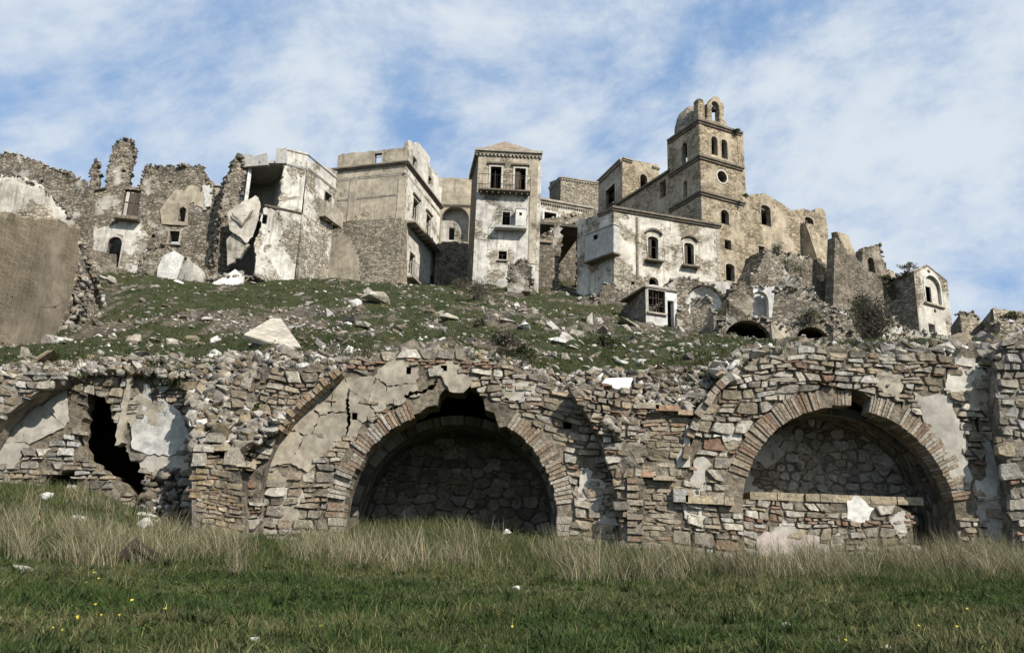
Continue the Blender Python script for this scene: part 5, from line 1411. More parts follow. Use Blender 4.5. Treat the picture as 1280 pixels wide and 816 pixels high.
# ---- dentilled house and buildings behind
h = House('house', 'low cream house with dentilled cornice behind the tower house', 'house')
A_ = pt(668, 247, 97); B_ = lev(A_, 740, 260)
F1 = Pl(xy(A_), xy(B_)); op = ('r', 680, 266, 695, 284)
h.wall(F1, [(660, 247), (745, 260), (745, 320), (660, 320)], M['f_cream'], [op], t=.5)
h.frame(F1, op, .25, .08, M['whiteplaster'], sill=True)
h.cornice(F1, (668, 247), (740, 260), .5, .4, dent=26)
n_ = Vector((F1.n.x, F1.n.y)) * -7
mesh('roof', [(*(F1.A + F1.n * .4), A_.z + .01), (*(F1.B + F1.n * .4), A_.z + .01), (*(F1.B + n_), A_.z + 2.2), (*(F1.A + n_), A_.z + 2.2), (*(F1.B + n_), A_.z - 3), (*(F1.A + n_), A_.z - 3)], [(0, 1, 2, 3), (3, 2, 4, 5)], M['f_stone'], h.r)
h.wall(F1.off(-4), [(655, 250), (745, 262), (745, 320), (655, 320)], M['dark'], clamp=(0, 0), name='inner_wall')
h = House('house', 'plain stone house with crenel-like eaves on the skyline', 'house')
C_ = pt(701, 221, 118); L_ = lev(C_, 687, 235); R_ = lev(C_, 748, 228)
for a, b, m_ in ((L_, C_, M['f_dark']), (C_, R_, M['f_stone'])):  # left wall takes the darker, shaded colour
    F_ = Pl(xy(a), xy(b)); h.wall(F_, [(600, 200), (800, 200), (800, 320), (600, 320)] if False else [(680, 300), (680, 235) if a is L_ else (690, 220.5), (703, 220.5) if a is L_ else (750, 228.3), (703, 300) if a is L_ else (750, 300)], m_, t=.5, name='wall')
    h.cornice(F_, (687, 235) if a is L_ else (701, 221), (701, 221) if a is L_ else (748, 228), .4, .25, dent=14)
h.shell(xy(L_), xy(C_), xy(R_), C_.z - 14, C_.z, roof_drop=.3)
# ---- tall gabled block behind the nave
h = House('house', 'tall stone block with long cornice and arched loggia window behind the church nave', 'house')
C_ = pt(778, 198, 119); L_ = lev(C_, 716, 258); R_ = lev(C_, 824, 212)
F1, F2 = Pl(xy(L_), xy(C_)), Pl(xy(C_), xy(R_))
op = ('r', 757, 234, 769, 262)
h.wall(F1, [(700, 340), (700, 274), (778, 198), (790, 198), (790, 340)], M['f_tan'], [op], t=.5)
h.balcony(F1, 755, 772, 250, 262, .8, bars=6, slab_h=.2, wall_mat=M['trimdark']); h.frame(F1, op, .2, .08, M['palestone'], sill=False)
h.cornice(F1, (719, 256), (778, 198), .45, .5, dent=24); op = ('a', 800, 218, 809, 236)
h.wall(F2, [(760, 198), (778, 198), (823, 206), (830, 212), (830, 340), (760, 340)], M['f_church'], [op], t=.5, putlog=5)
h.cornice(F2, (778, 198), (790, 200), .45, .4); h.cornice(F2, (815, 208), (824, 210), .35, .3)
h.frame(F2, op, .2, .06, M['trim'], sill=False)
h.shell(xy(L_), xy(C_), xy(R_), C_.z - 22, C_.z, roof_drop=1.8)

# ---- church and bell tower
TC = pt(873.7, 150, 100); TR = lev(TC, 924.7, 166); TL = lev(TC, 837, 175.5)
FT, FL = Pl(xy(TC), xy(TR)), Pl(xy(TL), xy(TC))
h = House('bell_tower', 'square stone bell tower with small dome and bell gable', 'tower')
ops = [('a', 889, 171, 896.6, 193.5), ('a', 901.7, 175, 909, 198), ('o', 896.5, 214, 908.5, 228.5), ('a', 901, 262.5, 911, 280), ('r', 906, 300, 914, 312), ('a', 907, 330, 918, 352, .4)]
zt = TC.z
h.wall(FT, [(860, 150), (940, 168), (940, 420), (860, 420)], M['f_church'], ops, t=.7, putlog=18)
opl = [('a', 852, 178.5, 859, 206), ('a', 854, 226, 859, 247)]
h.wall(FL, [(820, 185), (890, 142), (890, 420), (820, 420)] if False else [(826, 176 + 7), (837, 175.5), (873.7, 150), (886, 142), (886, 420), (826, 420)], M['f_church'], opl, t=.7, putlog=6)
for (a, b) in (((873.7, 150), (924.7, 166)), ((874.6, 194.5), (929, 209)), ((876, 239), (933, 255))):
    z = FT.uv(*a)[1]
    for F_ in (FT, FL):
        mb = MB(); pbox('', F_, -.35 if F_ is FT else -.15, F_.L + .3, z - .22, z + .05, -.1, .38, None, None, mb); pbox('', F_, -.2, F_.L + .18, z - .5, z - .223, -.1, .2, None, None, mb)
        mb.build('string_course', M['trimdark'], h.r)
for o in ops[:2]: h.frame(FT, o, .14, .05, M['trim'], sill=False)
h.frame(FT, ops[2], .2, .05, M['palestone'], sill=False); h.frame(FT, ops[3], .15, .05, M['trim'], sill=False); h.frame(FT, ops[5], .2, .06, M['trim'], sill=True)
for F_ in (FT, FL):
    for s_ in (0.02, F_.L - .52): h.strip(F_, s_, s_ + .5, FT.uv(874.6, 194.5)[1] + .05, zt - .5, .06, M['f_church'], 'corner_pilaster')
TD = Vector(xy(TL)) + Vector(xy(TR)) - Vector(xy(TC))
for a, b in ((xy(TL), TD), (TD, xy(TR))):
    F_ = Pl(a, b); slab('back_wall', F_, rect_loop(.02, zt - 26, F_.L - .02, zt - .02), [arch_loop(F_.L * .4, zt - 4.5, F_.L * .6, zt - 1.5)] , .6, M['f_church'], h.r)
tc_ = (Vector(xy(TL)) + Vector(xy(TR))) / 2
q = [tc_ + (Vector(p) - tc_) * .98 for p in (xy(TL), xy(TC), xy(TR), TD)]
mb = MB(); mb.hexa([(p[0], p[1], zt - .25) for p in q] + [(p[0], p[1], zt + .06) for p in q]); mb.build('roof', M['roof'], h.r)
h.quoins(FT, True, zt - 14, zt - 8.6, M['f_church']); h.quoins(FT, False, zt - 14, zt - 8.6, M['f_church'])
# dome
dc = tc_ + (Vector(xy(TL)) - tc_) * .32; V, F, k1, k2 = [], [], 20, 8; rd = 2.5
for j in range(k2):
    t = j / k2 * math.pi / 2
    for i in range(k1):
        a = 2 * math.pi * i / k1; w = 1 + .03 * random.uniform(-1, 1); V.append((dc.x + rd * w * math.cos(t) * math.cos(a), dc.y + rd * w * math.cos(t) * math.sin(a), zt + .05 + 4.5 * math.sin(t) ** .8 * w))
V.append((dc.x, dc.y, zt + 4.55)); F += [(j * k1 + i, j * k1 + (i + 1) % k1, (j + 1) * k1 + (i + 1) % k1, (j + 1) * k1 + i) for j in range(k2 - 1) for i in range(k1)] + [((k2 - 1) * k1 + i, (k2 - 1) * k1 + (i + 1) % k1, len(V) - 1) for i in range(k1)]
mesh('dome', V, F, M['f_stone'], h.r, uv=[(math.atan2(v[1] - dc.y, v[0] - dc.x) * 2, v[2]) for v in V])
FG = FT.off(-.35)
g_ = px_poly(FG, [(881, 152), (884.5, 146), (884.5, 129), (888, 127.5), (890, 123), (893.5, 120), (898, 121.5), (901.5, 128), (905, 131), (904.5, 146), (907, 152), (911, 162), (881, 158)])
slab('bell_gable', FG, g_, [arch_loop(*FG.rect(889.6, 127, 899, 151.4))], .9, M['f_church'], h.r)
u0, z0, u1, z1 = FG.rect(875, 124, 883, 152); pbox('turret', FG, u0, u1, zt - .1, z1, -1.3, -.35, M['f_church'], h.r)
tp = FG.pos((u0 + u1) / 2, z1, -.82); mb = MB(); mb.tube(tp, tp + Vector((0, 0, .35)), .62, 8, .3); mb.build('turret_cap', M['trimdark'], h.r)
bp = FG.pos(*FG.uv(894.5, 131), -.45); mb = MB()
for r0, r1, a, b in ((.12, .22, 0, -.2), (.22, .3, -.2, -.55), (.3, .42, -.55, -.75)): mb.tube(bp + Vector((0, 0, a)), bp + Vector((0, 0, b)), r0, 8, r1)
mb.build('bell', M['iron'], h.r)

h = House('church', 'long buttressed stone church with two gables below the bell tower', 'church')
FC = FT.off(-.12)
ops = [('a', 951, 257, 963, 281.5, .5), ('a', 1006, 272, 1017, 296, .5), ('r', 948, 308, 956, 321)]
h.wall(FC, [(938, 430), (928, 250), (931, 246), (934, 244, 1), (955, 241.4, 1), (975, 253, 1), (989, 263), (1005, 260.7, 1), (1018, 266), (1019.5, 261), (1027, 259.5), (1032, 266), (1033, 275), (1035, 292), (1042, 430)], M['f_church'], ops, clamp=(0, 0), t=.8, putlog=22, rough=.04, mitre=(0, 0))
for o in ops[:2]: h.frame(FC, o, .22, .06, M['trim'], sill=False)
h.frame(FC, ops[2], .1, .05, M['trim'])
FI = FC.off(-6); h.wall(FI, [(925, 430), (925, 256), (955, 250), (985, 268), (1005, 267), (1030, 282), (1040, 430)], M['dark'], clamp=(0, 0), name='inner_wall')  # backing painted dark so the church windows look unlit
a, b = FC.uv(898, 318), FC.uv(990, 347); z = (a[1] + b[1]) / 2
# nave wall on the shadow side, back wall, roof
FN = Pl(xy(lev(pt(837, 212, level_Y(837, 212, FL.uv(837, 212)[1])), 776, 254)), xy(TL))
zn = FL.uv(838, 212)[1]
FN = Pl(FL.A - FL.dir * 19, FL.A)
on = ('r', 823.6, 226, 831.6, 247)
slab('wall', FN, rect_loop(0, zn - 18, 19, zn), [h.opening(FN, on)], .7, M['f_church'], h.r, off=-.1)
mb = MB(); pbox('', FN, -.2, 19, zn - .25, zn + .05, -.4, .25, None, None, mb); mb.build('eaves', M['trimdark'], h.r)
NB = FC.pos(FC.uv(1030, 300)[0], 0)
bd = (FL.A - FL.B).normalized() * 20
p0, p1 = Vector(FC.A) , Vector((NB.x, NB.y))
for a, b in ((p1, p1 + bd), (p1 + bd, FN.A.copy())):
    F_ = Pl(a, b); slab('back_wall', F_, rect_loop(.02, zn - 20, F_.L, zn - 4.5), [], .5, M['f_dark'], h.r)
s0, s1 = FC.uv(940, 260)[0], FC.uv(1028, 275)[0]
zr_ = FC.uv(989, 266)[1]
q = [FC.pos(s0, zr_, -.9), FC.pos(s1, zr_, -.9)]; q += [q[1] + Vector((bd.x, bd.y, 0)), q[0] + Vector((bd.x, bd.y, 0))]
mb = MB(); mb.hexa([v - Vector((0, 0, .5)) for v in q] + [v - Vector((0, 0, .2)) for v in q]); mb.build('roof', M['roof'], h.r)
q = [FN.pos(0, zn, -.8), FN.pos(19, zn, -.8), FN.pos(19, zn, -6), FN.pos(0, zn, -6)]
mb = MB(); mb.hexa([v - Vector((0, 0, .6)) for v in q] + [v - Vector((0, 0, .3)) for v in q]); mb.build('roof', M['roof'], h.r)
def buttress(hh, pl, x0, x1, ytop, ybot, d_top, d_bot, mat, xb0=None, xb1=None, name='buttress'):
    """sloping buttress standing out from a wall"""
    u0, u1 = pl.uv(x0, ytop)[0], pl.uv(x1, ytop)[0]; zt_ = pl.uv((x0 + x1) / 2, ytop)[1]; zb_ = pl.uv((x0 + x1) / 2, ybot)[1]
    V = [pl.pos(u0, zb_, d_bot), pl.pos(u1, zb_, d_bot), pl.pos(u1, zb_, -.1), pl.pos(u0, zb_, -.1), pl.pos(u0, zt_, d_top), pl.pos(u1, zt_, d_top), pl.pos(u1, zt_ + .2, -.1), pl.pos(u0, zt_ + .2, -.1)]
    mb = MB(); mb.hexa(V); o = mb.build(name, mat, hh.r)
    return o
buttress(h, FC, 1001, 1014, 283, 352, .9, 3.2, M['f_church']); buttress(h, FC, 1040, 1053, 294, 352, .9, 3.2, M['f_church'])
# ---- main house
h = House('main_house', 'broad cream house with two arched balcony windows and a hanging concrete closet', 'house')
C_ = pt(767.4, 258.4, 80); R_ = lev(C_, 898.5, 280.4); L_ = lev(C_, 722, 277)
F1, F2 = Pl(xy(C_), xy(R_)), Pl(xy(L_), xy(C_))
ops = [('a', 809.6, 296, 822.5, 324, .35), ('a', 855, 304, 867, 331, .3), ('a', 811.5, 346.6, 823, 360, .5), ('r', 789, 352, 793, 356)]
h.wall(F1, [(750, 254), (910, 284), (910, 420), (750, 420)], M['f_cream'], ops, t=.55, putlog=16)
h.wall(F2, [(690, 300), (722, 276, 1), (735, 271, 1), (748, 268), (785, 250), (785, 420), (690, 420)], M['f_white'], t=.55, rough=.06)
h.cornice(F1, (767.4, 259), (898.5, 281), .4, .35, ext=(.3, .2), mat=M['trimdark']); h.cornice(F2, (748, 268), (767.4, 259), .4, .3, mat=M['trimdark'])
for o, sh in zip(ops[:2], ('l', 'l')):
    h.frame(F1, o, .2, .08, M['palestone'], sill=False, shutter=sh)
    h.balcony(F1, o[1] - 4, o[3] + 5, o[4] - 12, o[4] + 4, .6, bars=5, slab_h=.16, wall_mat=M['trimdark'], rail=o is ops[0])
    u0, z0, u1, z1 = F1.rect(o[1] - 4, o[2] - 9, o[3] + 5, o[2] - 5)
    V = []; k = 9
    for j, (rr, dd) in enumerate(((0, .0), (.28, .0))):
        pass
    mb = MB()
    for i in range(7):
        ta, tb = math.pi * (.12 + .76 * i / 7), math.pi * (.12 + .76 * (i + 1) / 7); um, w = (u0 + u1) / 2, (u1 - u0) / 2
        c4 = [(um - w * math.cos(ta), z0 + .75 * math.sin(ta) - .5), (um - w * math.cos(tb), z0 + .75 * math.sin(tb) - .5)]
        mb.hexa([F1.pos(c4[0][0], c4[0][1], .25), F1.pos(c4[1][0], c4[1][1], .25), F1.pos(c4[1][0], c4[1][1], -.05), F1.pos(c4[0][0], c4[0][1], -.05), F1.pos(c4[0][0], c4[0][1] + .22, .25), F1.pos(c4[1][0], c4[1][1] + .22, .25), F1.pos(c4[1][0], c4[1][1] + .22, -.05), F1.pos(c4[0][0], c4[0][1] + .22, -.05)])
    mb.build('pediment', M['trimdark'], h.r)
u0, z0, u1, z1 = F1.rect(795, 272, 797.5, 348); pbox('drainpipe', F1, u0, u1, z0, z1, -.05, .1, M['trimdark'], h.r)
h.quoins(F1, True, C_.z - 9.5, C_.z - .5, M['trim']); h.quoins(F1, False, C_.z - 8, C_.z - .5, M['trim'])
# hanging closet
u0, z0, u1, z1 = F2.rect(731, 287, 769, 321); dd = .9
FK = F2.off(dd)
cu0, cz0, cu1, cz1 = FK.rect(731, 287.5, 767, 321)
sm = FK.rect(741.5, 293.5, 747, 299.5)
slab('closet', FK, rect_loop(cu0, cz0, cu1, cz1), [rect_loop(*sm)], .12, M['cement'], h.r)
for e in (cu0, cu1 - .1): pbox('closet_side', F2, e, e + .1, cz0, cz1, 0, dd - .13, M['cement'], h.r)
pbox('closet_floor', F2, cu0 - .05, cu1 + .05, cz0 - .16, cz0 - .003, -.05, dd + .08, M['trimdark'], h.r); pbox('closet_roof', F2, cu0 - .08, cu1 + .08, cz1 + .003, cz1 + .12, -.05, dd + .1, M['cement'], h.r)
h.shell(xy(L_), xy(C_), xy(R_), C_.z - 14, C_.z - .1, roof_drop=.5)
M['f_bright'] = m_facade('bright_whitewash', (.66, .645, .61), (.36, .33, .27), .24, seed=47.0, stain=.4, big=.5)
# ================================================================ ruins on the right below the church
h = House('terrace_wall', 'rough weedy terrace wall below the church gables', 'wall')
PT_ = FC.off(3.4)
h.wall(PT_, [(940, 450), (944, 345, 1), (958, 311, 1), (986, 316, 1), (1030, 326, 1), (1044, 332), (1052, 450)], M['f_ruin'], t=3.2, clamp=(0, 0), grid=1.2, relief=.25, rough=.12, putlog=4)
h.rim(PT_, [(944, 345), (958, 311), (986, 316), (1030, 326)], 70, (.15, .35), (-1.0, .2))
buttress(h, PT_, 1046, 1090, 330, 432, .3, 3.4, M['f_church']); buttress(h, PT_, 1093, 1106, 341, 432, 1.4, 4.2, M['f_church'])
h.wall(PT_.off(-.5), [(1040, 450), (1042, 330), (1090, 336, 1), (1112, 352, 1), (1126, 372, 1), (1130, 450)], M['f_church'], t=1.0, clamp=(0, 0), name='side_wall')
h = House('ruined_stub', 'jagged dark ruin stub standing on the skyline right of the church', 'ruin')
PJ = plpx((1060, 330, 102), (1113, 340, 106))
h.wall(PJ, [(1040, 400), (1044, 296, 1), (1052, 306, 1), (1060, 319), (1070, 319, 1), (1072, 326), (1078, 328), (1079, 312, 1), (1090, 307, 1), (1099.5, 305), (1101, 316, 1), (1105, 325, 1), (1108, 334, 1), (1114, 348, 1), (1118, 400)], M['f_dark'], [('a', 1085, 322, 1093, 340)], t=1.2, clamp=(0, 0), rough=.14, grid=1.2, relief=.2)
h.rim(PJ, [(1079, 312), (1099, 305), (1105, 325), (1113, 346)], 60, (.15, .35), (-1.0, .1))
# chapel
h = House('chapel', 'small gabled chapel with arched window and dark weedy side', 'chapel')
C_ = pt(1142, 339, 64); R_ = lev(C_, 1184, 351); L_ = lev(C_, 1103, 354)
F1, F2 = Pl(xy(C_), xy(R_)), Pl(xy(L_), xy(C_))
ops = [('a', 1156, 345, 1175, 380), ('o', 1159, 337, 1163, 341.5), ('o', 1167, 386, 1170.5, 391), ('r', 1161, 405, 1169, 416)]
gz = F1.uv(1160, 331)[1]
h.wall(F1, [(1130, 338), (1142, 338), (1151, 334), (1160, 331), (1172, 341), (1184, 350.6), (1195, 352), (1195, 450), (1130, 450)], M['f_cream'], ops, t=.5, putlog=10)
slab('wall', F2, rect_loop(0, C_.z - 8, F2.L, C_.z), [], .5, M['f_dark'], h.r, mitre=(0, 1))  # shade of the chapel side put into its colour
h.frame(F1, ops[0], .16, .06, M['whiteplaster'], sill=True)
u0, z0, u1, z1 = F1.rect(1156, 345, 1175, 380)
q = arch_loop(u0, z0, u1, z1); um = u0 + (u1 - u0) * .55
slab('plaster_lunette', F1.off(-.22), q, [rect_loop(u0 + .12, z0 + .01, um, z0 + (z1 - z0) * .62)], .12, M['palestone'], h.r)
D = Vector(xy(L_)) + Vector(xy(R_)) - Vector(xy(C_)); cm = Vector(xy(C_)).lerp(Vector(xy(R_)), .43); dm = Vector(xy(L_)).lerp(D, .43)
q = [(*F2.A, C_.z), (*F2.B, C_.z), (cm.x, cm.y, gz), (dm.x, dm.y, gz), (*xy(R_), C_.z), (D.x, D.y, C_.z)]
V = [(a, b, c + .01) for a, b, c in q] + [(a, b, c - .22) for a, b, c in q]
mesh('roof', V, [(0, 1, 2, 3), (3, 2, 4, 5), (9, 8, 7, 6), (11, 10, 8, 9), (0, 6, 7, 1), (4, 10, 11, 5), (1, 7, 8, 2), (2, 8, 10, 4), (3, 9, 6, 0), (5, 11, 9, 3)], M['roof'], h.r)
h.shell(xy(L_), xy(C_), xy(R_), C_.z - 9, C_.z, roof=False)
h.rim(F2, [(1104, 354), (1120, 347), (1141, 339)], 50, (.12, .3), (-.6, .3), .6)
h = House('low_wall', 'low broken wall of pale stone in front of the chapel', 'wall')
PQ = plpx((1137, 425, 58), (1196, 425, 58)); h.wall(PQ, [(1100, 450), (1112, 420, 1), (1137, 414, 1), (1160, 416, 1), (1194, 424, 1), (1196, 450)], M['f_cream'], [('r', 1147, 425, 1151, 430), ('o', 1163, 423, 1170, 431), ('r', 1183, 431, 1187, 436)], t=.6, clamp=(0, 0), rough=.08)
h.rim(PQ, [(1112, 420), (1137, 414), (1160, 416), (1194, 424)], 50, (.1, .25))
h = House('ruined_wall', 'square stub of a stone house with a dark shaded side right of the chapel', 'ruin')
C_ = pt(1200, 394, 52); R_ = pt(1225, 398, 52.8); L_ = pt(1186, 392, 55)
F1, F2 = Pl(xy(C_), xy(R_)), Pl(xy(L_), xy(C_))
h.wall(F1, [(1190, 392, 1), (1205, 391, 1), (1218, 391, 1), (1226, 400, 1), (1232, 412), (1232, 460), (1190, 460)], M['f_stone'], t=.6, rough=.06); slab('wall', F2, rect_loop(0, C_.z - 4, F2.L, C_.z + .1), [], .5, M['f_dark'], h.r, mitre=(0, 1))  # side away from the sun painted in the darker colour
h.rim(F1, [(1200, 392), (1216, 391), (1225, 400)], 30, (.1, .22))
h = House('ruined_wall', 'long low stone house walls at the right edge, topped with grass', 'ruin')
C_ = pt(1241, 385, 50); R_ = pt(1330, 396, 53); L_ = pt(1219, 384, 54)
F1, F2 = Pl(xy(C_), xy(R_)), Pl(xy(L_), xy(C_))
h.wall(F1, [(1235, 384, 1), (1262, 388, 1), (1290, 392, 1), (1340, 398), (1340, 460), (1235, 460)], M['f_stone'], t=.6, rough=.05); slab('wall', F2, rect_loop(0, C_.z - 4, F2.L, C_.z), [], .5, M['f_dark'], h.r, mitre=(0, 1))  # left return painted dark for its shade
C2 = pt(1249, 401, 46); R2 = pt(1340, 408, 46.5); L2 = pt(1214, 409, 49)
F1, F2 = Pl(xy(C2), xy(R2)), Pl(xy(L2), xy(C2))
h.wall(F1, [(1240, 401, 1), (1262, 402, 1), (1290, 404, 1), (1340, 408), (1340, 470), (1240, 470)], M['f_stone'], t=1.5, rough=.05, name='front_wall'); slab('front_wall', F2, rect_loop(0, C2.z - 4, F2.L, C2.z), [], 1.2, M['f_dark'], h.r, mitre=(0, 1))  # shade painted into the left return here too
h.rim(F1, [(1249, 401), (1290, 404)], 50, (.1, .25), (-1.2, .1))

# the little white building with the gridded window
h = House('white_hut', 'small white hut front with a black gridded window and a dark doorway', 'hut')
C_ = pt(807, 358, 61); R_ = lev(C_, 846, 364); L_ = pt(779, 357, 66)
F1, F2 = Pl(xy(C_), xy(R_)), Pl(xy(L_), xy(C_))
ops = [('r', 810, 363, 831, 391), ('r', 834.5, 376, 842.5, 411)]
h.wall(F1, [(800, 355), (812, 356, 1), (846, 362), (850, 364), (850, 436), (800, 436)], M['f_bright'], ops, t=.35, rough=.04)
u0, z0, u1, z1 = F1.rect(*ops[0][1:]); mb = MB()
for i in range(4):
    a = u0 + (u1 - u0) * i / 3; pbox('', F1, a - .025, a + .025, z0, z1, -.16, -.1, None, None, mb)
for i in range(4):
    b = z0 + (z1 - z0) * i / 3; pbox('', F1, u0, u1, b - .025, b + .025, -.165, -.095, None, None, mb)
mb.build('window_grid', M['iron'], h.r); h.frame(F1, ops[0], .08, .05, M['palestone'])
slab('wall', F2, rect_loop(0, C_.z - 5, F2.L, C_.z - .1), [], .35, M['f_dark'], h.r, mitre=(0, 1))  # hut side painted dark in place of shade
u0, u1 = F1.uv(800, 356)[0], F1.uv(812, 356)[0]; pbox('roof', F1, -.15, F1.L + .05, C_.z - .1, C_.z + .04, -4, .12, M['trimdark'], h.r)
h.shell(xy(L_), xy(C_), xy(R_), C_.z - 6, C_.z - .2, roof=False)
# broken walls round it
def stub(label, Y, pts, mat, ops=(), t=.7, n=40, name='ruined_wall', cat='ruin', Y2=None, rim=True, relief=.15, rough=.1):
    xs = [p[0] for p in pts]; ym = sum(p[1] for p in pts) / len(pts)
    hh = House(name, label, cat); pl = plpx((min(xs), ym, Y), (max(xs), ym, Y2 or Y))
    hh.wall(pl, pts, mat, ops, t=t, clamp=(0, 0), rough=rough, grid=.7, relief=relief)
    fl = [p[:2] for p in pts if len(p) > 2]
    if rim and len(fl) > 1: hh.rim(pl, fl, n, (.1, .28), (-t, .12))
    return hh, pl
stub('broken stone stub at the foot of the main house corner', 70, [(748, 420), (752, 385, 1), (750, 366, 1), (756, 354, 1), (768, 354, 1), (774, 364, 1), (790, 362, 1), (800, 366, 1), (806, 385, 1), (790, 392, 1), (784, 420)], M['f_ruin'], n=60, relief=.25)
stub('grey wall end standing right of the white hut', 58, [(862, 440), (863, 378, 1), (870, 371, 1), (886, 372, 1), (888, 385, 1), (893, 392, 1), (892, 425, 1), (896, 440)], M['f_stone'], n=45, Y2=57, relief=.1)
stub('low stone wall with a small black opening beside the white hut', 60, [(844, 440), (846, 392, 1), (852, 384, 1), (862, 378, 1), (866, 440)], M['f_ruin'], [('r', 851, 413, 861, 426)], n=20)
h, pl = stub('torn stone shell around the white half dome', 66, [(824, 430), (828, 362, 1), (838, 350, 1), (852, 347, 1), (872, 350, 1), (890, 356, 1), (903, 368, 1), (908, 392, 1), (914, 430)], M['f_ruin'], [('a', 856, 356, 905, 440, 2.0)], n=90, t=1.3, relief=.3)
q = px_poly(pl, [(850, 425), (852, 380), (860, 360), (880, 352), (900, 362), (908, 390), (908, 425)])
dome_frag(h, pl.off(-.35), [(854, 405), (857, 378), (866, 363), (880, 357), (894, 363), (903, 378), (906, 405)], M['whiteplaster'], 'white_half_dome', -.5)
h.wall(pl.off(-2.4), [(840, 430), (842, 352), (915, 352), (920, 430)], M['f_white'], clamp=(0, 0), name='inner_wall')
h, pl = stub('bulging dark masonry lump beside the white arched niche', 64, [(908, 400), (908, 372, 1), (914, 358, 1), (926, 352, 1), (938, 358, 1), (942, 372, 1), (940, 400)], M['f_dark'], n=60, t=2.0, relief=.5, rough=.15)
h, pl = stub('white plastered wall with an arched niche above the dark vault', 66, [(932, 430), (934, 362, 1), (950, 357, 1), (968, 358, 1), (978, 366, 1), (976, 385, 1), (984, 400), (986, 430)], M['f_bright'], [('a', 940, 364, 961, 402)], n=50)
h.wall(pl.off(-1.2), [(932, 420), (934, 360), (985, 360), (985, 420)], M['f_bright'], clamp=(0, 0), name='niche_back')
stub('square dark block of masonry perched above the niche', 72, [(938, 380), (938, 344, 1), (944, 340, 1), (959, 339, 1), (961, 360, 1), (960, 380)], M['f_dark'], n=20, t=2.0)
stub('long cracked wall sloping down right from the church terrace', 63, [(960, 440), (968, 366, 1), (984, 358, 1), (1000, 362, 1), (1020, 374, 1), (1046, 388, 1), (1066, 408, 1), (1086, 432, 1), (1094, 450), (960, 450)], M['f_stone'], n=90, relief=.14, Y2=60)
stub('broken wall end with a white plaster foot below the shrub', 52, [(1040, 450), (1042, 412, 1), (1052, 408, 1), (1064, 414, 1), (1066, 428, 1), (1080, 430, 1), (1094, 446), (1096, 460)], M['f_ruin'], n=40)
o_, pl = stub('white plaster scrap at the wall top below the shrub', 50, [(1066, 452), (1068, 428, 1), (1078, 426, 1), (1090, 436, 1), (1096, 452)], M['f_white'], n=16, t=.4)
for lab, Y, pts, op, r_ in (('low dark vault mouth left of its twin on the wall top', 54, [(898, 445), (899, 408, 1), (912, 398, 1), (932, 394, 1), (955, 398, 1), (968, 404, 1), (978, 445)], ('a', 905, 400, 965, 445, 1.5), 1), ('low dark vault mouth hung with green weeds', 55, [(972, 445), (974, 404, 1), (990, 408, 1), (1000, 402, 1), (1018, 398, 1), (1034, 404, 1), (1044, 414, 1), (1050, 445)], ('a', 994, 408, 1039, 450, 1.2), 1)):
    h, pl = stub(lab, Y, pts, M['f_ruin'], [op], n=70, t=.6, name='vault_mouth', relief=.12)
    xs = [p[0] for p in pts]; lp = h.opening(pl, op)
    u0, u1 = min(p[0] for p in lp) - .5, max(p[0] for p in lp) + .5; zt_ = max(p[1] for p in lp) + .15; zb_ = min(p[1] for p in lp) - .5
    pbox('vault_roof', pl, u0, u1, zt_, zt_ + .3, -4.5, -.62, M['core'], h.r); pbox('vault_back', pl, u0, u1, zb_, zt_ - .003, -4.8, -4.5, M['core'], h.r)
    for e in (u0, u1 - .2): pbox('vault_side', pl, e, e + .2, zb_, zt_ - .003, -4.497, -.62, M['core'], h.r)
stub('slanting slab of masonry between the two vault mouths', 53, [(968, 445), (964, 404), (970, 400, 1), (978, 402), (992, 426, 1), (996, 445)], M['f_tan'], n=14, t=.5)
stub('dark broken wall above the weed-hung vault', 59, [(1012, 430), (1010, 392, 1), (1016, 386, 1), (1034, 392, 1), (1048, 402, 1), (1048, 430)], M['f_dark'], n=30, t=1.0)
stub('thin grey plank-like wall above the left vault mouth', 57, [(893, 420), (894, 406, 1), (906, 400, 1), (920, 396), (922, 408), (900, 420)], M['f_tan'], n=8, t=.4)
stub('rubble wall remnant under the slope left of the hut', 66, [(716, 400), (720, 374, 1), (735, 370, 1), (748, 374, 1), (752, 400)], M['f_ruin'], n=30)
stub('stepped stone wall with a dark doorway below the church terrace', 74, [(972, 420), (974, 352, 1), (984, 344, 1), (998, 347, 1), (1002, 358, 1), (1016, 360, 1), (1022, 376, 1), (1034, 380, 1), (1040, 420)], M['f_pale'], [('r', 986, 362, 993, 380)], n=50, Y2=72)
stub('small white plastered wall scrap under the big buttress', 66, [(1040, 430), (1042, 392, 1), (1052, 386, 1), (1064, 396, 1), (1068, 430)], M['f_bright'], n=24)
h, pl = stub('broken vault end with pale plaster beside the lower shrub', 62, [(1018, 430), (1020, 404, 1), (1030, 396, 1), (1044, 400, 1), (1050, 430)], M['f_ruin'], [('a', 1026, 404, 1042, 436)], n=30)
h.wall(pl.off(-1.0), [(1016, 436), (1018, 398), (1052, 398), (1052, 436)], M['f_bright'], clamp=(0, 0), name='niche_back')
stub('tan wall fragment with two dark holes left of the shrub', 64, [(996, 420), (998, 380, 1), (1010, 372, 1), (1022, 380, 1), (1030, 392, 1), (1034, 420)], M['f_tan'], [('r', 1004, 388, 1009, 396), ('r', 1016, 394, 1020, 401)], n=26)
stub('low pale wall stepping down towards the chapel', 60, [(1096, 440), (1098, 398, 1), (1108, 394, 1), (1122, 404, 1), (1134, 410, 1), (1140, 440)], M['f_pale'], n=30)
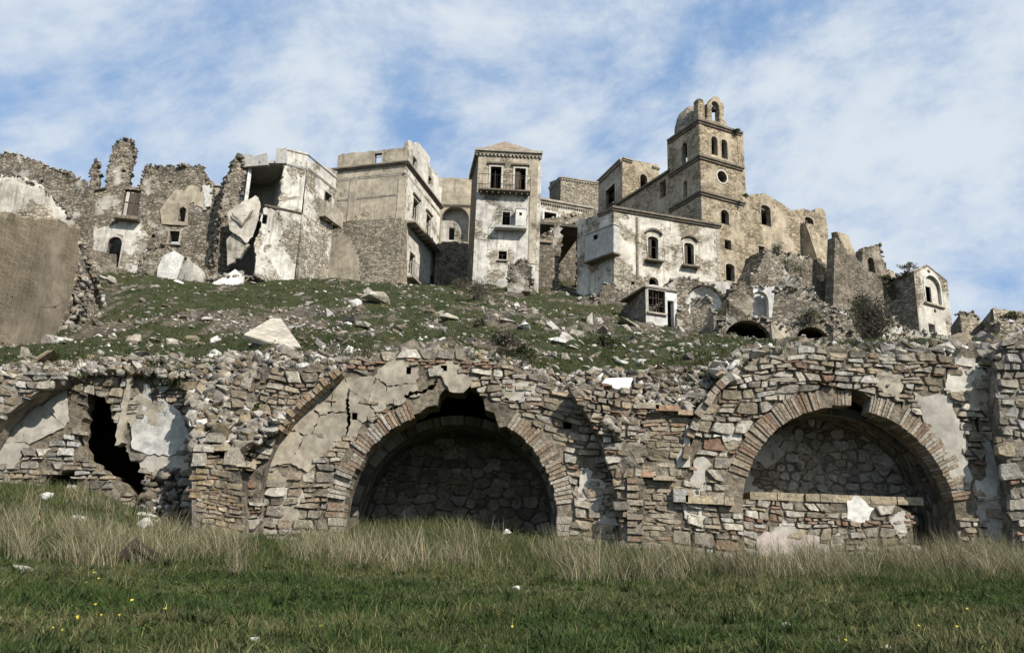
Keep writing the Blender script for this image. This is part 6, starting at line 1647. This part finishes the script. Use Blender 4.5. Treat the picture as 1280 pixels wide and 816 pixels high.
# slabs and boulders on the slope
def slab_px(label, x, y, w, hgt, mat, tilt, name='boulder'):
    p = hill_at(x, y); s = w * p.y / FPX
    V, F = ROCKS[random.randrange(len(ROCKS))]
    R_ = Matrix.Rotation(tilt, 3, 'Y') @ Matrix.Rotation(random.uniform(-.3, .3), 3, 'X')
    o = mesh(name, [p + Vector((0, 0, s * .12)) + R_ @ Vector((v[0] * s * .5, v[1] * s * .35, v[2] * s * .5 * hgt / w * 1.3)) for v in V.tolist()], F.tolist(), mat, col=(.38, .35, .29))
    return tag(o, label, 'boulder')
for a in (('big grey boulder sunk in the slope below the palace', 468, 380, 44, 30, 0.2), ('flat brown boulder in the grass below the palace corner', 452, 408, 30, 12, .05), ('upright pointed rock below the main house', 738, 404, 16, 30, .2), ('long tilted slab of stone left of the white hut', 782, 408, 44, 10, .35),
          ('flat grey block leaning on the slope in mid view', 610, 400, 30, 12, -.1), ('rounded grey boulder above the middle arch', 628, 480, 18, 15, .1), ('rough grey boulder in the turf near the retaining wall', 137, 355, 20, 18, .1), ('long pale slab in the grass left of the upright rock', 716, 437, 22, 7, .2),
          ('dark flat slab below the bramble thicket', 560, 400, 30, 12, .15), ('pale block above the white slab', 744, 466, 22, 14, .0), ('rounded pale stone on the slope left of the white slab', 708, 448, 18, 12, 0)):
    slab_px(a[0], a[1], a[2], a[3], a[4], M['rubble'], a[5])
# ================================================================ grass, shrubs, loose stones
def m_leaf(name, trans=.25):
    k = NT(name, .75)
    a = k.n('ShaderNodeAttribute', attribute_name='Col').outputs['Color']
    k.b.inputs['Specular IOR Level'].default_value = .2
    k.out(a)
    tr = k.n('ShaderNodeBsdfTranslucent'); k.l(a, tr.inputs[0])
    mx_ = k.n('ShaderNodeMixShader'); mx_.inputs[0].default_value = trans
    k.l(k.b.outputs[0], mx_.inputs[1]); k.l(tr.outputs[0], mx_.inputs[2])
    k.l(mx_.outputs[0], k.t.nodes['Material Output'].inputs[0])
    return k.m
M['leaf'] = m_leaf('leaf'); M['drygrass'] = m_leaf('dry_grass', .35)

def blades(name, base, h, w, lean, cols, mat, segs=2, droop=.5, parent=None, rng=RNG, azim=None):
    """base (n,3); every blade a tapering bent strip"""
    n = len(base); az = rng.uniform(0, 2 * np.pi, n) if azim is None else azim
    dx, dy = np.cos(az), np.sin(az)
    fa = az + np.pi / 2 + rng.normal(0, .9, n)
    sx, sy = np.cos(fa), np.sin(fa)
    rows = []
    for s in range(segs + 1):
        t = s / segs
        out_ = lean * (t ** (1 + droop)) * h
        z = h * (t - .5 * lean ** 2 * t * t * .6)
        c = base + np.stack([dx * out_, dy * out_, z], 1)
        ww = w * (1 - t) ** .6 * .5
        off = np.stack([sx * ww, sy * ww, np.zeros(n)], 1)
        if s < segs: rows += [c - off, c + off]
        else: rows.append(c)
    k = len(rows); V = np.stack(rows, 1).reshape(-1, 3)
    tri = []
    for s in range(segs - 1):
        a = 2 * s; tri += [(a, a + 1, a + 3), (a, a + 3, a + 2)]
    a = 2 * (segs - 1); tri.append((a, a + 1, a + 2))
    F = (np.arange(n)[:, None, None] * k + np.array(tri)[None]).reshape(-1, 3)
    C = np.repeat(cols, k, 0)
    return mesh_np(name, V, F, mat, parent, col=C)

def frustum_xy(n, y0, y1, margin=.15, rng=RNG, power=1.0):
    y = y0 + (y1 - y0) * rng.random(n) ** power
    a = rng.uniform(-.64 - margin, .64 + margin, n)
    return a * y, y
def mixcols(n, A, B, t, rng=RNG, var=.25):
    c = np.array(A)[None] * (1 - t[:, None]) + np.array(B)[None] * t[:, None]
    return c * rng.uniform(1 - var, 1 + var, (n, 1)) * rng.uniform(.92, 1.08, (n, 3))

def wall_front(x):
    return 21.75
# short meadow sward: small tufts of blades, denser and darker in places
nt_ = 36000
tx, ty = frustum_xy(nt_, 7.0, 21.8, power=1.1)
lush = fbm(tx * .6, ty * 1.0, 61, 4); pat = fbm(tx * 2.2, ty * 2.2, 63, 3)
per = np.clip((4 + 13 * RNG.random(nt_)) * (.5 + pat), 3, 16).astype(int)
idx = np.repeat(np.arange(nt_), per); n = len(idx)
th = (.05 + .10 * RNG.random(nt_) ** 2) * (.5 + 1.2 * lush) * np.where(RNG.random(nt_) < .06, 1.9, 1.0)
x = tx[idx] + RNG.normal(0, .035, n); y = ty[idx] + RNG.normal(0, .035, n)
h = th[idx] * RNG.uniform(.5, 1.25, n)
yel = np.clip((fbm(tx * .45 + 9, ty * .9, 67, 4) - .38) * 3.2, 0, 1)
yel = np.clip(yel[idx] * RNG.random(n) * 1.3 + (RNG.random(n) < .07) * .8, 0, 1)
tone = RNG.uniform(.55, 1.35, nt_)[idx][:, None]
cols = mixcols(n, (.050, .082, .020), (.20, .18, .085), yel, var=.3) * tone
base = np.stack([x, y, meadow_z(x, y) - .01], 1)
go = blades('grass', base, h, .007 + .009 * RNG.random(n), .25 + 1.0 * RNG.random(n), cols, M['leaf'], 2)
tag(go, 'short green grass covering the foreground meadow', 'grass', kind='stuff')
# broad low leaves among the sward
n = 60000
x, y = frustum_xy(n, 7.0, 20.0)
keep = fbm(x * .8, y * 1.2, 71, 3) > .50
x, y = x[keep], y[keep]; n = len(x)
cols = mixcols(n, (.036, .068, .016), (.075, .112, .026), RNG.random(n), var=.35)
base = np.stack([x, y, meadow_z(x, y)], 1)
go = blades('clover', base, .04 + .06 * RNG.random(n), .03 + .025 * RNG.random(n), 1.0 + .8 * RNG.random(n), cols, M['leaf'], 2)
tag(go, 'low broad-leaved green weeds in the meadow', 'weeds', kind='stuff')

# dark leafy herbs standing in the sward
nh = 260
hx, hy = frustum_xy(nh, 7.6, 17.5); per = RNG.integers(25, 60, nh); idx = np.repeat(np.arange(nh), per); n = len(idx)
rr = np.abs(RNG.normal(0, 1, n)) * RNG.uniform(.05, .16, nh)[idx]; aa = RNG.uniform(0, 6.28, n)
x = hx[idx] + rr * np.cos(aa); y = hy[idx] + rr * np.sin(aa)
cols = mixcols(n, (.026, .048, .014), (.075, .085, .03), RNG.random(n) * RNG.random(nh)[idx], var=.35)
go = blades('herbs', np.stack([x, y, meadow_z(x, y)], 1), RNG.uniform(.06, .2, n) * RNG.uniform(.6, 1.3, nh)[idx], .014 + .018 * RNG.random(n), .3 + .9 * RNG.random(n), cols, M['leaf'], 2)
tag(go, 'dark leafy herbs dotted through the foreground meadow', 'weeds', kind='stuff')
# tall pale dry grass along the foot of the walls, in tussocks
cx, cy = [], []
def tuss(n, x0, x1, ya, yb):
    for _ in range(n):
        px = random.uniform(x0, x1); Y = random.uniform(ya, yb)
        p = pt(px, 700, Y); cx.append(p.x); cy.append(Y)
tuss(210, -40, 430, 15.2, 18.4); tuss(190, 380, 860, 15.2, 19.0); tuss(330, 820, 1330, 15.8, 20.0)
tuss(16, 380, 700, 19.5, 21.6); tuss(30, -40, 240, 18.5, 21.5); tuss(60, 1080, 1330, 19, 21.3); tuss(40, 150, 420, 18.5, 20.8)
cx, cy = np.array(cx), np.array(cy)
gate = fbm(cx * .8, cy * .8, 77, 3)
sel = RNG.random(len(cx)) < np.clip((gate - .42) * 8, .03, 1); cx, cy = cx[sel], cy[sel]
per = RNG.integers(30, 90, len(cx)); idx = np.repeat(np.arange(len(cx)), per); n = len(idx)
tsz = RNG.uniform(.55, 1.25, len(cx)) * np.where(cx < -5.5, .78, 1.0)
x = cx[idx] + RNG.normal(0, .11, n); y = cy[idx] + RNG.normal(0, .10, n)
h = RNG.uniform(.22, .9, n) * tsz[idx]
dry = np.clip(RNG.normal(.5, .36, n), 0, 1)
cols = mixcols(n, (.07, .08, .03), (.44, .38, .25), dry, var=.35)
az = RNG.normal(2.9, 1.1, n)
az = np.where(RNG.random(n) < .3, RNG.uniform(0, 6.28, n), az) - np.repeat(RNG.normal(0, .6, len(cx)), per)
base = np.stack([x, y, meadow_z(x, y) - .02], 1)
go = blades('dry_grass', base, h, .006 + .008 * RNG.random(n), RNG.uniform(.15, .95, n), cols, M['drygrass'], 4, .7, azim=az)
tag(go, 'tall straw-coloured grass in tussocks along the foot of the arches', 'dry grass', kind='stuff')
# green longer grass between the tussocks
n = 85000
x, y = frustum_xy(n, 15.5, 24.5)
keep = RNG.random(n) < np.clip((fbm(x * .6, y * .6, 79, 3) - .3) * 2.6, .05, 1)
x, y = x[keep], y[keep]; n = len(x)
cols = mixcols(n, (.048, .076, .02), (.19, .175, .085), RNG.random(n) ** 2, var=.35)
go = blades('long_grass', np.stack([x, y, meadow_z(x, y) - .02], 1), RNG.uniform(.12, .38, n), .007 + .009 * RNG.random(n), RNG.uniform(.2, 1.0, n), cols, M['leaf'], 3, .6)
tag(go, 'longer green grass on the bank in front of the arches', 'grass', kind='stuff')

# grass and weeds rooted in the broken wall tops
lx = np.array([p[0] for p in LIP], float); ly = np.array([p[1] for p in LIP], float)
nt_ = 420; P_ = []
for i in range(nt_):
    px = random.uniform(-20, 1300); yy = float(np.interp(px, lx, ly)) - random.uniform(2, 34); Y = 22.35 + random.random() * .9
    if vnoise(px * .02, 3.3, 91) > .42: P_.append(tuple(pt(px, yy, Y)))
P_ = np.array(P_); per = RNG.integers(14, 40, len(P_)); idx = np.repeat(np.arange(len(P_)), per); n = len(idx)
base = P_[idx] + RNG.normal(0, 1, (n, 3)) * np.array([.09, .09, .03])
cols = mixcols(n, (.036, .056, .018), (.17, .15, .075), RNG.random(n) ** 2 * RNG.random(len(P_))[idx] * 1.6, var=.35)
go = blades('wall_weeds', base, RNG.uniform(.05, .22, n) * RNG.uniform(.6, 1.4, len(P_))[idx], .008 + .012 * RNG.random(n), .3 + .9 * RNG.random(n), cols, M['leaf'], 2)
tag(go, 'grass and weeds rooted in the broken tops of the vault walls', 'weeds', kind='stuff')
# hillside turf
n = 470000
y = 22.8 + 62 * RNG.random(n) ** 1.35
x = RNG.uniform(-.70, .70, n) * y
gm = hill_mask(x, y); tuft = fbm(x * 1.6, y * 1.6, 83, 3)
keep = (RNG.random(n) < gm * np.clip(.25 + 1.6 * (tuft - .25), .1, 1))
x, y, tuft = x[keep], y[keep], tuft[keep]; n = len(x)
h = (.05 + .14 * RNG.random(n)) * (.5 + .9 * tuft) * (1 + .006 * (y - 22))
yel = np.clip((fbm(x * .2, y * .2, 87, 3) - .42) * 3, 0, 1) * RNG.random(n)
cols = mixcols(n, (.042, .068, .018), (.13, .12, .052), yel, var=.4)
go = blades('turf', np.stack([x, y, hill_z(x, y) - .03], 1), h, (.014 + .02 * RNG.random(n)) * (1 + .012 * (y - 22)), .4 + .9 * RNG.random(n), cols, M['leaf'], 2)
tag(go, 'short green turf between the stones of the hillside', 'grass', kind='stuff')

# loose rubble over the hillside: mass of small pieces
n = 42000
y = 22.7 + 62 * RNG.random(n) ** 1.4
x = RNG.uniform(-.72, .72, n) * y
gm = hill_mask(x, y)
heap = fbm(x * .5, y * .35, 97, 3)
keep = RNG.random(n) < np.clip(1.0 - gm * .8, .05, 1) * np.clip((heap - .33) * 5 + 1.2 * np.exp(-((y - 23) / 4) ** 2), .18, 1)
x, y = x[keep], y[keep]; n = len(x)
sz = (.05 + .16 * RNG.random(n) ** 2.2) * (1 + .010 * (y - 22))
ro = rocks('rubble', np.stack([x, y, hill_z(x, y) - sz * .05], 1), sz, rock_cols(n, RNG, 1.0, .09), M['rubble'], flat=.6)
tag(ro, 'small pale rubble strewn over the hillside', 'rubble', kind='stuff')
# the larger stones, each a thing
cnt_ = 0
while cnt_ < 230:
    Y = 23.2 + 58 * random.random() ** 1.2; X = random.uniform(-.62, .62) * Y
    if hill_mask(X, Y) > .7 and random.random() < .72: continue
    s = random.uniform(.22, .5) * (1 + .010 * (Y - 22)); z = float(hill_z(X, Y))
    o = rock_obj('stone', (X, Y, z + s * .18), (s, s, s), rock_cols(1, RNG, 1.0, .16)[0], M['rubble'], flat=.62)
    tag(o, 'loose angular stone lying on the rubble slope below the village', 'stone', 'loose stones on the hillside')
    cnt_ += 1
def stone_px(px, py, w, col, label, where='hill', flat=.6, group=None, name='stone', tilt=.25):
    p = hill_at(px, py) if where == 'hill' else meadow_at(px, py)
    s = w * p.y / FPX / 2
    o = rock_obj(name, (p.x, p.y, p.z + s * flat * .35), (s, s, s), col, M['rubble'], flat=flat, tilt=tilt)
    tag(o, label, name.replace('_', ' '), group)
    return o
wc, gc = (.62, .60, .56), (.36, .33, .28)
stone_px(58, 623, 24, wc, 'flat white stone in the grass before the leftmost vault', 'm', .45)
stone_px(165, 628, 34, wc, 'large pale stone at the lower lip of the dark breach', 'm', .5)
stone_px(182, 660, 34, (.45, .43, .38), 'clump-like grey stone in grass left of the ochre brick pier', 'm', .7)
stone_px(98, 652, 22, (.48, .46, .42), 'small pale stone amid low weeds below the left vault', 'm', .7)
stone_px(12, 662, 30, gc, 'half buried grey stone at the left edge of the meadow', 'm', .5)
stone_px(30, 714, 32, gc, 'flat grey stone in the meadow near the left edge', 'm', .4)
stone_px(122, 688, 22, gc, 'grey stone hidden in dry grass left of the rusty plate', 'm', .5)
stone_px(320, 801, 22, wc, 'white stone in the short grass at the bottom edge', 'm', .5)
stone_px(646, 737, 13, wc, 'little white stone beside the tall tussock in mid meadow', 'm', .8)
stone_px(634, 666, 18, wc, 'white block lying in front of the shadowed middle arch', 'm', .6)
stone_px(606, 811, 13, wc, 'white pebble at the bottom edge in the middle of the meadow', 'm', .5)
stone_px(1108, 812, 26, (.55, .52, .44), 'pale stone at the bottom edge below the sunlit right arch', 'm', .4)
stone_px(983, 783, 14, gc, 'grey stone in short grass right of the meadow centre', 'm', .6)
for i, (px, py) in enumerate([(150, 600), (140, 612), (160, 612), (128, 603), (172, 622), (148, 588), (135, 590), (158, 598)]):
    stone_px(px, py, random.uniform(18, 34), (.42, .38, .31), 'tumbled tan stone in the heap below the dark breach', 'm', .7, 'stones heaped below the breach')
# rusty plate
p = meadow_at(172, 704); mb = MB()
def plate(c, ex, ey, ez):
    return [c + ex * a + ey * b + ez * d for d in (-1, 1) for a, b in ((-1, -1), (1, -1), (1, 1), (-1, 1))]
R_ = Matrix.Rotation(math.radians(28), 3, 'Y') @ Matrix.Rotation(math.radians(58), 3, 'X')
rp = root('rusty_plate', 'bent dark rusty metal plate lying in the dry grass', 'metal plate')
mb.hexa(plate(p + Vector((0, 0, .17)), R_ @ Vector((.27, 0, 0)), R_ @ Vector((0, .19, 0)), R_ @ Vector((0, 0, .012)))); mb.build('sheet', M['iron'], rp)
mb = MB(); mb.hexa(plate(p + Vector((.13, -.05, .14)), R_ @ Vector((.25, 0, 0)), R_ @ Vector((0, .015, 0)), R_ @ Vector((0, 0, .05)))); mb.build('flange', M['iron'], rp)
# a few yellow flowers
n = 26; V, F, C = [], [], []
for px, py in [(116, 724), (122, 731), (107, 733), (118, 762), (95, 779), (95, 781), (64, 795), (76, 799), (163, 762), (125, 777), (148, 777), (205, 770), (640, 795), (1198, 798), (1058, 812), (1210, 770), (1150, 795), (400, 790)]:
    q = meadow_at(px, py); b = len(V); s = random.uniform(.012, .022); z = q.z + random.uniform(.06, .12)
    for j in range(6):
        t = j * math.pi / 3; V.append((q.x + s * math.cos(t), q.y + s * .8 * math.sin(t), z + s * .6 * math.sin(t)))
    F.append(tuple(b + j for j in range(6)))
fo = mesh('flowers', V, F, M['leaf'], col=(.62, .52, .06))
tag(fo, 'scattered yellow wild flowers in the short grass', 'flowers', kind='stuff')

def bush(name, label, c, rx, ry, rz, nl, col0, col1, twigs=60, leaf=.10, twigcol=(.11, .09, .07)):
    r = root(name, label, 'bush'); r.location = (0, 0, 0)
    mb = MB(); tips = []
    for i in range(twigs):
        a = random.uniform(0, 6.28); el = random.uniform(.25, 1.5); ln = random.uniform(.55, 1.0)
        tip = c + Vector((rx * math.cos(a) * math.cos(el), ry * math.sin(a) * math.cos(el), rz * math.sin(el))) * ln
        mid = c.lerp(tip, .5) + Vector((random.gauss(0, .08) * rx, random.gauss(0, .08) * ry, .06 * rz))
        b0 = c + Vector((random.gauss(0, .07) * rx, random.gauss(0, .07) * ry, -.15))
        mb.tube(b0, mid, .022 * rz ** .5, 4, .014 * rz ** .5); mb.tube(mid, tip, .014 * rz ** .5, 4, .005); tips += [tip, mid.lerp(tip, .6)]
        for _ in range(3):
            t2 = mid.lerp(tip, random.uniform(.2, .9)) + Vector((random.gauss(0, .16) * rx, random.gauss(0, .16) * ry, random.uniform(0, .2) * rz))
            mb.tube(mid.lerp(tip, random.uniform(.1, .5)), t2, .008, 3, .004); tips.append(t2)
    mb.build('twigs', m_bark, r)
    tp = np.array(tips); k_ = RNG.integers(0, len(tp), nl)
    P_ = tp[k_] + RNG.normal(0, .09, (nl, 3)) * np.array([rx, ry, rz])
    d1 = RNG.normal(size=(nl, 3)); d1 /= np.linalg.norm(d1, axis=1)[:, None]
    d2 = np.cross(d1, RNG.normal(size=(nl, 3))); d2 /= np.linalg.norm(d2, axis=1)[:, None]
    s = leaf * RNG.uniform(.5, 1.2, (nl, 1))
    V = np.stack([P_ - d1 * s, P_ + d2 * s * .45, P_ + d1 * s, P_ - d2 * s * .45], 1).reshape(-1, 3)
    F = (np.arange(nl)[:, None] * 4 + np.arange(4)[None])
    cl = mixcols(nl, col0, col1, RNG.random(nl), var=.35)
    f_ = mesh_np('foliage', V, F, M['leaf'], r, col=np.repeat(cl, 4, 0)); f_['kind'] = 'stuff'
    return r
m_bark = m_plain('twig_bark', (.10, .085, .07), .3, 8.0, .3)
B_ = lambda px, py: hill_at(px, py)
q = pt(1092, 425, 54)
bush('shrub', 'big dark leafless-looking shrub between the buttress and the chapel', q, 2.1, 1.4, 3.0, 1500, (.05, .05, .032), (.12, .11, .075), 210, .11)
q = pt(1078, 396, 58)
bush('shrub', 'grey-green shrub behind the big dark one by the buttress', q, 1.1, .9, 1.7, 900, (.05, .055, .03), (.10, .10, .06), 50, .11)
for px, py, w, lab, dense in [(598, 374, 2.6, 'wide dry bramble thicket below the balconied tower house', 900), (575, 360, 1.6, 'dry shrub at the foot of the archway wall', 500),
                              (630, 434, .9, 'pale dry bush in the middle of the slope above the arch', 500), (652, 452, .7, 'dark green cushion of weeds above the middle arch', 700),
                              (760, 436, .8, 'dark weed clump on the slope left of the white slab', 600), (600, 408, .5, 'small dry bush on the mid slope', 250)]:
    q = B_(px, py)
    g_ = 'green' in lab or 'weed' in lab
    bush('shrub', lab, q, w * .75, w * .6, w * .7, dense, (.035, .045, .018) if g_ else (.08, .075, .05), (.07, .075, .03) if g_ else (.16, .14, .10), 45 if w > .8 else 25, .07)
# weeds hanging on the ruins
def weed(label, q, w, hh_, n=350):
    bush('weed_tuft', label, q, w, w * .7, hh_, n, (.035, .05, .018), (.08, .085, .03), 18, .09)
for lab, x, y, Y, w, hh_ in [('green weeds hanging over the right vault mouth', 1012, 402, 54.5, 1.3, .8), ('weeds on the terrace wall top by the first gable', 972, 318, 93, 1.6, 1.6), ('weed patch low on the terrace wall', 984, 338, 92, 1.3, 1.6), ('dark ivy on the middle of the terrace wall', 1000, 345, 91, 1.8, 1.5), ('weeds in the corner beside the big buttress', 1026, 350, 91, 1.5, 2.2),
                             ('bushy weeds on the chapel roof ridge', 1136, 338, 67, 1.0, .8), ('weeds trailing down the dark chapel side', 1116, 372, 66, 1.0, 1.6), ('grass tuft on the wall at the right edge', 1264, 399, 47, .9, .5), ('small weeds below the white half dome', 898, 400, 60, .8, .8), ('weed tuft beside the bell tower cornice', 932, 247, 101.5, .5, .6), ('weeds on the bell tower top corner', 922, 165, 102, .6, .5),
                             ('dark tuft growing from the rubble bank', 335, 500, 22.2, .25, .3), ('second dark tuft lower on the rubble bank', 325, 515, 21.9, .22, .3), ('weeds on the wall below the chapel', 1168, 432, 57, .5, .6), ('weeds sprouting at the foot of the jagged stub', 1105, 352, 100, 1.2, .9), ('dry weeds behind the chapel gable', 1108, 352, 66, .7, .5)]:
    weed(lab, pt(x, y, Y), w, hh_)
